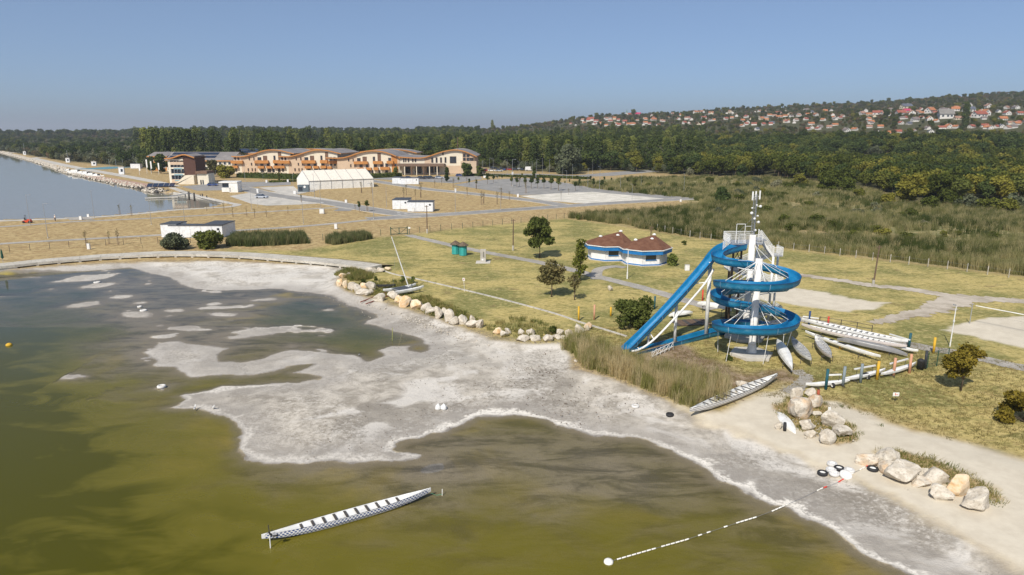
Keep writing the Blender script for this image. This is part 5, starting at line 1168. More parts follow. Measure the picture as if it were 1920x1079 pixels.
# trailer and clutter behind the slide
tr = thing('boat_trailer', 'black boat trailer with wheels behind the lower ring of the slide', 'trailer', gp(1372, 604), 0.3)
MB().beam((-1.4, -0.5, 0.5), (1.4, -0.5, 0.5), 0.1, 0.12).beam((-1.4, 0.5, 0.5), (1.4, 0.5, 0.5), 0.1, 0.12).beam((-1.2, -0.5, 0.5), (-1.2, 0.5, 0.5), 0.08, 0.08).beam((1.2, -0.5, 0.5), (1.2, 0.5, 0.5), 0.08, 0.08).beam((1.4, 0, 0.5), (2.6, 0, 0.45), 0.09, 0.09).build('frame', M_DARKM, tr)
for s_ in (-0.7, 0.7):
    m = MB().lathe([(0.18, -0.09), (0.34, -0.1), (0.36, 0), (0.34, 0.1), (0.18, 0.09)], 16)
    for i in range(len(m.v)): x, y, z = m.v[i]; m.v[i] = (x, z + s_, y + 0.36)
    m.build('wheel', M_BLACK, tr)
mt = thing('old_mat', 'flat grey brown wooden raft lying in the grass behind the lower chute', 'raft', gp(1295, 606), 0.15)
for k_ in range(9): MB().box((-2.0 + k_ * 0.5, 0, 0.09), (0.46, 2.6 + random.uniform(-.1, .1), 0.06)).build('plank', M_BROWNP if k_ % 3 else M_BENCH, mt)
# boat racks: posts of several colours with white beams
def pmat(nm, c_): return paint(nm, c_, tuple(q * 0.7 + 0.08 for q in c_), 0.6, 0.3)
P_TEAL = pmat('teal_paint', (0.015, 0.09, 0.115)); P_GREY = pmat('slate_paint', (0.20, 0.24, 0.26)); P_YEL = pmat('yellow_paint', (0.60, 0.36, 0.03)); P_ORG = pmat('salmon_paint', (0.55, 0.29, 0.18)); P_BLK = pmat('black_paint', (0.03, 0.035, 0.04)); P_RED = pmat('red_paint', (0.58, 0.06, 0.04)); P_DBL = pmat('deep_blue_paint', (0.012, 0.05, 0.16)); P_GRN = pmat('green_paint', (0.015, 0.07, 0.045)); P_BRED = pmat('brick_red_paint', (0.35, 0.08, 0.04))
for (px, pt, pb, mat, r, lab, grp) in (
    (1548, 692, 731, P_TEAL, .13, 'teal post at the left end of the kayak rack', 'coloured posts of the kayak rack'), (1580, 687, 725, P_GREY, .13, 'slate grey post right of the teal post', 'coloured posts of the kayak rack'),
    (1613, 682, 718, P_GREY, .13, 'slate grey post beside the trolley wheel', 'coloured posts of the kayak rack'), (1644, 677, 712, P_YEL, .13, 'yellow post in the middle of the kayak rack', 'coloured posts of the kayak rack'),
    (1675, 671, 705, P_ORG, .13, 'salmon post right of the yellow rack post', 'coloured posts of the kayak rack'), (1705, 664, 700, P_ORG, .13, 'salmon post at the right end of the kayak rack', 'coloured posts of the kayak rack'),
    (1734, 658, 692, P_BLK, .14, 'black post at the corner of the green wire fence', None), (1750, 633, 663, P_YEL, .13, 'yellow post on the paved path by the fence', None),
    (1704, 625, 651, P_TEAL, .14, 'blue post at the far end of the stored boats', None), (1552, 594, 612, P_RED, .12, 'red post behind the stored boats', None), (1516, 584, 612, P_DBL, .12, 'dark blue post at the near end of the stored boats', None),
    (1085, 575, 602, P_YEL, .12, 'yellow post on the lawn behind the rocks', None), (1114, 572, 600, P_ORG, .12, 'salmon post between two yellow posts', None), (1145, 576, 593, P_YEL, .12, 'yellow post at the left of the dark bush', None),
    (1227, 556, 580, P_TEAL, .12, 'teal post at the right of the dark bush', None), (1317, 544, 564, P_RED, .11, 'red post on the path behind the steep chute', None), (1264, 552, 562, P_ORG, .11, 'salmon post on the path beyond the steep chute', None), (1534, 731, 745, P_BRED, .12, 'short rust red post by the boulders', None), (1365, 578, 604, P_ORG, .12, 'salmon post behind the slide ring', None)):
    p = gp(px, pb); k_ = mpp(pb, p.z); h = (pb - pt) * k_ / math.cos(R(16)); m = MB().tube((0, 0, -0.1), (random.uniform(-.03, .03), 0, h), r, 10); o = m.build('post', mat, None, True, p); tag(o, lab, 'post', grp)
for (p, q, z, lab) in (((1550, 698), (1578, 697), 1.75, 'white beam between the teal and slate posts'), ((1603, 687), (1642, 680), 1.75, 'white beam by the yellow post'), ((1670, 677), (1703, 668), 1.75, 'white beam between the salmon posts'), ((1669, 622), (1707, 633), 1.75, 'white beam at the blue post'), ((1506, 589), (1536, 593), 1.75, 'white beam at the dark blue post')):
    a = Vector((*G(p[0], p[1], z + .3), z)); b = Vector((*G(q[0], q[1], z + .3), z)); tag(MB().beam((0, 0, 0), b - a, 0.14, 0.12).build('rack_beam', M_WHITE, None, False, a), lab, 'beam', 'white beams of the kayak racks')
    lg = thing('rack_leg', 'thin dark steel leg pair under the ' + lab, 'leg frame', a); 
    for u in (0.12, 0.88): c_ = (b - a) * u; MB().tube((c_.x, c_.y, -0.06), (c_.x, c_.y, -z + LAND - 0.05), 0.025, 5).build('leg', M_DARKM, lg)
fn = thing('rail_fence', 'low dark steel rail behind the stored boats', 'rail', (0, 0, 0)); fp = [(1536, 610), (1576, 616), (1606, 621), (1634, 627)]
gpv = [gp(*q) for q in fp]
for p in gpv: MB().tube(p, p + Vector((0, 0, 1.1)), 0.05, 6).build('post', M_DARKM, fn)
for a, b in zip(gpv[:-1], gpv[1:]):
    for z_ in (0.6, 1.05): MB().tube(a + Vector((0, 0, z_)), b + Vector((0, 0, z_)), 0.03, 5).build('rail', M_DARKM, fn)
fn = thing('wire_fence', 'short green wire fence panel beside the yellow brown tree', 'fence', (0, 0, 0)); gpv = [gp(1738, 691), gp(1756, 687), gp(1776, 682)]
for p in gpv: MB().tube(p, p + Vector((0, 0, 1.7)), 0.045, 6).build('post', P_GRN, fn)
for a, b in zip(gpv[:-1], gpv[1:]):
    m = MB()
    for z_ in (0.12, 0.45, 0.8, 1.2, 1.62): m.tube(a + Vector((0, 0, z_)), b + Vector((0, 0, z_)), 0.014, 4)
    for k_ in range(1, 10): c_ = a.lerp(b, k_ / 10); m.tube(c_ + Vector((0, 0, .1)), c_ + Vector((0, 0, 1.65)), 0.008, 4)
    m.build('wire_panel', P_GRN, fn)
tag(MB().lathe([(0.30, 0), (0.34, 0.9), (0.36, 0.95), (0.2, 1.1), (0, 1.12)], 12).build('rubbish_bin', M_BLACK, None, True, gp(1725, 693)), 'black rubbish bin beside the end of the kayak rack', 'bin')
# tyres
def tyre(label, px, py, mat, r=0.34, hub=None, stand=False, z=None, group=None):
    p = gp(px, py) if z is None else Vector((*G(px, py, z), z)); t_ = thing('tyre', label, 'tyre', p, random.uniform(0, 3), group)
    prof = [(r * 0.55, 0.02), (r * 0.62, 0.0), (r * 0.9, 0.0), (r, 0.06), (r, 0.16), (r * 0.9, 0.22), (r * 0.62, 0.22), (r * 0.55, 0.20), (r * 0.55, 0.02)]
    m = MB().lathe(prof, 20); h = MB().lathe([(r * 0.545, 0.05), (r * 0.545, 0.16), (r * 0.3, 0.13), (0.0, 0.15)], 14)
    if stand:
        for q in (m, h):
            for i in range(len(q.v)): x, y, zz_ = q.v[i]; q.v[i] = (x, zz_ - 0.1, y + r)
    m.f = [f for f in m.f if len(f) == 4]; m.m = [0] * len(m.f)
    m.build('rubber', mat, t_, True); h.build('hub', hub or M_WHITE, t_); return t_
M_PTYRE = paint('whitewashed_tyre', (0.62, 0.61, 0.59), (0.36, 0.34, 0.32), 0.7, 0.3, False)
for i, (a, b, mt_, lab) in enumerate(((1542, 890, M_BLACK, 'black tyre at the left of the tyre heap'), (1560, 873, M_PTYRE, 'whitewashed tyre at the back of the tyre heap'), (1558, 884, M_PTYRE, 'whitewashed tyre in the middle of the tyre heap'), (1573, 881, M_BLACK, 'dark rimmed tyre in the middle of the tyre heap'), (1564, 891, M_PTYRE, 'whitewashed tyre at the front of the tyre heap'), (1592, 885, M_PTYRE, 'whitewashed tyre at the right of the tyre heap'))): tyre(lab, a, b, mt_, 0.36, group='tyres heaped on the sand')
tyre('large whitewashed tyre standing on the right of the heap', 1585, 893, M_PTYRE, 0.42, stand=False).rotation_euler = (0.45, 0, 0)
tyre('black tyre half against the long boulder row', 1636, 882, M_BLACK, 0.38); tyre('dark tyre lying on the dry mud', 1256, 780, M_BLACK, 0.34, M_BLACK); tyre('pale tyre lying on the mud left of the reeds', 1191, 764, M_PTYRE, 0.34, M_CONC)
tyre('black tyre standing beside the leaning white canoe', 1471, 808, M_BLACK, 0.36, stand=True); tyre('dark tyre at the end of the striped dragon boat', 1326, 754, M_BLACK, 0.34, M_BLACK, True)
tyre('white rim tyre on the mud tongue tip', 303, 727, M_PTYRE, 0.4, M_CONC, z=0.02); tyre('white tyre half sunk in the upper shallow water', 269, 584, M_PTYRE, 0.45, M_CONC, z=-0.05); tyre('white tyre beyond the sunken tyre', 262, 577, M_PTYRE, 0.3, z=-0.05); tyre('pale tyre on the islet near the promenade', 182, 531, M_PTYRE, 0.5, M_CONC, z=0.0)
for a, b, lab in ((1627, 712, 'small trolley wheel under the kayak rack'), (1561, 728, 'pale wheel in the grass below the teal post'), (1577, 655, 'yellow wheel rim under the stored boats'), (1678, 651, 'yellow wheel rim near the blue post')): tyre(lab, a, b, M_BLACK if b > 700 else P_YEL, 0.25, stand=True)
# float line from the beach into the water, and buoys
M_FRED = paint('red_float', (0.65, 0.05, 0.03), None, 0.4); M_FWHT = paint('white_float', (0.80, 0.78, 0.72), (0.6, 0.5, 0.3), 0.4)
line = [(1645, 877), (1620, 891), (1600, 900), (1570, 912), (1540, 920), (1505, 935), (1450, 958), (1415, 971), (1385, 980), (1330, 998), (1285, 1013), (1235, 1027), (1190, 1040), (1145, 1053)]
lp = [Vector((*G(a, b, 0.05), 0)) for a, b in line]
for v in lp: v.z = max(TZ(v.x, v.y), 0.0) + 0.06
fl = thing('float_line', 'red and white float line running from the tyres into the water', 'float line', (0, 0, 0)); MB().pipe(lp, 0.010, 5).build('rope', M_GREYB, fl)
def run(pts, s0, s1, step):
    L_ = [0]
    for i in range(1, len(pts)): L_.append(L_[-1] + (pts[i] - pts[i - 1]).length)
    s_ = s0 * L_[-1]; out = []
    while s_ < s1 * L_[-1]:
        i = max(j for j in range(len(L_)) if L_[j] <= s_); i = min(i, len(pts) - 2); u = (s_ - L_[i]) / (L_[i + 1] - L_[i]); out.append((pts[i].lerp(pts[i + 1], u), (pts[i + 1] - pts[i]).normalized())); s_ += step
    return out
def seg_between(x0, x1, mt_, step=0.34):
    on = [(p, d) for p, d in run(lp, 0, 0.999, 0.17) if x0 >= pxof(p.x, p.y, p.z)[0] >= x1]
    for p, d in on[::max(1, int(step / 0.17))]: MB().pipe([p - d * 0.14, p - d * 0.08, p + d * 0.08, p + d * 0.14], 0.045, 8).build('float', mt_, fl, True)
for q in ((1636, 1624, M_FRED), (1622, 1610, M_FWHT), (1598, 1584, M_FWHT), (1583, 1569, M_FRED), (1548, 1545, M_FRED), (1543, 1534, M_FWHT), (1478, 1448, M_FWHT), (1416, 1389, M_FWHT), (1384, 1381, M_FWHT), (1364, 1354, M_FWHT), (1332, 1325, M_FWHT), (1314, 1311, M_FWHT), (1288, 1240, M_FWHT), (1230, 1160, M_FWHT)): seg_between(*q)
def buoy(px, py, col, r, lab, name='buoy'):
    p = Vector((*G(px, py, 0), 0)); tag(MB().lathe([(0, -r * .5), (r * .8, -r * .3), (r, 0.02), (r * .9, r * .45), (r * .5, r * .75), (0, r * .85)], 16).build(name, col, None, True, p), lab, 'buoy')
buoy(1141, 1055, M_FWHT, 0.28, 'white float at the outer end of the float line'); buoy(17, 648, P_YEL, 0.34, 'yellow buoy alone at the left edge of the lake')
# driftwood and oddments on the flats
for i, (a, b, ln, lab) in enumerate(((1380, 757, 1.6, 'curved brown branch below the striped dragon boat'), (1365, 762, 1.5, 'thin dark branch left of the curved branch'), (1350, 764, 1.3, 'bent branch on the sand at the dragon boat middle'), (1395, 752, 1.4, 'brown branch near the dragon boat bow'))):
    p = gp(a, b); m = MB().pipe([(0, 0, 0.03), (ln * 0.35, -0.12, 0.06), (ln * 0.7, 0.05, 0.05), (ln, 0.35, 0.03)], 0.028, 5, 0.012); o = m.build('branch', M_BARK, None, False, p); o.rotation_euler = (0, 0, 2.4 + i * 0.1); tag(o, lab, 'branch', 'branches lying on the sand')
tag(MB().box((0, 0, 0.2), (0.5, 0.35, 0.4)).box((0.1, 0.05, 0.42), (0.3, 0.3, 0.06)).build('crate', paint('orange_wood', (0.50, 0.20, 0.06)), None, False, gp(1312, 757)), 'orange brown wooden box at the edge of the reeds', 'box')
def slab(px, py, d, lab, h=0.02, mat=None):
    p = gp(px, py); n = 9; r_ = random.Random(px); pts_ = [(d * math.cos(a) * r_.uniform(.7, 1.1), d * 0.6 * math.sin(a) * r_.uniform(.7, 1.1)) for a in [6.283 * k / n for k in range(n)]]
    return pts_
# two white bags on the spit
for a, b, lab in ((822, 764, 'small white bag on the mud spit'), (832, 764, 'small white bag beside the other one')):
    p = gp(a, b + 4); r_ = random.Random(a); m = MB().lathe([(0.24, 0), (0.30, 0.12), (0.22, 0.34), (0.10, 0.48), (0.03, 0.56)], 8); m.v = [(x + r_.uniform(-.04, .04), y + r_.uniform(-.04, .04), z) for x, y, z in m.v]; tag(m.build('white_bag', M_WHITE, None, True, p), lab, 'bag')
# ---- catamaran on its launching rails
cz = LAND + 0.35
a = Vector((*G(727, 552, cz), cz)); b = Vector((*G(786, 541, cz), cz)); dx = (b - a); rz = math.atan2(dx.y, dx.x); Lc = dx.length
cat_ = thing('catamaran', 'small white beach catamaran with bare mast between the rocks', 'catamaran', (a + b) / 2, rz)
for s_ in (-1.0, 1.0):
    me, S = hull_mesh('float_hull', Lc * 1.05, 0.45, 0.45, [M_WHITE, M_WHITE, M_WHITE], 3.0, 0.3, deck=True); inst(me, 'hull', cat_, (0, s_, 0))
MB().box((-0.35 * 1, 0, 0.52), (2.2, 1.9, 0.03)).build('trampoline', simple('trampoline', (0.055, 0.062, 0.075), 0.8), cat_)
for x_ in (-1.5, 0.8): MB().beam((x_, -1.1, 0.5), (x_, 1.1, 0.5), 0.09, 0.09).build('cross_beam', M_GREYM, cat_)
mb_ = Vector((0.82, -0.1, 0.5)); wx = PD(731, 441, 0) if False else None
ztop = 9.2; q_ = Vector((*G(733, 443, ztop), ztop)); base_w = (a + b) / 2
rel = Matrix.Rotation(-rz, 3, 'Z') @ (Vector((lat(733, base_w.y + 0.4, 0.0), base_w.y + 0.4, 0)) - base_w)
D_ = base_w.y + 0.3; tw = PD(734, 444, D_); tl = Matrix.Rotation(-rz, 3, 'Z') @ (tw - base_w)
MB().tube(mb_, tl, 0.085, 8, 0.055).build('mast', M_WSTEEL, cat_)
for e_ in ((1.6, 1.0, 0.5), (1.6, -1.0, 0.5), (-1.9, 0, 0.5)): MB().tube(mb_.lerp(tl, 0.75), e_, 0.008, 4).build('stay', M_GREYM, cat_)
for (p, q, lab) in (((676, 571), (724, 551), 'left rusty rail below the catamaran'), ((686, 575), (735, 555), 'right rusty rail below the catamaran')):
    u = gp(*p); v = gp(*q); v.z = LAND + 0.22; u.z = max(u.z, 0.15) + 0.28; tag(MB().beam((0, 0, 0), v - u, 0.12, 0.12).build('slip_rail', paint('rusty_rail', (0.22, 0.07, 0.045), (0.35, 0.22, 0.16), 0.8), None, False, u), lab, 'rail', 'launching rails')
o = thing('covered_dinghy', 'black covered dinghy behind the catamaran', 'dinghy', gp(724, 540), 0.1); me, S = hull_mesh('hull', 2.9, 1.1, 0.42, [M_BLACK, M_BLACK, M_BLACK], 2.2, 0.2, deck=True); inst(me, 'hull', o)
# ---- boulders
t = NT('limestone'); p = t.pos(); n1 = t.noise(p, 1.7, 6, 0.68); n2 = t.noise(p, 7.0, 5, 0.7); oi = t.n('ObjectInfo').outputs['Random']
c = t.mix(t.rng(n1, 0.35, 0.65), (0.46, 0.405, 0.325), (0.64, 0.59, 0.505)); wm = t.math('MULTIPLY', t.rng(oi, 0.55, 1.0, 0, 0.7), t.rng(t.noise(p, 0.9, 4, 0.6), 0.42, 0.62)); c = t.mix(wm, c, (0.60, 0.38, 0.19)); c = t.mix(t.rng(n2, 0.53, 0.68, 0, 0.7), c, (0.24, 0.20, 0.15))
M_ROCK = t.bsdf(c, 0.92, 0, t.bump(t.math('ADD', n1, t.math('MULTIPLY', n2, 0.5)), 0.9, 0.12), 0.2)
t = NT('orange_limestone'); p = t.pos(); n1 = t.noise(p, 1.2, 6, 0.68); n2 = t.noise(p, 7.0, 5, 0.7); c = t.mix(t.rng(n1, 0.35, 0.6), (0.62, 0.40, 0.20), (0.70, 0.58, 0.42)); c = t.mix(t.rng(n2, 0.6, 0.75, 0, 0.6), c, (0.30, 0.19, 0.10)); M_ROCKO = t.bsdf(c, 0.92, 0, t.bump(t.math('ADD', n1, t.math('MULTIPLY', n2, 0.5)), 0.9, 0.12), 0.2)
def boulder(px, py, w_, h_, seed, lab, grp, orange=False, dep=0.8, tilt=0.0):
    """px,py: middle of its foot; w_,h_: size in photo pixels"""
    p = gp(px, py); k_ = mpp(py, p.z); a = w_ * k_ / 2; hz_ = h_ * k_ * 1.02; r_ = random.Random(seed)
    bm = bmesh.new(); bmesh.ops.create_icosphere(bm, subdivisions=3, radius=1.0)
    cuts = [(Vector((r_.gauss(0, 1), r_.gauss(0, 1), r_.gauss(0, 0.8))).normalized(), r_.uniform(0.45, 0.74)) for _ in range(11)]
    for v in bm.verts:
        c_ = v.co.copy(); 
        for nrm, d in cuts:
            e_ = c_.dot(nrm)
            if e_ > d: c_ -= nrm * (e_ - d) * 0.93
        c_ *= 1 + 0.13 * (mnoise.noise(c_ * 2.3 + Vector((seed, 0, 0))) + 0.5 * mnoise.noise(c_ * 6 + Vector((seed, 0, 0))))
        v.co = c_
    xs = [v.co.x for v in bm.verts]; zs_ = [v.co.z for v in bm.verts]; ys_ = [v.co.y for v in bm.verts]
    for v in bm.verts:
        v.co = Vector((v.co.x / max(max(xs), -min(xs)) * a, v.co.y / max(max(ys_), -min(ys_)) * a * dep, (v.co.z - min(zs_)) / (max(zs_) - min(zs_)) * hz_ * 1.12 - hz_ * 0.12))
    me = bpy.data.meshes.new('boulder'); bm.to_mesh(me); bm.free(); me.materials.append(M_ROCKO if orange else M_ROCK)
    o = link(bpy.data.objects.new('boulder', me)); o.location = p + Vector((0, a * dep * 0.55, -hz_ * 0.06)); o.rotation_euler = (0, tilt, 0)
    if lab: tag(o, lab, 'boulder', grp)
    return o
gA = 'white boulders among dry grass on the sand'
for i, (a, b, w_, h_, lab) in enumerate(((1494, 752, 20, 24, 'narrow upright white boulder at the back left of the grass patch'), (1522, 745, 22, 15, 'small mottled white boulder beside the rust red post'), (1530, 767, 32, 24, 'cracked white boulder below the rust red post'), (1504, 788, 46, 38, 'biggest white boulder, behind the leaning white canoe'), (1533, 782, 18, 9, 'flat white stone between the big boulders'), (1562, 803, 38, 30, 'large cracked white boulder behind the small sign'), (1514, 808, 30, 20, 'blocky white boulder right of the leaning canoe'), (1522, 822, 20, 14, 'low split boulder at the front of the grass patch'), (1545, 820, 14, 13, 'small white stone left of the cube shaped boulder'), (1553, 835, 34, 26, 'cube shaped white boulder at the front'), (1578, 821, 38, 18, 'smooth oval white boulder at the right end'), (1461, 806, 14, 12, 'small mottled stone behind the standing tyre'))): boulder(a, b, w_ * 1.12, h_ * 1.12, 400 + i, lab, gA)
gB = 'large boulders in a row on the beach'
for i, (a, b, w_, h_, lab, og) in enumerate(((1629, 874, 42, 22, 'smooth white boulder at the left end of the row', 0), (1664, 866, 50, 22, 'long flat white boulder resting on its neighbours', 0), (1666, 889, 42, 22, 'pale boulder under the long flat one', 0), (1694, 907, 68, 34, 'widest rough boulder of the row', 0), (1729, 914, 32, 16, 'small low boulder in front of the widest one', 0), (1738, 897, 24, 20, 'white boulder behind the small low one', 0), (1757, 911, 50, 28, 'yellowish block boulder in the middle of the row', 0), (1768, 939, 46, 26, 'pale low block at the front of the row', 0), (1800, 930, 46, 38, 'orange stained tilted boulder near the right end', 1), (1838, 957, 62, 40, 'big white boulder at the right end of the row', 0))): boulder(a, b, w_ * 1.05, h_ * 1.05, 440 + i, lab, gB, bool(og))
gC = 'rocks along the shore from the promenade to the reeds'
RK = [(637,537,12,14),(648,540,12,14),(659,545,16,16),(669,548,18,15),(680,544,17,13),(677,553,24,10),(694,545,20,17),(691,555,18,12),(641,521,16,8),(654,518,12,7),(693,513,26,11),(712,511,16,9),(727,508,12,7),(712,565,24,14),(735,562,22,16),(748,570,18,16),(758,577,24,22),(771,570,10,8),(782,581,24,18),(800,584,22,16),(806,589,22,12),(822,598,16,24),(832,593,10,16),(841,604,26,24),(850,610,18,16),(868,608,22,18),(884,603,14,12),(884,616,26,16),(897,616,18,16),(933,628,18,14),(944,632,18,12),(952,627,12,12),(979,629,15,12),(996,630,18,13),(980,640,26,12),(1003,640,22,10),(1025,641,24,13),(1044,637,18,10),(1050,630,15,13),(1066,632,16,14),(1085,625,20,18),(1102,622,10,12),(1104,618,18,14),(1058,637,12,8),(1396,728,28,12),(1378,741,10,10),(1080,680,7,5)]
for i, (a, b, w_, h_) in enumerate(RK):
    og = i in (1, 4, 15, 18, 29); o = boulder(a, b, w_ * 1.08, h_ * 1.04, 480 + i, None, gC, og or (i < 20 and i % 4 == 0)); o['category'] = 'rock'; o['group'] = gC
    o.name = 'rock'; wh = 'left of the catamaran' if a < 730 else 'right of the catamaran' if a < 815 else 'in the rock group before the gap' if a < 905 else 'between the gap and the reeds' if a < 1120 else 'under the striped dragon boat'
    later(o, ('orange' if og else 'large white' if w_ > 20 else 'small pale' if w_ < 15 else 'white') + ' shore rock', wh, a)
for i in range(70):     # scattered stones below the rock row
    pass
# ================================================================ BUILDINGS
M_TAN = simple('tan_render', (0.55, 0.42, 0.30), 0.85, 0.08, 0.4, bump=0.1, dirt=((0.42, 0.27, 0.16), 0.3))
M_CREAM = simple('cream_render', (0.68, 0.62, 0.50), 0.85, 0.06, 0.4, dirt=((0.55, 0.46, 0.34), 0.3))
M_ORANGE = simple('orange_timber', (0.46, 0.20, 0.05), 0.6, 0.15, 1.5)
M_ROOFG = noisy('grey_membrane_roof', (0.20, 0.185, 0.18), (0.27, 0.25, 0.24), 0.12, 0.7)
M_GLASS = simple('dark_window_glass', (0.025, 0.035, 0.05), 0.12, 0.3, 0.5, spec=0.8)
M_BROWNW = simple('brown_louvre', (0.16, 0.09, 0.055), 0.7, 0.2, 1.0)
M_TOWERB = simple('dark_brown_cladding', (0.075, 0.030, 0.018), 0.7, 0.15, 1.0)
M_SOLAR = simple('solar_panel', (0.010, 0.018, 0.045), 0.18, 0.3, 0.5, spec=0.8)
M_TENT = paint('white_tent_fabric', (0.80, 0.79, 0.75), (0.68, 0.65, 0.58), 0.7, 0.3, False, 0.5)
M_TROOF = paint('cream_tent_roof', (0.74, 0.69, 0.60), (0.62, 0.56, 0.47), 0.7, 0.3, False, 0.4)
M_CONTW = paint('white_container', (0.72, 0.74, 0.76), (0.50, 0.50, 0.50), 0.5, 0.4, True, 0.3)
M_CROOF = simple('dark_container_roof', (0.06, 0.065, 0.075), 0.6, 0.25, 0.8)
M_HEDGE = L_OLIVE
def facade(name, label, D, x0p, ybase, prof, depth, group=None):
    """thing standing at distance D, its local x across the view and z up"""
    X0 = lat(x0p, D, 8); o = thing(name, label, 'building', (X0, D, LAND), 0, group)
    def u(px, z=8): return lat(px, D, z) - X0
    def zz_(py): return CAM_H - D * yz(py) - LAND
    return o, u, zz_
def fbox(o, name, u, zf, px0, px1, py0, py1, out, thick, mat):
    a, b = u(px0), u(px1); z0, z1 = zf(py1), zf(py0)
    return MB().box(((a + b) / 2, -out + thick / 2, (z0 + z1) / 2), (abs(b - a), thick, z1 - z0)).build(name, mat, o)
def window_unit(o, u, zf, px0, px1, py0, py1, mat=M_GLASS, split=True):
    a, b = u(px0), u(px1); z0, z1 = zf(py1), zf(py0); w_ = b - a
    f = MB().box(((a + b) / 2, -0.06, z1 + 0.05), (w_ + 0.24, 0.14, 0.12)).box(((a + b) / 2, -0.08, z0 - 0.05), (w_ + 0.24, 0.18, 0.12)).box((a - 0.06, -0.06, (z0 + z1) / 2), (0.12, 0.14, z1 - z0)).box((b + 0.06, -0.06, (z0 + z1) / 2), (0.12, 0.14, z1 - z0))
    if split and w_ > 1.6: f.box(((a + b) / 2, -0.05, (z0 + z1) / 2), (0.08, 0.12, z1 - z0))
    fo = f.build('window', M_BROWNW if mat is M_GLASS else mat, o); MB().box(((a + b) / 2, -0.02, (z0 + z1) / 2), (w_, 0.06, z1 - z0)).build('pane', mat, fo)
def wave_wing(label, D, top, base_py, segs, depth, wins, balcs, extras=(), name='hotel_wing', ov=1.3, group='wavy roofed hotel wings'):
    o, u, zf = facade(name, label, D, top[0][0], base_py, top, depth, group); tp = smoothp(crom([Vector((u(a), 0, zf(b))) for a, b in top], 6), 3)
    for (pa, pb, mat) in segs:
        xa, xb = u(pa), u(pb); xs = [xa] + [p.x for p in tp if xa < p.x < xb] + [xb]
        zt = [np.interp(x, [p.x for p in tp], [p.z for p in tp]) - 0.55 for x in xs]; n = len(xs)
        m = MB(); m.v = [(x, 0, -0.2) for x in xs] + [(x, 0, z) for x, z in zip(xs, zt)] + [(x, depth, -0.2) for x in xs] + [(x, depth, z) for x, z in zip(xs, zt)]
        for i in range(n - 1): m.f += [(i, i + 1, n + i + 1, n + i), (2 * n + i + 1, 2 * n + i, 3 * n + i, 3 * n + i + 1)]
        m.f += [(0, n, 3 * n, 2 * n), (n - 1, 3 * n - 1, 4 * n - 1, 2 * n - 1)]; m.f[-1] = (n - 1, 2 * n + n - 1, 3 * n + n - 1, n + n - 1); m.m = [0] * len(m.f)
        m.build('wall', mat, o)
    n = len(tp); m = MB(); y0, y1 = -ov, depth + 0.5; th = 0.55
    for p in tp: m.v += [(p.x, y0, p.z), (p.x, y1, p.z - 0.6), (p.x, y1, p.z - th - 0.6), (p.x, y0, p.z - th)]
    for i in range(n - 1):
        a, b = 4 * i, 4 * i + 4; m.f += [(a, b, b + 1, a + 1), (a + 1, b + 1, b + 2, a + 2), (a + 2, b + 2, b + 3, a + 3), (a + 3, b + 3, b, a)]; m.m += [0, 1, 1, 1]
    m.f += [(0, 1, 2, 3), (4 * n - 1, 4 * n - 2, 4 * n - 3, 4 * n - 4)]; m.m += [1, 1]
    m.build('roof', [M_ROOFG, M_ORANGE], o, False)
    for q in wins: window_unit(o, u, zf, *q)
    for (a, b, c_, d_) in balcs:
        fbox(o, 'balcony', u, zf, a, b, c_, d_, 1.5, 1.45, M_ORANGE)
    for (nm, a, b, c_, d_, out, th_, mat) in extras: fbox(o, nm, u, zf, a, b, c_, d_, out, th_, mat)
    return o, u, zf
def std_wing(dx, label, D, endx):
    s = lambda x: x + dx
    tanw = [(s(467), s(468.4), 295.5, 300.5), (s(475.6), s(477), 295.5, 300.5), (s(470.3), s(471.8), 306, 310.4), (s(478), s(479.4), 306, 310.4), (s(463.2), s(465), 316.2, 321), (s(470.8), s(472.2), 316.2, 321), (s(476.6), s(478), 316.2, 321)]
    cr = [(s(483.5), s(489.7), 295.5, 300.6), (s(494), s(500.8), 292.8, 300.6, M_BROWNW), (s(513.5), s(516.4), 292.5, 300.5), (s(522.5), s(527.5), 286, 300, M_BROWNW), (s(488), s(493), 307.5, 312), (s(500), s(504.6), 307, 311.5), (s(514.2), s(519.5), 306.5, 311.8),
          (s(488), s(493), 317, 323), (s(500), s(506.5), 317, 323), (s(509.5), s(513.4), 317, 323), (s(520), s(524), 316, 323), (s(531), s(534), 295, 300), (s(538), s(541), 295, 300), (s(531), s(534), 307, 311), (s(538), s(541), 307, 311), (s(531), s(534), 316, 322)]
    bal = [(s(478.5), s(504), 301, 306.6), (s(513), s(527), 300.6, 306.4), (s(529), s(547), 302, 307.4), (s(483.7), s(495.5), 311.6, 316), (s(499.6), s(509.4), 311.6, 316), (s(513.2), s(524), 311, 315.6), (s(526), s(534), 312.4, 316.4)]
    return wave_wing(label, D, [(s(436), 292.5), (s(452), 293.2), (s(466), 291), (s(482), 286.5), (s(497), 282), (s(512), 280.3), (s(528), 281.6), (s(542), 285), (s(553), 287.6)], 326, [(s(452), s(483), M_TAN), (s(483), s(545), M_CREAM), (s(438), s(452), M_CREAM)], 46, [w_ if len(w_) == 5 else w_ for w_ in tanw + cr] + [(s(440), s(442.5), 295, 300), (s(446), s(448.5), 295, 300), (s(440), s(442.5), 306, 310), (s(440), s(442.5), 316, 322)], bal + [(s(434), s(456), 301.3, 306.8), (s(431), s(446), 311, 315.5)])
DH = G(500, 327.5)[1]
std_wing(0, 'leftmost wavy roofed hotel wing with orange balconies', DH + 8, 0)
std_wing(88, 'second wavy roofed hotel wing, behind the left of the white tent', DH + 4, 0)
s = 0
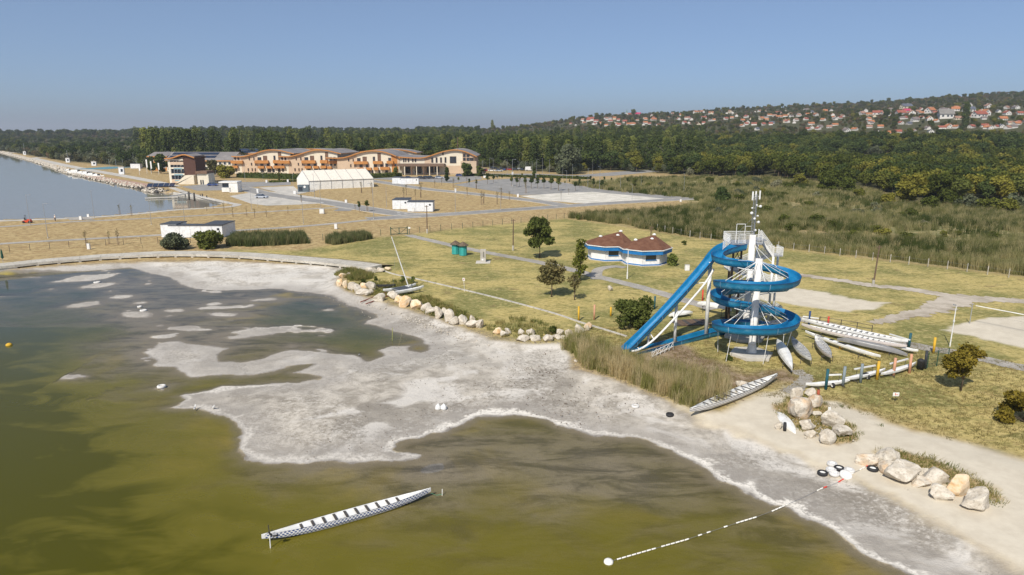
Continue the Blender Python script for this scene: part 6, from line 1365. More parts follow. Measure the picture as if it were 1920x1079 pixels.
wave_wing('third wavy roofed hotel wing with an orange wall panel, behind the tent end', DH, [(612, 295), (632, 296), (650, 294), (668, 288), (684, 283.5), (702, 282), (720, 284), (736, 289), (751, 296)], 327, [(632, 669, M_TAN), (669, 734, M_CREAM), (734, 745, M_ORANGE), (745, 749.5, M_TAN)], 46,
    [(653, 654.6, 298, 302.5), (661.6, 663, 298, 302.5), (656.5, 658, 308.6, 313.5), (664, 665.4, 308.6, 313.5), (643, 644.5, 320, 324.5), (650, 651.5, 320, 324.5), (657, 658.4, 320, 324.5), (669.9, 675.7, 297, 302.6), (680.4, 687.4, 294.5, 303, M_BROWNW), (699.6, 703, 294.5, 302), (708.6, 714, 288, 302, M_BROWNW), (728.4, 733, 296.5, 302), (674, 679, 309, 314), (686, 690, 309, 314), (700.6, 706, 309, 314), (713, 717, 309, 314), (722.5, 727, 307, 313), (740, 743.8, 307.5, 312), (686, 693.4, 320, 326.5), (696, 699, 320, 326.5), (709, 712.4, 320, 326.5), (722, 726.4, 320, 326.5)],
    [(664, 690, 303, 308), (699.8, 717.4, 302.4, 307.6), (725.6, 737.8, 302, 307), (670, 682, 314.5, 319.8), (685.3, 696.3, 314.5, 319), (700.5, 709, 314, 319), (713, 730.5, 313.5, 318.4), (737.8, 747.5, 313, 318)])
ho, hu, hz = wave_wing('rightmost hotel wing with the entrance canopy and glazed corner', DH, [(744, 293), (760, 294.5), (780, 295.6), (795, 295), (812, 290), (828, 284.5), (845, 281), (858, 280.5), (874, 284), (894, 293)], 326, [(750, 796, M_CREAM), (796, 808, M_TAN), (808, 867, M_CREAM), (867, 889, M_TAN)], 46,
    [(756, 758, 297.6, 304), (760, 761.6, 297.6, 304), (765, 767, 297.6, 304), (773, 775, 297.6, 304), (778, 780, 297.6, 304), (809, 812, 296, 305), (817.2, 820, 296, 305), (825.6, 828.2, 296, 305), (834, 836.6, 295.5, 305), (843.8, 855.2, 294, 306), (868.6, 873, 296.5, 302), (875, 880, 296.5, 302), (881, 888, 296.5, 302), (868.6, 873, 289, 294.5), (875, 880, 290.5, 294.5), (829.8, 831.8, 285, 291), (843.2, 845.4, 314, 319.5), (851.8, 854, 314, 319.5), (760, 768, 313, 325), (778, 790, 313, 325), (800, 812, 313, 324), (815, 823, 313, 323)], [],
    [('canopy', 747, 835, 306.8, 311, 7.5, 7.4, simple('canopy_board', (0.17, 0.11, 0.075), 0.7)), ('ground_storey', 835, 868, 311, 326, 0.25, 0.2, M_TAN), ('side_bay', 864, 893.5, 302.4, 325, 2.2, 2.1, M_TAN)])
for px_ in (752, 762, 775, 784, 797, 808, 822): MB().tube((hu(px_), -7.2, 0), (hu(px_), -7.2, hz(310.8)), 0.28, 8).build('column', M_BROWNW if px_ % 2 else M_CREAM, ho)
MB().tube((hu(856), 10, hz(285)), (hu(856), 10, hz(258)), 0.16, 6).build('flue', M_BROWNW, ho)
# arched roofs further back
for (a, b, py0, D2, lab) in ((505, 642, 279, DH + 58, 'rear wavy hotel roof behind the second wing'), (668, 782, 279.5, DH + 62, 'rear wavy hotel roof behind the third wing')):
    n_ = (b - a)
    wave_wing(lab, D2, [(a, py0 + 6), (a + n_ * 0.2, py0 + 3), (a + n_ * 0.4, py0 + 0.3), (a + n_ * 0.62, py0), (a + n_ * 0.82, py0 + 2.2), (b, py0 + 7)], 322, [(a + 5, b - 5, M_CREAM)], 30, [(a + 20 + i * 14, a + 25 + i * 14, py0 + 12, py0 + 16) for i in range(6)], [], group='rear hotel buildings')
# long buildings with solar roofs
def long_house(name, lab, pl, pr, py_eave, py_ridge, D, depth, wall, solar=None, gable=None, nwin=10, zbase=0):
    o, u, zf = facade(name, lab, D, pl, 0, None, depth); L_ = u(pr); ze = zf(py_eave); zr = CAM_H - (D + depth / 2) * yz(py_ridge) - LAND
    MB().add([(0, 0, -.2), (L_, 0, -.2), (L_, depth, -.2), (0, depth, -.2), (0, 0, ze), (L_, 0, ze), (L_, depth, ze), (0, depth, ze), (0, depth / 2, zr), (L_, depth / 2, zr)], [(0, 1, 5, 4), (2, 3, 7, 6), (1, 2, 6, 9, 5), (3, 0, 4, 8, 7)]).build('wall', [wall], o)
    v = Vector((0, depth / 2 + 0.9, 0)); e = 0.8; m = MB()
    sl = (zr - ze) / (depth / 2)
    for s_ in (1, -1):
        ya = -e if s_ > 0 else depth + e; za = ze - e * sl; m.add([(-e, ya, za + .1), (L_ + e, ya, za + .1), (L_ + e, depth / 2, zr + .1), (-e, depth / 2, zr + .1), (-e, ya, za - .25), (L_ + e, ya, za - .25), (L_ + e, depth / 2, zr - .25), (-e, depth / 2, zr - .25)], [(0, 1, 2, 3), (7, 6, 5, 4), (0, 4, 5, 1), (1, 5, 6, 2), (3, 7, 4, 0)])
    m.build('roof', M_ROOFG, o)
    if gable: MB().prism([(0, 0), (0.2, 0), (0.2, depth), (0, depth)], 0, 0.01); MB().add([(-0.25, 0, ze), (-0.25, depth, ze), (-0.25, depth / 2, zr)], [(0, 2, 1)]).add([(-0.1, 0.3, ze), (-0.1, depth - 0.3, ze), (-0.1, depth / 2, zr - .2)], [(0, 1, 2)]).build('gable_board', gable, o)
    MB().beam((-0.8, -e - 0.05, ze - e * sl - .1), (L_ + 0.8, -e - 0.05, ze - e * sl - .1), 0.12, 0.5).build('fascia', M_ORANGE, o)
    if solar:
        a, b = u(solar[0]), u(solar[1]); n_ = int((b - a) / 1.7); me = MB().box((0, 0, 0), (1.6, 3.2, 0.08)).mesh('solar_panel', M_SOLAR); ang = math.atan(sl)
        for r_ in range(2):
            for i in range(n_):
                f = 0.36 + 0.40 * r_; y = depth / 2 * f; q = inst(me, 'solar_panel', o, (a + 0.85 + i * 1.7, y, ze + sl * y + 0.25)); q.rotation_euler = (ang, 0, 0)
    for i in range(nwin):
        x = L_ * (i + 0.5) / nwin; f = MB().box((x, -0.08, ze * 0.72), (1.7, 0.16, 1.7)).build('window', M_WHITE, o); MB().box((x, -0.15, ze * 0.72), (1.4, 0.1, 1.4)).build('pane', M_GLASS, f)
        f = MB().box((x, -0.08, ze * 0.30), (1.7, 0.16, 1.9)).build('window', M_WHITE, o); MB().box((x, -0.15, ze * 0.30), (1.4, 0.1, 1.6)).build('pane', M_GLASS, f)
    return o
long_house('long_building', 'long low cream building with a solar panelled grey roof behind the brown tower', 311, 434, 300.5, 285.5, DH + 26, 22, M_CREAM, (312, 404), None, 14)
long_house('long_building', 'cream building with orange gable and solar roof left behind the hotel', 428, 512, 287.5, 279.5, DH + 90, 20, M_CREAM, (433, 505), M_ORANGE, 8)
long_house('gabled_building', 'tall building with an orange gable hidden behind dark trees left of the tower', 279, 312, 293, 285.5, DH + 36, 18, M_ORANGE, None, None, 3)
# brown tower
DT = G(350, 345)[1]; to, tu, tz = facade('viewing_tower', 'four storey tower with dark brown wall and glazed side at the reservoir', DT, 315, 0, None, 0); to['category'] = 'tower'
TD = 10.0; fbox(to, 'brown_wall', tu, tz, 344.5, 367, 293, 345, 0, TD, M_TOWERB)
fbox(to, 'storey_wall', tu, tz, 315.5, 319.5, 299, 344, 0.02, TD - 0.4, M_CREAM)
for (a, b) in ((299, 301.2), (304, 309.5), (314.2, 317.0), (325.6, 329.0), (336.6, 344)): fbox(to, 'floor_band', tu, tz, 319.5, 344.4, a, b, 0.0, TD - 0.3, M_TAN if a == 304 or a > 335 else M_CREAM)
for (a, b) in ((301.2, 304), (309.5, 314.2), (317.0, 325.6), (329.0, 336.6)):
    for i in range(4):
        p0 = 320 + i * 6.1; fr_o = fbox(to, 'window', tu, tz, p0, p0 + 0.5, a, b, 0.05, 0.3, M_GREYM); fbox(fr_o, 'pane', tu, tz, p0 + 0.5, p0 + 6.0, a, b, -0.6, 0.1, M_GLASS)
for b in (317.4, 328.8, 339.6): fbox(to, 'balcony_glass', tu, tz, 328, 344, b - 2.4, b, 1.3, 0.06, simple('pale_glass_%d' % b, (0.25, 0.38, 0.42), 0.1))
m = MB(); cr_ = smoothp(crom([Vector((tu(a), 0, tz(b))) for a, b in ((312, 296.6), (322, 296.2), (332, 293.6), (341, 290.4), (350, 289.2), (358, 291.4), (368, 295))], 5), 2); n = len(cr_)
for p in cr_: m.v += [(p.x, -1.2, p.z), (p.x, TD + 1, p.z), (p.x, TD + 1, p.z - .5), (p.x, -1.2, p.z - .5)]
for i in range(n - 1): a, b = 4 * i, 4 * i + 4; m.f += [(a, b, b + 1, a + 1), (a + 1, b + 1, b + 2, a + 2), (a + 2, b + 2, b + 3, a + 3), (a + 3, b + 3, b, a)]; m.m += [0, 1, 1, 1]
m.build('roof', [M_ROOFG, M_ORANGE], to)
m = MB(); m.v = [(tu(329), -3, -.2), (tu(351), -3, -.2), (tu(367), -3, -.2), (tu(367), -3, tz(328.5)), (tu(351), -3, tz(328.5)), (tu(344), -3, tz(334)), (tu(329), -3, tz(348)), ] ; k = len(m.v); m.v += [(x, 2.5, z) for x, y, z in m.v]; m.f = [tuple(range(k)), tuple(range(2 * k - 1, k - 1, -1))] + [(i, (i + 1) % k + 0, (i + 1) % k + k, i + k)[::-1] for i in range(k)]; m.m = [0] * len(m.f); m.build('sloping_base_wall', M_CREAM, to)
an = thing('annex', 'small cream annex with dark openings at the foot of the brown tower', 'building', (0, 0, 0)); oo, au, az = facade('x', 'x', DT - 4, 365, 0, None, 0); an.location = oo.location; bpy.data.objects.remove(oo)
fbox(an, 'wall', au, az, 368, 386, 326, 349.4, 0, 6, M_CREAM); fbox(an, 'roof', au, az, 366.5, 388, 321.5, 326, 0.8, 7.4, M_BROWNW); fbox(an, 'end_wall', au, az, 386, 389.6, 326.1, 349.4, 0.3, 6.5, M_CREAM)
for a in (373, 377): fbox(an, 'door', au, az, a, a + 2.4, 338, 349, 0.06, 0.1, M_GLASS)
# ---- white marquee
zt = LAND; A = Vector((*G(580, 356.4), zt)); B = Vector((*G(701, 351.0), zt)); dv = (B - A); rz = math.atan2(dv.y, dv.x); LT = dv.length; WT = 18.0; EH = 3.6; RH = 7.3
tent = thing('marquee', 'long white marquee tent on the dry field in front of the hotel', 'tent', A, rz)
def tpt(x, y, z): return (x, y, z)
for i in range(6):
    a, b = LT * i / 6 + 0.06, LT * (i + 1) / 6 - 0.06
    MB().add([(a, 0, 0), (b, 0, 0), (b, 0, EH), (a, 0, EH)], [(0, 1, 2, 3)]).build('side_panel', M_TENT, tent)
    MB().add([(a, WT, 0), (b, WT, 0), (b, WT, EH), (a, WT, EH)], [(3, 2, 1, 0)]).build('side_panel', M_TENT, tent)
    MB().add([(a, -.2, EH - .05), (b, -.2, EH - .05), (b, WT / 2, RH), (a, WT / 2, RH), (a, WT + .2, EH - .05), (b, WT + .2, EH - .05)], [(0, 1, 2, 3), (3, 2, 5, 4)]).build('roof_panel', M_TROOF, tent)
for i in range(7):
    x = LT * i / 6; MB().beam((x, -.05, 0), (x, -.05, EH), 0.14, 0.14).beam((x, -.22, EH - .02), (x, WT / 2, RH + .06), 0.14, 0.1).beam((x, WT + .22, EH - .02), (x, WT / 2, RH + .06), 0.14, 0.1).build('frame_rib', M_GREYM, tent)
MB().beam((0, -.1, EH - .3), (LT, -.1, EH - .3), 0.08, 0.08).build('eave_rail', M_GREYM, tent)
for x in (-0.02, LT + 0.02): MB().add([(x, 0, 0), (x, WT, 0), (x, WT, EH), (x, WT / 2, RH - .05), (x, 0, EH)], [(0, 1, 2, 3, 4)]).build('gable_wall', M_TENT, tent)
p = gp(570, 360); dk = thing('dark_kiosk', 'small dark grey box kiosk with a round white sign at the tent door', 'kiosk', p, 0.1); MB().box((0, 0, 1.35), (4.2, 2.4, 2.7)).build('box', simple('slate_cladding', (0.10, 0.13, 0.15), 0.6), dk); MB().lathe([(0, 0), (0.45, 0), (0.45, 0.05), (0, 0.05)], 16).build('round_sign', M_WHITE, dk).matrix_local = Matrix.Translation((0.6, -1.22, 2.0)) @ Matrix.Rotation(R(90), 4, 'X')
MB().box((-1.0, -1.23, 1.2), (1.4, 0.08, 1.5)).build('window', M_GLASS, dk); MB().box((2.9, -0.2, 0.35), (2.2, 1.2, 0.7)).build('counter', M_GREYM, dk)
# ---- container buildings
def container(lab, parts, group=None):
    px, pyb = parts[0][0], parts[0][2]; base = Vector((*G(px, pyb), LAND)); o = thing('container_building', lab, 'container', base, 0, group)
    for (pl, pr, pb, h, dep) in parts:
        a = Vector((*G(pl, pb), 0)); b = Vector((*G(pr, pb), 0)); x0_, x1_, y_ = a.x - base.x, b.x - base.x, a.y - base.y
        n_ = max(1, round((x1_ - x0_) / 2.5)); 
        for i in range(n_):
            xa, xb = x0_ + (x1_ - x0_) * i / n_, x0_ + (x1_ - x0_) * (i + 1) / n_; MB().box(((xa + xb) / 2, y_ + dep / 2, h / 2 + 0.05), (xb - xa - 0.05, dep, h - 0.1)).build('wall_panel', M_CONTW, o)
        MB().box(((x0_ + x1_) / 2, y_ + dep / 2, h + 0.02), (x1_ - x0_ + 0.2, dep + 0.2, 0.14)).build('roof', M_CROOF, o); MB().box(((x0_ + x1_) / 2, y_ + dep / 2, h - 0.1), (x1_ - x0_ + 0.08, dep + 0.08, 0.1)).build('roof_edge', M_CONTW, o)
        MB().box((x1_ - 0.9, y_ - 0.04, h * 0.72), (0.5, 0.08, 0.45)).build('window', M_GLASS, o)
    return o
container('long white container building behind two bushes by the curved promenade', [(318, 418, 446.5, 2.75, 2.6), (303, 333, 446.0, 3.0, 5.0), (383, 421, 445.6, 2.9, 6.5)])
container('white container building beside the road junction', [(764, 812, 397.6, 2.9, 4.5), (736, 766, 393.2, 2.9, 7.0)])
container('far white container building in front of the hotel entrance', [(751, 785, 346.2, 2.8, 3.0), (735.5, 755, 345.2, 2.8, 6.0)])
container('plain white container beside the football pitch behind the dam track', [(245, 263, 316.5, 3.0, 3.0)])
p = gp(433, 361); o = thing('white_pavilion', 'small white flat roofed pavilion with a long window left of the grey car', 'pavilion', p, 0.05)
k_ = mpp(361); MB().box((6 * k_, 2, 1.9), (16 * k_, 5, 3.8)).build('wall', M_WHITE, o); MB().box((-7 * k_, 2, 1.0), (17 * k_, 5, 1.6)).build('low_wall', M_WHITE, o); MB().box((-3 * k_, 2.1, 3.9), (34 * k_, 5.6, 0.45)).build('roof', M_WHITE, o); MB().box((-8 * k_, 0.5, 2.7), (15 * k_, 0.1, 1.6)).build('window', M_GLASS, o)
# ---- lakeside kiosks with brown roofs
M_SHING = noisy('brown_roof_felt', (0.13, 0.058, 0.034), (0.175, 0.085, 0.052), 1.2, 0.95)
M_FASC = paint('blue_fascia', (0.010, 0.155, 0.42), (0.03, 0.22, 0.48), 0.45)
M_KW = paint('kiosk_white', (0.74, 0.74, 0.74), (0.60, 0.60, 0.60), 0.7, 0.3, False)
def kiosk(lab, px, py, r_e, seed, ax, ph, door):
    c_ = gp(px, py); o = thing('kiosk', lab, 'kiosk', c_); n = 8; rw = r_e * 0.82
    E = [(r_e * math.cos(ph + k * math.pi / 4), r_e * math.sin(ph + k * math.pi / 4)) for k in range(n)]; Wl = [(x * rw / r_e, y * rw / r_e) for x, y in E]
    ez = 2.75; fz = 2.05; az = 4.85; A_ = Vector((ax, 1.0, az)); B_ = Vector((-r_e * 0.35, -0.4, 4.1))
    apex = [A_ if E[k][0] > -0.2 * r_e else B_ for k in range(n)]
    for k in range(n):
        a, b = E[k], E[(k + 1) % n]; pa, pb = Vector((*a, ez + .12)), Vector((*b, ez + .12)); ap, bp_ = apex[k], apex[(k + 1) % n]; m = MB()
        nn = ((pb - pa).cross(ap - pa)).normalized(); off = Vector((0, 0, -0.16))
        if (ap - bp_).length < .01: m.v = [tuple(q) for q in (pa, pb, ap, pa + off, pb + off, ap + off)]; m.f = [(0, 1, 2), (5, 4, 3), (0, 3, 4, 1)]
        else: m.v = [tuple(q) for q in (pa, pb, bp_, ap, pa + off, pb + off, bp_ + off, ap + off)]; m.f = [(0, 1, 2, 3), (7, 6, 5, 4), (0, 4, 5, 1)]
        m.m = [0] * len(m.f); m.build('roof_panel', M_SHING, o)
        rd = 1.0; m = MB(); pa2, pb2 = Vector((a[0], a[1], 0)), Vector((b[0], b[1], 0)); ou = ((pa2 + pb2) / 2).normalized() * 0.05
        m.beam(pa2 * .995 + ou * .2 + Vector((0, 0, (ez + fz) / 2)), pb2 * .995 + ou * .2 + Vector((0, 0, (ez + fz) / 2)), 0.08, ez - fz - 0.02); m.build('fascia', M_FASC, o)
        MB().beam(pa2 * 1.008 + ou + Vector((0, 0, ez + 0.05)), pb2 * 1.008 + ou + Vector((0, 0, ez + 0.05)), 0.16, 0.13).build('gutter', M_WSTEEL, o)
        w1, w2 = Vector((*Wl[k], 0)), Vector((*Wl[(k + 1) % n], 0)); wn_ = ((w1 + w2) / 2).normalized(); mid = (w1 + w2) / 2; ln = (w2 - w1).length; rzz = math.atan2((w2 - w1).y, (w2 - w1).x)
        if k == door:
            MB().box((mid.x, mid.y, 0.55), (ln, 0.14, 1.0), rzz).box((mid.x, mid.y, 2.3), (ln, 0.14, 0.5), rzz).build('wall', M_KW, o)
            MB().box((mid.x + wn_.x * .03, mid.y + wn_.y * .03, 1.5), (ln * 0.62, 0.06, 0.95), rzz).build('window', M_GLASS, o); MB().box((mid.x + wn_.x * .10, mid.y + wn_.y * .10, 1.04), (ln * 0.66, 0.24, 0.1), rzz).build('counter', M_FASC, o)
            for s_ in (-1, 1): q = mid + (w2 - w1).normalized() * s_ * ln * 0.405; MB().box((q.x, q.y, 1.55), (ln * 0.19, 0.13, 1.1), rzz).build('wall', M_KW, o)
        else: MB().box((mid.x, mid.y, 1.32), (ln, 0.14, 2.4), rzz).build('wall', M_KW, o)
        MB().box((mid.x + wn_.x * .04, mid.y + wn_.y * .04, 0.16), (ln + .06, 0.12, 0.22), rzz).build('plinth_band', M_FASC, o)
    MB().prism([(x * 0.93, y * 0.93) for x, y in E], -0.05, 0.07).build('apron', M_CONC, o)
    for q in (A_ + Vector((0, 0, 0.0)), A_.lerp(Vector((-0.4, -r_e * .75, ez)), 0.28), B_ if True else B_): MB().lathe([(0.34, 0), (0.36, 0.12), (0.2, 0.26), (0.0, 0.34)], 12, (q.x, q.y, q.z - 0.05)).build('roof_vent', M_WSTEEL, o)
    MB().tube((E[6][0] * .9, E[6][1] * .9, ez - .7), (Wl[6][0], Wl[6][1], fz + .1), 0.05, 5).build('downpipe', M_WSTEEL, o)
    return o
kiosk('nearer brown roofed kiosk with blue fascia, the right one of the pair', 1207, 491.5, 4.9, 1, 1.9, R(22.5 + 8), 5)
kiosk('farther brown roofed kiosk with blue fascia, the left one of the pair', 1141, 483.5, 4.75, 2, 2.3, R(22.5 + 6), 5)
# teal cabins with thatched caps
M_TEALC = paint('teal_cabin', (0.03, 0.32, 0.30), (0.06, 0.40, 0.37), 0.5); M_THATCH = noisy('thatch', (0.09, 0.065, 0.045), (0.16, 0.12, 0.085), 3, 0.95)
for (a, b, lab) in ((854.5, 477, 'left teal changing cabin with a thatched cap'), (868.5, 479.5, 'right teal changing cabin with a thatched cap')):
    o = thing('changing_cabin', lab, 'cabin', gp(a, b), 0.2, 'teal changing cabins on the lawn')
    for k in range(8):
        an0, an1 = k * math.pi / 4, (k + 1) * math.pi / 4; r_ = 0.72; u_, v_ = Vector((r_ * math.cos(an0), r_ * math.sin(an0), 0)), Vector((r_ * math.cos(an1), r_ * math.sin(an1), 0)); mid = (u_ + v_) / 2
        MB().box((mid.x, mid.y, 1.0), ((v_ - u_).length - 0.015, 0.06, 1.85), math.atan2((v_ - u_).y, (v_ - u_).x)).build('wall_panel', M_TEALC, o)
    MB().lathe([(1.05, 1.93), (1.08, 2.0), (0.5, 2.42), (0.12, 2.68), (0, 2.72)], 14).build('thatched_roof', M_THATCH, o); MB().lathe([(0.7, 0), (0.7, 0.08), (0, 0.08)], 8).build('floor', M_DARKM, o)
p = gp(906, 491.5); o = thing('shower_pillar', 'free standing white block with a dark slot beside the paved path', 'pillar', p); MB().box((0, 0, 1.15), (1.0, 0.9, 2.3)).build('block', M_WALL, o); MB().box((0.12, -0.46, 1.45), (0.1, 0.06, 1.0)).build('slot', M_DARKM, o); MB().box((-0.1, -0.47, 0.5), (0.3, 0.05, 0.3)).build('plate', M_WSTEEL, o); MB().box((0, -0.3, 0.03), (2.6, 2.6, 0.06)).build('slab', M_CONC, o)
# ---- village
ROOFC = {0: (0.28, 0.085, 0.055), 1: (0.38, 0.15, 0.065), 2: (0.30, 0.17, 0.12), 3: (0.10, 0.11, 0.14), 4: (0.30, 0.07, 0.045), 5: (0.42, 0.03, 0.10), 6: (0.17, 0.14, 0.13), 7: (0.20, 0.19, 0.175)}
RN = {0: 'red', 1: 'orange', 2: 'brown', 3: 'dark grey', 4: 'deep red', 5: 'magenta', 6: 'brownish grey', 7: 'pale grey'}
M_RF = {k: simple('roof_tiles_' + RN[k].replace(' ', '_'), c_, 0.85, 0.25, 0.8, bump=0.3) for k, c_ in ROOFC.items()}
M_HW = [simple('house_white', (0.62, 0.60, 0.56), 0.85, 0.06), simple('house_cream', (0.62, 0.54, 0.40), 0.85, 0.08), simple('house_pale_grey', (0.50, 0.48, 0.45), 0.85, 0.08)]
HM = {}
def house_meshes(w_, d_, wall, roof):
    key_ = (w_, d_, wall, roof)
    if key_ not in HM:
        h = 4.2; rh = 0.36 * d_
        wl = MB().add([(-w_/2, -d_/2, -6), (w_/2, -d_/2, -6), (w_/2, d_/2, -6), (-w_/2, d_/2, -6), (-w_/2, -d_/2, h), (w_/2, -d_/2, h), (w_/2, d_/2, h), (-w_/2, d_/2, h), (-w_/2, 0, h + rh), (w_/2, 0, h + rh)], [(0, 1, 5, 4), (2, 3, 7, 6), (1, 2, 6, 9, 5), (3, 0, 4, 8, 7)]).mesh('house_wall', M_HW[wall])
        e = 0.6; m = MB()
        for s_ in (-1, 1): y_ = s_ * (d_/2 + e); z_ = h - e * rh / (d_/2); m.add([(-w_/2 - e, y_, z_ + .1), (w_/2 + e, y_, z_ + .1), (w_/2 + e, 0, h + rh + .15), (-w_/2 - e, 0, h + rh + .15), (-w_/2 - e, y_, z_ - .15), (w_/2 + e, y_, z_ - .15), (w_/2 + e, 0, h + rh - .1), (-w_/2 - e, 0, h + rh - .1)], [(0, 1, 2, 3), (7, 6, 5, 4), (0, 4, 5, 1), (1, 5, 6, 2), (3, 7, 4, 0)])
        rf = m.mesh('house_roof', M_RF[roof]); ch = MB().box((w_ * 0.2, d_ * 0.12, h + rh * 0.95), (0.8, 0.8, 1.8)).mesh('chimney', M_HW[2])
        wd = MB().box((0, 0, 0), (1.5, 0.12, 1.3)).mesh('house_window', M_GLASS); HM[key_] = (wl, rf, ch, wd, h, rh)
    return HM[key_]
def zone_v(a, b):
    c_ = 'far left of the village' if a < 1200 else 'left of village middle' if a < 1400 else 'village middle' if a < 1560 else 'right of village middle' if a < 1740 else 'far right of the village'
    r_ = 'upper slope' if b < 211 else 'middle slope' if b < 230 else 'lower slope'
    return r_ + ', ' + c_
for i, (x_, y_, z_, wpx, kd, a, b) in enumerate(hpos):
    r_ = random.Random(i * 7 + 3); wm = wpx * (y_ + 10) / FPX; sc_ = max(0.5, wm / 12.0) * 0.98; wall = 0 if kd in (4, 6, 0) or r_.random() < 0.6 else r_.choice((1, 2)); roof = kd if kd != 4 else r_.choice((0, 3, 6, 1))
    if kd == 7: roof = 7
    shape_ = r_.choice(((12, 9), (10, 9), (14, 8))); wl, rf, ch, wd, h, rh = house_meshes(shape_[0], shape_[1], wall, roof)
    gab = kd == 4 or r_.random() < 0.3; rz = (R(90) if gab else 0) + r_.uniform(-0.45, 0.45)
    o = thing('house', '', 'house', (x_, y_ + r_.uniform(0, 9), z_ - 0.3), rz, 'houses of the hillside village'); o.scale = (sc_, sc_, sc_ * 1.05)
    inst(wl, 'wall', o); ro = inst(rf, 'roof', o); inst(ch, 'chimney', ro)
    if wpx >= 9:
        for q in ((-0.28, 0), (0.08, 0), (0.34, 0)): inst(wd, 'window', o, (q[0] * shape_[0], -shape_[1] / 2 - 0.03, 2.3)); inst(wd, 'window', o, (shape_[0] / 2 + .03, q[0] * shape_[1], 2.3), R(90))
        inst(wd, 'window', o, (shape_[0] / 2 + .03, 0.2, h + 0.6), R(90)); inst(wd, 'window', o, (-shape_[0] / 2 - .03, 0.2, h + 0.6), R(90)); inst(wd, 'window', o, (-shape_[0] / 2 - .03, 2, 2.3), R(90)); inst(wd, 'window', o, (-shape_[0] / 2 - .03, -2, 2.3), R(90))
    sz = 'large' if wpx > 13 else 'small' if wpx < 8 else 'medium'
    later(o, '%s %s house, %s roof,' % (sz, ('white', 'cream', 'grey')[wall], RN[roof]), zone_v(a, b), a)
x_, y_, z_ = hillhit(1175, 213); o = thing('church', 'small white church with a pointed green spire on the village skyline', 'church', (x_, y_, z_), 0.3)
MB().box((0, 0, 1.5), (3.6, 3.6, 15)).build('bell_tower', M_HW[0], o); MB().lathe([(2.6, 0), (1.2, 2.2), (0.6, 4), (0.1, 7.5), (0, 7.6)], 8, (0, 0, 9.0)).build('spire', simple('green_copper', (0.10, 0.20, 0.15), 0.6), o); MB().box((7, 0, 0), (11, 7, 9)).build('nave', M_HW[0], o); MB().add([(1.5, -4, 4.4), (13, -4, 4.4), (13, 0, 8), (1.5, 0, 8), (1.5, 4, 4.4), (13, 4, 4.4)], [(0, 1, 2, 3), (3, 2, 5, 4)]).build('roof', M_RF[0], o)
for (px, pb, h, lab) in ((923, 237, 20, 'tall lone poplar on the skyline left of the village'), (1807, 243, 26, 'tall dark tree rising among the village houses'), (1662, 222, 12, 'dark tree between the orange roofed houses'), (1188, 216, 13, 'dark round tree beside the church'), (1094 if False else 1119, 219, 12, 'dark tree at the left edge of the village')):
    x_, y_, z_ = hillhit(px, pb); k = 'poplar' if 'poplar' in lab or h > 20 else 'dark'; planted('skyline_tree', lab, k, 0, (x_, y_, z_), (h / TREE[k][0][2]) * (1.0 if y_ < 1200 else 1.3), 1.0)
# ================================================================ LAMPS, SAPLINGS, CARS, CABINETS, FENCES
MARKS = [('the brown tower', 350, 320), ('the white tent', 627, 345), ('the road junction container', 775, 388), ('the hotel entrance', 790, 322), ('the white gravel lot', 1110, 370), ('the car park', 990, 340), ('the curved promenade', 200, 470), ('the promenade container', 362, 435), ('the grey car', 491, 369), ('the car rows', 950, 318), ('the slipway', 150, 410), ('the dirt bank', 1230, 318), ('the dark gate', 748, 435), ('the road end', 1310, 371)]
def whereis(px, py):
    n, mx, my = min(MARKS, key=lambda m: math.hypot((m[1] - px), (m[2] - py) * 2.5)); dx, dy = px - mx, (py - my) * 2.5
    return ('left of ' if dx < 0 else 'right of ') + n if abs(dx) > abs(dy) else (('behind ' if dy < 0 else 'in front of ') + n)
LAMPS = [(57,366,423),(90,382,447),(177,358,410),(284,371,422),(347,368,422),(569,367,420),(602,347,397),(701,345,411),(725,352,389),(854,352,400),(590,327,372),(460,310,344),(494,322,344),(645,337,352),(939,352,394),(962,334,375),(934,330,372),(951,300,331),(961,300,349),(986,304,329),(1006,300,329),(1017,298,327),(1055,312,337),(1073,309,337),(1102,317,354),(1111,301,326),(1124,313,355),(925,298,325),(918,297,325),(1062,321,359),(1282,326,363),(1202,326,352),(1185,346,377),(1163,323,357),(1052,343,377),(1235,292,311),(1196,294,315),(973,303,327),(998,304,328),(1030,300,328),(472,352,395),(483,362,388),(872,345,372),(778,322,345),(550,327,352),(678,335,352),(312,285,320),(322,285,322),(252,286,312),(406,320,346),(398,325,352),(882,300,330),(866,316,335),(905,303,330)]
lamp_p = thing('street_lamp', 'x', 'street lamp', (0, 0, -50)); LC = [MB().tube((0, 0, 0), (0, 0, 1), 0.009, 6, 0.0055).build('pole', M_GREYM, lamp_p), MB().beam((0, 0, 0.995), (0.11, 0, 1.0), 0.009, 0.006).build('arm', M_GREYM, lamp_p), MB().box((0.12, 0, 0.999), (0.07, 0.03, 0.010)).build('lamp_head', M_GREYM, lamp_p), MB().box((0, 0, 0.012), (0.03, 0.03, 0.03)).build('base', M_CONC, lamp_p)]
used_l = False
for (px, pt, pb) in LAMPS:
    p = gp(px, pb); h = (pb - pt) * mpp(pb, p.z); s_ = (h, h, h)
    if not used_l: o = lamp_p; o.location = p; o.scale = s_; used_l = True
    else: o = copy_thing(lamp_p, LC, p, random.uniform(0, 6.28), s_)
    o['group'] = 'slim grey street lamps'; later(o, 'slim grey street lamp', whereis(px, pb), px)
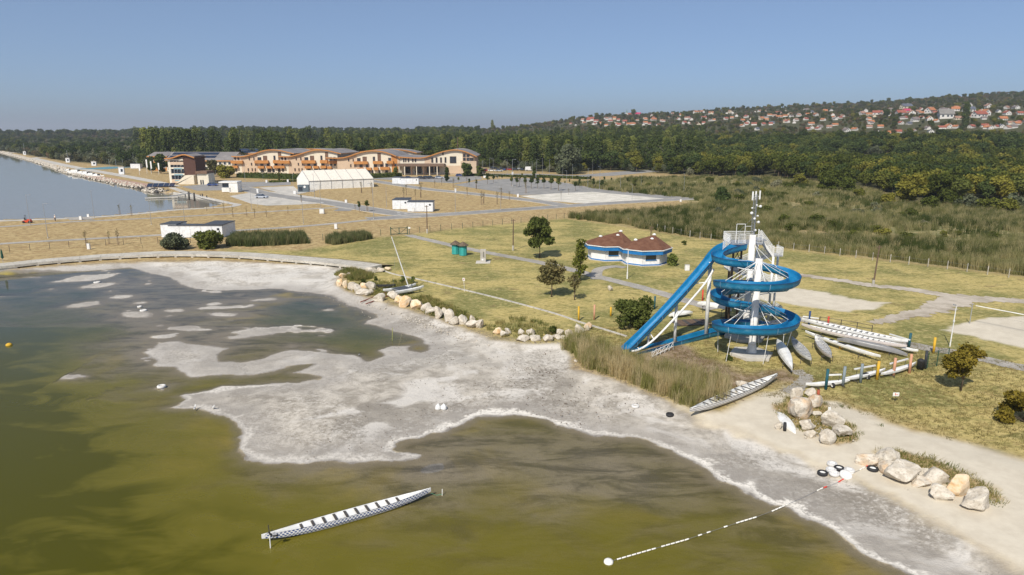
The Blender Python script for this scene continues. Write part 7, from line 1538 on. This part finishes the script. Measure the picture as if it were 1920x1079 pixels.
# saplings: bare ones with stakes, and small leafy ones
def sap_meshes(seed, leafy, mat):
    r = random.Random(seed); m = MB(); m.pipe([(0, 0, 0), (0.01, 0, 0.5), (0, 0.01, 0.98)], 0.018, 5, 0.005)
    for k in range(9): z_ = r.uniform(0.45, 0.95); a = r.uniform(0, 6.28); l_ = r.uniform(0.06, 0.15); m.tube((0, 0, z_), (math.cos(a) * l_, math.sin(a) * l_, z_ + l_ * 1.2), 0.005, 4)
    st_ = MB(); 
    for a in (0.4, 3.5): st_.tube((math.cos(a) * 0.06, math.sin(a) * 0.06, 0), (math.cos(a) * 0.06, math.sin(a) * 0.06, 0.42), 0.012, 5)
    B = [(r.uniform(-.05, .05), r.uniform(-.05, .05), r.uniform(0.5, 0.92), 0.12 if leafy > 200 else 0.10, 0.12, 0.13) for _ in range(6)]
    v, f = leaves(B, leafy, 0.026 if leafy < 200 else 0.034, seed, 0.3); return m.mesh('sapling_trunk', M_BARK), st_.mesh('stake', simple('stake_wood', (0.28, 0.20, 0.13), 0.85) if 'stake_wood' not in bpy.data.materials else bpy.data.materials['stake_wood']), fastmesh('sapling_crown', v, f, mat)
SB = [sap_meshes(s_, 60, L_NEARB) for s_ in (1, 2, 3)]; SG = [sap_meshes(s_, 420, L_DARK) for s_ in (4, 5, 6)]
BARE = [(162,462,30),(205,458,24),(222,460,30),(225,403,20),(247,405,20),(323,428,14),(420,397,18),(437,408,20),(463,406,16),(478,409,18),(565,380,14),(666,395,12),(678,362,22),(697,362,20),(757,374,22),(762,366,20),(779,375,20),(789,371,25),(876,367,16),(893,355,20),(903,385,26),(907,382,22),(932,384,24),(955,375,16),(986,363,22),(500,408,14),(540,400,14),(850,352,18),(828,348,14),(815,352,14),(875,345,12),(1052,372,14),(1066,366,12),(268,470,10),(940,376,24),(974,350,18),(400,392,12),(388,396,12)]
GREEN = [(674,397,18),(689,397,22),(914,346,20),(925,343,15),(932,338,10),(941,338,10),(959,349,19),(969,351,19),(975,341,12),(985,352,20),(996,354,23),(1008,354,20),(1020,354,23),(1033,356,25),(1047,358,26),(1059,347,7),(1079,358,18),(1082,341,11),(1086,352,15),(1093,342,11),(1107,343,12),(1113,354,18),(1128,356,19),(1133,342,10),(1146,343,9),(1176,346,13),(1189,360,25),(1068,345,8),(1160,347,8),(979,336,10),(1012,340,12),(1000,341,10),(880,348,12),(893,350,12),(860,343,11),(1204,348,9),(565,374,8)]
for lst, S_, nm, base, grp in ((BARE, SB, 'bare_sapling', 'bare brown sapling', 'thin bare saplings on the dry fields'), (GREEN, SG, 'young_tree', 'young dark green tree', 'young dark green trees by the car park')):
    for i, (px, pb, hp) in enumerate(lst):
        p = gp(px, pb); h = hp * mpp(pb, p.z) * 1.05; o = thing(nm, '', 'tree', p, random.uniform(0, 6.28), grp); fat = 1.0 if lst is BARE else 1.25; o.scale = (h * fat, h * fat, h); a, b, c_ = S_[i % 3]
        inst(a, 'trunk', o); inst(c_, 'crown', o)
        if lst is BARE or px < 700: inst(b, 'stake', o)
        later(o, base + (' with stakes' if lst is BARE else ''), whereis(px, pb), px)
# cars
def car_meshes(col, nm, van=False):
    pm = simple(nm + '_car_paint', col, 0.25, 0.03, spec=0.7); L_, W_ = (4.4, 1.8) if not van else (5.6, 2.0); H1, H2 = (0.85, 1.45) if not van else (1.3, 2.4)
    m = MB(); pr = [(-L_/2, .35), (-L_/2 + .05, H1), (-L_/2 + .5, H1 + .05), (L_/2 - 1.1, H1 + .0), (L_/2 - .1, H1 - .15), (L_/2, .4), (L_/2 - .1, .28), (-L_/2 + .1, .28)]; k = len(pr)
    m.v = [(x, -W_/2, z) for x, z in pr] + [(x, W_/2, z) for x, z in pr]; m.f = [tuple(range(k))[::-1], tuple(range(k, 2 * k))] + [(i, (i + 1) % k, (i + 1) % k + k, i + k) for i in range(k)]; m.m = [0] * len(m.f); body = m.mesh('car_body', pm)
    q = [(-L_/2 + .25, H1), (-L_/2 + .6, H2 - .05), (L_/2 - 2.0, H2 - .02), (L_/2 - 1.2, H1)] if not van else [(-L_/2 + .08, H1), (-L_/2 + .15, H2), (L_/2 - 1.5, H2), (L_/2 - .8, H1)]; m = MB(); iw = W_/2 - .12
    m.v = [(x, s_ * (iw if z > H1 else W_/2 - .05), z) for s_ in (-1, 1) for x, z in q]; m.f = [(3, 2, 1, 0), (4, 5, 6, 7), (0, 1, 5, 4), (2, 3, 7, 6)]; m.m = [0] * 4; gl = m.mesh('car_windows', M_GLASS if not van else pm); rf = MB().add([(q[1][0], -iw, q[1][1] + .01), (q[2][0], -iw, q[2][1] + .01), (q[2][0], iw, q[2][1] + .01), (q[1][0], iw, q[1][1] + .01)], [(0, 1, 2, 3)]).mesh('car_roof', pm)
    w_ = MB().lathe([(0.0, -.1), (.32, -.1), (.33, .1), (0, .1)], 14); w_.v = [(x, z, y) for x, y, z in w_.v]; wh = w_.mesh('car_wheel', M_BLACK); hl = MB().box((0, 0, 0), (.06, .35, .16)).mesh('headlight', M_WHITE); return body, gl, rf, wh, hl, L_, W_
CM = {n_: car_meshes(c_, n_, n_ == 'white_van') for n_, c_ in (('silver', (0.42, 0.45, 0.50)), ('white', (0.75, 0.75, 0.75)), ('red', (0.42, 0.02, 0.02)), ('dark', (0.03, 0.035, 0.045)), ('blue', (0.03, 0.06, 0.20)), ('white_van', (0.75, 0.75, 0.75)))}
def car(col, px, py, lab, rz=0.1, grp=None):
    p = gp(px, py); b, g, r_, wh, hl, L_, W_ = CM[col]; o = thing('van' if 'van' in col else 'car', lab, 'van' if 'van' in col else 'car', p, rz, grp); inst(b, 'body', o); inst(g, 'windows', o); inst(r_, 'roof', o)
    for sx in (-1, 1):
        for sy in (-1, 1): inst(wh, 'wheel', o, (sx * L_ * .3, sy * (W_/2 - .06), .33))
    for sy in (-1, 1): inst(hl, 'headlight', o, (L_/2, sy * W_ * .33, .65))
    return o
car('silver', 491, 372, 'silver grey car alone on the pale concrete lot', -0.1)
for i, (c_, a, b) in enumerate((('red', 911, 321), ('white', 922, 321.5), ('silver', 936, 322), ('blue', 946, 320), ('red', 956, 319.5), ('dark', 966, 320), ('dark', 979, 320), ('white_van', 993, 320.4), ('dark', 930, 318), ('dark', 940, 317.5), ('blue', 950, 317), ('dark', 925, 317), ('silver', 972, 317.5), ('dark', 985, 317.5), ('white', 903, 319))): later(car(c_, a, b, '', random.uniform(-.15, .15) + (1.57 if i % 3 == 0 else 0), 'cars parked in rows behind the car park'), ('white van' if 'van' in c_ else c_ + ' car'), 'parked at the wood edge right of the hotel', a)
for c_, a, b, lab in (('blue', 767, 336, 'blue car parked at the left of the hotel entrance'), ('dark', 790, 336, 'black car parked before the hotel entrance'), ('dark', 800, 335.6, 'second black car before the hotel entrance'), ('dark', 808, 335.4, 'dark car right of the two black cars'), ('silver', 824, 335, 'silver car at the right of the hotel entrance'), ('blue', 862, 331, 'blue car half behind the round tree'), ('blue', 399, 349, 'blue car beside the tower annex')): car(c_, a, b, lab)
# white cabinets and sign boxes
CAB = [(166,407,7,4),(152,413,7,4.5),(167,468,11,5),(553,364,6,5),(604,401,9,8),(630,430,10,5),(649,381,6,4),(775,397.5,7,5),(483.5,362.5,8,3.5),(971,370,6,3.5),(854,361,7,3),(1288,508,11,8),(381,338,10,5),(553,443,0,0),(500,343,5,3),(540,342,5,3),(1276,379,5,3),(909,334,4,5),(1003,334,5,5),(961,328,5,3),(1245,304,5,4),(1397,301.5,4,5)]
for (a, b, h, w_) in CAB:
    if not h: continue
    p = gp(a, b); k = mpp(b, p.z); o = thing('utility_cabinet', '', 'cabinet', p, 0, 'small white cabinets along the roads'); MB().box((0, 0, h * k * .5 + .04), (w_ * k, w_ * k * .7, h * k * .96)).build('box', M_KW, o); MB().box((0, 0, h * k + .03), (w_ * k * 1.08, w_ * k * .78, .06)).build('lid', M_CONC, o); MB().box((w_ * k * .1, -w_ * k * .36, h * k * .5), (w_ * k * .6, .03, h * k * .7)).build('door', M_WSTEEL, o)
    later(o, 'small white utility cabinet', whereis(a, b) if a != 1288 else 'on the lawn right of the kiosks', a)
# utility poles
for (a, pt, pb, mat, lab) in ((801, 387, 438, M_BROWNP, 'dark wooden pole beside the dark gate'), (962, 413, 470, M_BROWNP, 'rusty pole with a pale foot left of the large tree'), (1219, 426, 466, M_BROWNP, 'dark pole behind the nearer kiosk'), (1637, 462, 537, M_BROWNP, 'leaning brown wooden pole beside the dirt track')):
    p = gp(a, pb); h = (pb - pt) * mpp(pb, p.z) * 1.03; o = thing('utility_pole', lab, 'pole', p, 0); MB().tube((0, 0, -0.2), (0.25 if a == 1637 else 0.05, 0, h), 0.13, 8, 0.09).build('pole', mat, o); MB().lathe([(0.19, 0), (0.19, 0.9), (0.14, 1.0)], 8).build('foot', M_WALL, o); MB().box((0.2 if a == 1637 else .04, 0, h - 0.25), (0.9, 0.1, 0.1)).build('crossbar', mat, o)
p = gp(1176, 523); h = 56 * mpp(523, LAND); o = thing('lamp_post', 'white lamp post in front of the nearer kiosk', 'street lamp', p); MB().tube((0, 0, 0), (0, 0, h), 0.075, 8, 0.05).build('pole', M_WSTEEL, o); MB().beam((0, 0, h), (-0.45, 0, h + .05), 0.1, 0.08).build('lamp_head', M_WSTEEL, o); MB().tube((0, 0, 0), (0, 0, 1.1), 0.12, 8).build('sleeve', M_WSTEEL, o)
p = gp(1781, 650); h = 80 * mpp(650, LAND); o = thing('lamp_post', 'white lamp post behind the yellow brown tree', 'street lamp', p); MB().tube((0, 0, 0), (0.05, 0, h), 0.065, 8, 0.045).build('pole', M_WSTEEL, o); MB().beam((0, 0, h), (-0.3, 0, h + .05), 0.2, 0.1).build('lamp_head', M_GREYM, o); MB().box((-.03, -.08, h * .62), (0.15, 0.12, 0.25)).build('fuse_box', M_WSTEEL, o)
# volleyball net
net = thing('volleyball_net', 'volleyball net with white top band over the right sand pitch', 'net', gp(1818, 607)); a = gp(1818, 607); b = gp(2050, 655); 
MB().tube((0, 0, -.1), (0, 0, 2.5), 0.05, 8).build('post', M_GREYM, net); d_ = b - a; MB().tube(d_ + Vector((0, 0, -.1)), d_ + Vector((0, 0, 2.5)), 0.05, 8).build('post', M_GREYM, net)
u_, v_ = d_ * 0.03 + Vector((0, 0, 2.38)), d_ * 0.97 + Vector((0, 0, 2.38)); MB().beam(u_, v_, 0.03, 0.10).build('top_band', M_WHITE, net)
m = MB()
for z_ in (0.3, 0.6, 0.9): m.tube(u_ - Vector((0, 0, z_)), v_ - Vector((0, 0, z_)), 0.005, 3)
m.build('net_cords', M_DARKM, net)
# signs
p = gp(1678, 754); o = thing('lawn_sign', 'small white sign on a short stake on the near lawn', 'sign', p); MB().tube((0, 0, 0), (0, 0, .75), 0.02, 5).build('stake', M_DARKM, o); MB().box((0, -.02, .72), (.56, .03, .34)).build('board', M_WHITE, o)
MB().box((-.06, -.038, .74), (.06, .006, .20)).box((.08, -.038, .70), (.16, .006, .04)).build('print', P_RED, o)
p = gp(1552, 784); o = thing('boulder_sign', 'narrow sign post with a white square among the boulders', 'sign', p); MB().tube((0, 0, 0), (0, 0, .95), 0.025, 5).build('stake', M_GREYM, o); MB().box((.05, -.03, .85), (.24, .03, .28)).build('board', M_WHITE, o); MB().box((.02, -.035, .42), (.20, .03, .22)).build('blue_plate', P_DBL, o)
p = gp(871, 547); o = thing('shore_sign', 'thin sign post with a small white plate on the lawn edge', 'sign', p); MB().tube((0, 0, 0), (-.1, 0, 1.9), 0.03, 5).build('stake', M_WSTEEL, o); MB().box((-.1, -.03, 1.85), (.35, .03, .45)).build('board', M_WHITE, o); MB().box((-.1, -.05, 1.85), (.12, .01, .18)).build('print', P_RED, o)
p = gp(767, 441); o = thing('gate_sign', 'small white sign at the right post of the dark gate', 'sign', p); MB().tube((0, 0, 0), (0, 0, 1.7), 0.03, 5).build('stake', M_GREYM, o); MB().box((.1, -.03, 1.65), (.5, .03, .35)).build('board', M_WHITE, o)
boulder(1144, 546, 11, 11, 700, 'lone white boulder on the lawn left of the dark bush', None)
# fences
def fence(name, lab, line, step, h, pm, r, wires, wm, cat='fence', px_posts=None, skip=()):
    o = thing(name, lab, cat, (0, 0, 0)); P_ = [gp(a, b) for a, b in line]
    for v in P_: v.z = LAND
    P_ = crom(P_, 6); q = []; acc = 0; q.append(P_[0])
    for i in range(len(P_) - 1):
        a, b = P_[i], P_[i + 1]; ln = (b - a).length
        while acc + ln >= step: a = a.lerp(b, (step - acc) / ln); q.append(a); ln = (b - a).length; acc = 0
        acc += ln
    me = MB().tube((0, 0, -.1), (0, 0, h), r, 6).mesh('post', pm)
    for p in q: inst(me, 'post', o, p)
    for z_ in wires:
        m = MB()
        for a, b in zip(q[:-1], q[1:]): m.beam(a + Vector((0, 0, z_)), b + Vector((0, 0, z_)), 0.012, 0.012)
        m.build('wire', wm, o)
    return o
fence('wire_fence', 'dark wire fence between the curved promenade and the dry field', [(-60, 479), (0, 475), (60, 470), (130, 464.5), (220, 460), (300, 457), (420, 455)], 3.3, 1.35, M_DARKM, 0.045, (0.3, 0.8, 1.3), M_DARKM)
fence('wire_fence', 'dark wire fence left of the dark gate', [(578, 454), (620, 450), (680, 445), (731, 441.5)], 3.3, 1.45, P_GRN, 0.05, (0.3, 0.8, 1.4), M_DARKM)
fence('wire_fence', 'dark green wire fence right of the gate to the reeds', [(768, 440), (815, 434), (880, 428), (960, 420), (1040, 412), (1090, 407), (1125, 410)], 3.0, 1.5, P_GRN, 0.05, (0.3, 0.8, 1.4), M_DARKM)
fence('post_fence', 'row of white concrete posts along the reed edge', [(1125, 411), (1200, 425), (1300, 446), (1400, 460), (1520, 473), (1640, 489), (1760, 503), (1920, 525), (2100, 550)], 3.0, 1.5, M_WALL, 0.065, (0.5, 1.2), M_GREYM)
p, q = gp(733, 441.5), gp(764, 440); gt = thing('gate', 'dark green double farm gate across the park path', 'gate', p); d_ = q - p
for u in (0, 0.5, 1): MB().box(tuple(d_ * u + Vector((0, 0, .95))), (.16, .16, 1.95 if u != .5 else 1.5)).build('gate_post' if u != .5 else 'middle_stile', P_GRN, gt)
for i in range(2):
    a, b = d_ * (0.5 * i + .02), d_ * (0.5 * i + .48); m = MB()
    for z_ in (.25, 1.6): m.beam(a + Vector((0, 0, z_)), b + Vector((0, 0, z_)), .08, .1)
    m.build('leaf_frame', P_GRN, gt); MB().beam((a if i else b) + Vector((0, 0, .25)), (b if i else a) + Vector((0, 0, 1.6)), .06, .08).build('diagonal_brace', P_GRN, gt)
# green parasol left end
o = thing('folded_parasol', 'folded dark green parasol at the left end of the promenade', 'parasol', Vector((*G(6, 493, DZ), DZ))); MB().tube((0, 0, 0), (0, 0, 2.4), .03, 6).build('pole', M_GREYM, o); MB().lathe([(.05, .7), (.22, .9), (.14, 2.0), (.03, 2.5)], 10).build('cover', P_GRN, o)
# hedges in front of the hotel
def hedge(lab, a, b, h, dep, seed):
    p, q = gp(*a), gp(*b); d_ = q - p; ln = d_.length; n = int(ln * 34); r = np.random.default_rng(seed)
    t_ = r.random((n, 3)); c_ = np.stack([t_[:, 0] * ln, t_[:, 1] * dep, h * t_[:, 2] ** .6], 1); v, f = leaves([(0, 0, 0, 1, 1, 1)], n, .34, seed, .0); v = v.reshape(n, 4, 3); v = v - v.mean(1, keepdims=True) + c_[:, None, :]
    o = thing('hedge', lab, 'hedge', p, math.atan2(d_.y, d_.x)); inst(fastmesh('hedge', v.reshape(-1, 3), f, L_OLIVE), 'foliage', o); MB().box((ln / 2, dep / 2, h * .4), (ln, dep * .7, h * .8)).build('woody_core', L_DARK, o)
hedge('clipped green hedge in front of the left hotel wing', (440, 334), (562, 338), 2.6, 9, 1); hedge('clipped green hedge below the third hotel wing', (692, 335.5), (756, 332), 2.4, 6, 2); hedge('low green strip in front of the left hotel hedge', (505, 343), (556, 341.5), .8, 3, 3); hedge('low hedge before the car rows', (870, 330), (1000, 333.5), 1.0, 3, 4); hedge('low hedge at the far side of the car park', (1000, 333), (1100, 337), 1.2, 4, 5)
# ---- reservoir side things
for (a, b, w_, h, mast_, lab) in ((47, 291, 4.5, 6.5, 15, 'far white timing hut with a mast on the dam track'), (128, 305, 6.5, 8, 14, 'pale green timing hut with a mast on the dam track'), (177, 311, 8, 7.5, 3, 'white hut right of the pale green timing hut'), (229, 327, 9, 13, 2, 'tall white board on the grass beside the dam track')):
    p = gp(a, b); k = mpp(b, p.z); o = thing('timing_hut', lab, 'hut', p, .2); MB().box((0, 0, h * k / 2), (w_ * k, w_ * k * .6, h * k)).build('wall', M_CONTW, o); MB().box((0, 0, h * k + .1), (w_ * k * 1.1, w_ * k * .7, .25)).build('roof', M_CONC, o); MB().tube((0, 0, h * k), (0, 0, (h + mast_) * k), .12, 6).build('mast', M_GREYM, o); MB().box((w_ * k * .1, -w_ * k * .31, h * k * .55), (w_ * k * .4, .05, h * k * .4)).build('window', M_GLASS, o)
p = gp(200, 315.5); k = mpp(315); o = thing('sports_court', 'blue sports court behind the dam track', 'sports court', (p.x, p.y, LAND + .05), -.15); MB().box((0, 0, 0), (58 * k, 30, .06)).build('surface', simple('blue_court', (0.10, 0.24, 0.30), .8), o)
for s_ in (-.5, -.25, 0, .25, .5): MB().tube((s_ * 58 * k, 15, 0), (s_ * 58 * k, 15, 5), .1, 5).build('fence_post', M_GREYM, o)
def smallboat(a, b, ln, lab, rz=0.0):
    p = Vector((*G(a, b, 0.1), .05)); o = thing('moored_boat', lab, 'boat', p, rz, 'boats moored along the dam'); me, S = hull_mesh('hull', ln, ln * .28, ln * .12, [M_WHITE, M_WHITE, M_GREYB], 2.2, .3); inst(me, 'hull', o); MB().box((-.1 * ln, 0, ln * .16), (ln * .3, ln * .2, ln * .12)).build('cabin', M_WHITE, o); MB().box((.06 * ln, 0, ln * .16), (.03 * ln, ln * .2, ln * .09)).build('windscreen', M_GLASS, o); return o
for i, (a, b, ln) in enumerate(((139, 324.5, 7), (146, 326.5, 11), (156, 328, 9), (165, 329.5, 10), (175, 331.3, 9), (184, 332.6, 8), (130, 321.5, 6), (170, 327.8, 7))): later(smallboat(a, b, ln, '', random.uniform(-.4, .1)), 'small white boat with cabin', 'moored below the dam track', a)
def stones(name, line, n, wd, seed, s0, s1, mat, lab, z=0.1):
    r = np.random.default_rng(seed); P_ = [Vector((*G(a, b, .1), 0)) for a, b in line]; P_ = crom(P_, 6); L_ = np.cumsum([0] + [(b - a).length for a, b in zip(P_[:-1], P_[1:])]); V = []; F_ = []
    base = np.array([(1, 0, 0), (0, 1, 0), (-1, 0, 0), (0, -1, 0), (0, 0, .8), (0, 0, -.6)]); bf = np.array([(0, 1, 4), (1, 2, 4), (2, 3, 4), (3, 0, 4), (1, 0, 5), (2, 1, 5), (3, 2, 5), (0, 3, 5)])
    for i in range(n):
        s_ = r.random() * L_[-1]; j = min(np.searchsorted(L_, s_) - 1, len(P_) - 2); j = max(j, 0); u = (s_ - L_[j]) / max(L_[j + 1] - L_[j], 1e-6); c_ = P_[j].lerp(P_[j + 1], u); off = r.uniform(-.5, .5) * wd; d = (P_[j + 1] - P_[j]).normalized(); q = np.array([c_.x - d.y * off, c_.y + d.x * off, z + r.uniform(-.1, .2)]); sz = r.uniform(s0, s1); a = r.uniform(0, 6.28)
        v = base * sz * r.uniform(.7, 1.2, (6, 3)); v = np.stack([v[:, 0] * math.cos(a) - v[:, 1] * math.sin(a), v[:, 0] * math.sin(a) + v[:, 1] * math.cos(a), v[:, 2]], 1) + q; F_.append(bf + len(V) * 6); V.append(v)
    o = link(bpy.data.objects.new(name, fastmesh(name, np.concatenate(V), np.concatenate(F_), mat, 3))); o['kind'] = 'stuff'; o['label'] = lab; return o
stones('riprap', [(0, 285), (60, 301), (105, 314), (135, 325), (180, 335), (240, 348), (268, 352), (300, 362)], 2600, 7, 5, .35, .95, M_ROCK, 'pale stone bank of the dam', .3)
stones('shore_stones', [(560, 548), (640, 565), (700, 590), (712, 600)], 60, 3, 6, .03, .09, M_ROCK, 'small stones on the mud')
stones('shore_stones', [(700, 572), (760, 592), (830, 618), (900, 640), (960, 650), (1040, 652), (1080, 662)], 420, 2.6, 7, .04, .16, M_ROCK, 'broken stones below the rock row', .22)
stones('shore_stones', [(1050, 700), (1000, 680), (960, 700), (1000, 730), (1080, 760), (1150, 790)], 500, 9, 8, .03, .08, M_BARK, 'dark debris scattered on the dry mud', .2)
stones('shore_stones', [(700, 600), (760, 625), (800, 640), (860, 700), (820, 760), (700, 800), (560, 820)], 420, 9, 9, .02, .07, M_BARK, 'dark debris on the mud spit', .2)
stones('quay_rubble', [(260, 352), (285, 357), (310, 362)], 160, 6, 10, .3, .8, M_DARKM, 'dark rubble and decking at the quay corner', .4)
stones('rubble', [(1480, 760), (1500, 800), (1530, 830), (1580, 826)], 130, 3.2, 32, .04, .13, M_ROCK, 'small stones between the white boulders', LAND - .02)
stones('rubble', [(1640, 884), (1690, 912), (1750, 938), (1830, 962)], 150, 2.4, 33, .03, .12, M_ROCK, 'small stones at the foot of the boulder row', .42)
# pontoon, dolphins, solar raft
pt_ = thing('pontoon', 'long narrow white pontoon with a gangway below the tower', 'pontoon', (0, 0, 0)); a, b = Vector((*G(272, 371.5, .4), .35)), Vector((*G(334, 369.5, .4), .35)); MB().beam(a, b, 1.4, .35).build('deck', M_CONC, pt_); c_, d_ = b, Vector((*G(358, 362.5, LAND + .2), LAND + .2)); MB().beam(c_ + Vector((-3, 0, .3)), d_, 1.0, .15).build('gangway', M_GREYM, pt_)
MB().beam(c_ + Vector((-3, -.5, 1.1)), d_ + Vector((0, -.5, .9)), .06, .06).build('handrail', M_GREYM, pt_)
for (a, b, lab) in ((355, 375, 'left dark mooring pile below the quay'), (365, 377.5, 'right dark mooring pile below the quay')): p = Vector((*G(a, b, 0), -.5)); tag(MB().tube((0, 0, 0), (0, 0, 3.4), .32, 10).build('mooring_pile', M_DARKM, None, True, p), lab, 'pile')
qw = thing('quay_wall', 'pale concrete quay wall below the brown tower', 'wall', (0, 0, 0)); L_q = [Vector((*G(a, b, .3), 0)) for a, b in ((326, 363), (350, 366.5), (380, 372.5), (405, 378), (428, 384))]
for a, b in zip(L_q[:-1], L_q[1:]): MB().beam(a + Vector((0, 0, .05)), b + Vector((0, 0, .05)), .5, 1.5).build('wall_panel', M_CONC, qw)
for i, (a, b) in enumerate(((376, 370), (380, 371), (388, 373))): p = gp(a, b); o = tag(MB().box((0, 0, .5), (.3, .3, 1.0)).build('bollard', M_DARKM, None, False, p), 'dark quay bollard', 'bollard', 'bollards on the quay'); later(o, 'small dark bollard', 'on the quay', a)
sr = thing('solar_rack', 'slanted dark panel rack beside the quay rubble', 'panel', gp(303, 351), .3); 
for i in range(5): q = MB().box((0, 0, 0), (2.0, 4.5, .1)).build('panel', M_SOLAR, sr); q.location = (-4.4 + i * 2.15, 0, .9); q.rotation_euler = (.25, 0, 0)
for i, (a, h) in enumerate(((276, 22), (284, 20), (298, 18), (262, 16))): p = gp(a, 326 + i); o = thing('flag_pole', '', 'flag pole', p, 0, 'flag poles by the sports field'); MB().tube((0, 0, 0), (0, 0, h * .35), .1, 6).build('pole', M_WSTEEL, o); MB().box((.35, 0, h * .25), (.6, .04, h * .2)).build('banner', M_WHITE, o); later(o, 'white banner on a pole', 'left of the brown tower', a)
# orange roller mower
p = gp(51.5, 418.5); o = thing('mower', 'small orange red ride on machine with roll bar near the reservoir', 'machine', p, .2); MO = paint('orange_red_paint', (0.62, 0.07, 0.02), None, .4)
MB().box((0, 0, .45), (1.9, 1.0, .45)).box((.5, 0, .8), (.8, .8, .35)).build('body', MO, o); MB().tube((-.35, -.4, .6), (-.35, -.4, 2.0), .05, 6).tube((-.35, .4, .6), (-.35, .4, 2.0), .05, 6).tube((-.35, -.4, 2.0), (-.35, .4, 2.0), .05, 6).build('roll_bar', M_DARKM, o); MB().box((-.3, 0, .85), (.4, .5, .12)).box((-.5, 0, 1.1), (.1, .5, .5)).build('seat', M_BLACK, o)
for x_ in (-.65, .7):
    for y_ in (-.5, .5): w_ = MB().lathe([(0, -.1), (.3, -.1), (.31, .1), (0, .1)], 12); w_.v = [(x, z, y) for x, y, z in w_.v]; w_.build('wheel', M_BLACK, o, False, (x_, y_, .31))
# the person standing near the reservoir
def skin_fig(name, verts, edges, mats, parent):
    me = bpy.data.meshes.new(name); me.from_pydata([v[:3] for v in verts], edges, []); o = link(bpy.data.objects.new(name, me), parent)
    sk = o.modifiers.new('skin', 'SKIN'); sk.use_smooth_shade = True
    for i, v in enumerate(verts): me.skin_vertices[0].data[i].radius = (v[3], v[3] * (v[4] if len(v) > 4 else 1))
    me.skin_vertices[0].data[0].use_root = True; ss = o.modifiers.new('sub', 'SUBSURF'); ss.levels = 1; ss.render_levels = 1; me.materials.append(mats); return o
M_SKIN = simple('skin', (0.48, 0.28, 0.19), .6, .05); p = gp(104, 415.5); pe = thing('person', 'person in a white shirt and dark trousers standing on the dry grass', 'person', p, 2.6)
V = [(0,0,.95,.15,.8),(0,0,1.15,.15,.75),(0,0,1.38,.17,.65),(0,0,1.50,.07),(0,.01,1.58,.06),(0,.02,1.66,.095),(0,.02,1.74,.08),(-.20,0,1.42,.06),(-.27,.02,1.14,.045),(-.25,.14,.92,.035),(-.25,.20,.85,.03),(.20,0,1.42,.06),(.27,.02,1.14,.045),(.25,.14,.92,.035),(.25,.20,.85,.03),(-.10,0,.88,.10),(-.11,.02,.48,.07),(-.12,-.02,.09,.045),(-.12,.14,.04,.04),(.10,0,.88,.10),(.11,.02,.48,.07),(.12,-.02,.09,.045),(.12,.14,.04,.04)]
E_ = [(0,1),(1,2),(2,3),(3,4),(4,5),(5,6),(2,7),(7,8),(8,9),(9,10),(2,11),(11,12),(12,13),(13,14),(0,15),(15,16),(16,17),(17,18),(0,19),(19,20),(20,21),(21,22)]
skin_fig('body', V, E_, M_SKIN, pe)
skin_fig('shirt', [(0,0,.98,.175,.85),(0,0,1.18,.175,.8),(0,0,1.40,.185,.7),(-.20,0,1.43,.075),(-.25,.01,1.24,.062),(.20,0,1.43,.075),(.25,.01,1.24,.062)], [(0,1),(1,2),(2,3),(3,4),(2,5),(5,6)], simple('white_cotton', (.75,.75,.74), .9), pe)
skin_fig('trousers', [(0,0,.94,.17,.85),(-.10,0,.86,.115),(-.11,.02,.48,.085),(-.12,-.02,.12,.062),(.10,0,.86,.115),(.11,.02,.48,.085),(.12,-.02,.12,.062)], [(0,1),(1,2),(2,3),(0,4),(4,5),(5,6)], simple('dark_cotton', (.04,.035,.04), .9), pe)
MB().lathe([(.105, -.04), (.112, .02), (.08, .09), (0, .12)], 12, (0, .01, 1.70)).build('cap', M_WHITE, pe, True); MB().tube((-.032, .11, 1.67), (-.032, .118, 1.67), .010, 6).tube((.032, .11, 1.67), (.032, .118, 1.67), .010, 6).build('eyes', M_DARKM, pe); MB().tube((0, .10, 1.655), (0, .13, 1.635), .012, 5).build('nose', M_SKIN, pe)
# sky line labels: number repeats from the left so that each can be found
from collections import defaultdict
def ordn(i):
    n = i + 1; suf = 'th' if 10 <= n % 100 <= 20 else {1: 'st', 2: 'nd', 3: 'rd'}.get(n % 10, 'th'); return '%d%s from the left' % (n, suf)
D_ = defaultdict(list)
for (o, base, wh, px) in AUTO: D_[(base, wh)].append((px, o))
for (base, wh), L_ in D_.items():
    L_.sort(key=lambda q: q[0])
    for i, (px, o) in enumerate(L_):
        if len(L_) == 1: o['label'] = base + ' ' + wh
        else: o['label'] = base + ' ' + wh + ' ' + ('leftmost' if i == 0 else 'rightmost' if i == len(L_) - 1 else ordn(i))
    for px, o in L_:
        if len(o['label'].split()) > 16: o['label'] = o['label'].replace(' from the left', ' from left').replace('brownish ', '')

stones('lawn_weeds', [(640, 470), (760, 480), (900, 520), (1000, 545), (1100, 585)], 10, 20, 31, .05, .1, M_BARK, 'twigs on the lawn', LAND + .02)

# ================================================================ HAZE
_h = MB().box((0, 9000, 74), (40000, 21000, 156)).build('haze', bpy.data.materials.new('haze_air')); _h['kind'] = 'stuff'
_m = _h.data.materials[0]; _m.use_nodes = True; _t = _m.node_tree; _t.nodes.clear(); _o = _t.nodes.new('ShaderNodeOutputMaterial'); _v = _t.nodes.new('ShaderNodeVolumePrincipled')
_v.inputs['Color'].default_value = (0.80, 0.86, 0.95, 1); _v.inputs['Density'].default_value = 0.00013; _v.inputs['Anisotropy'].default_value = 0.2
_t.links.new(_v.outputs[0], _o.inputs['Volume'])
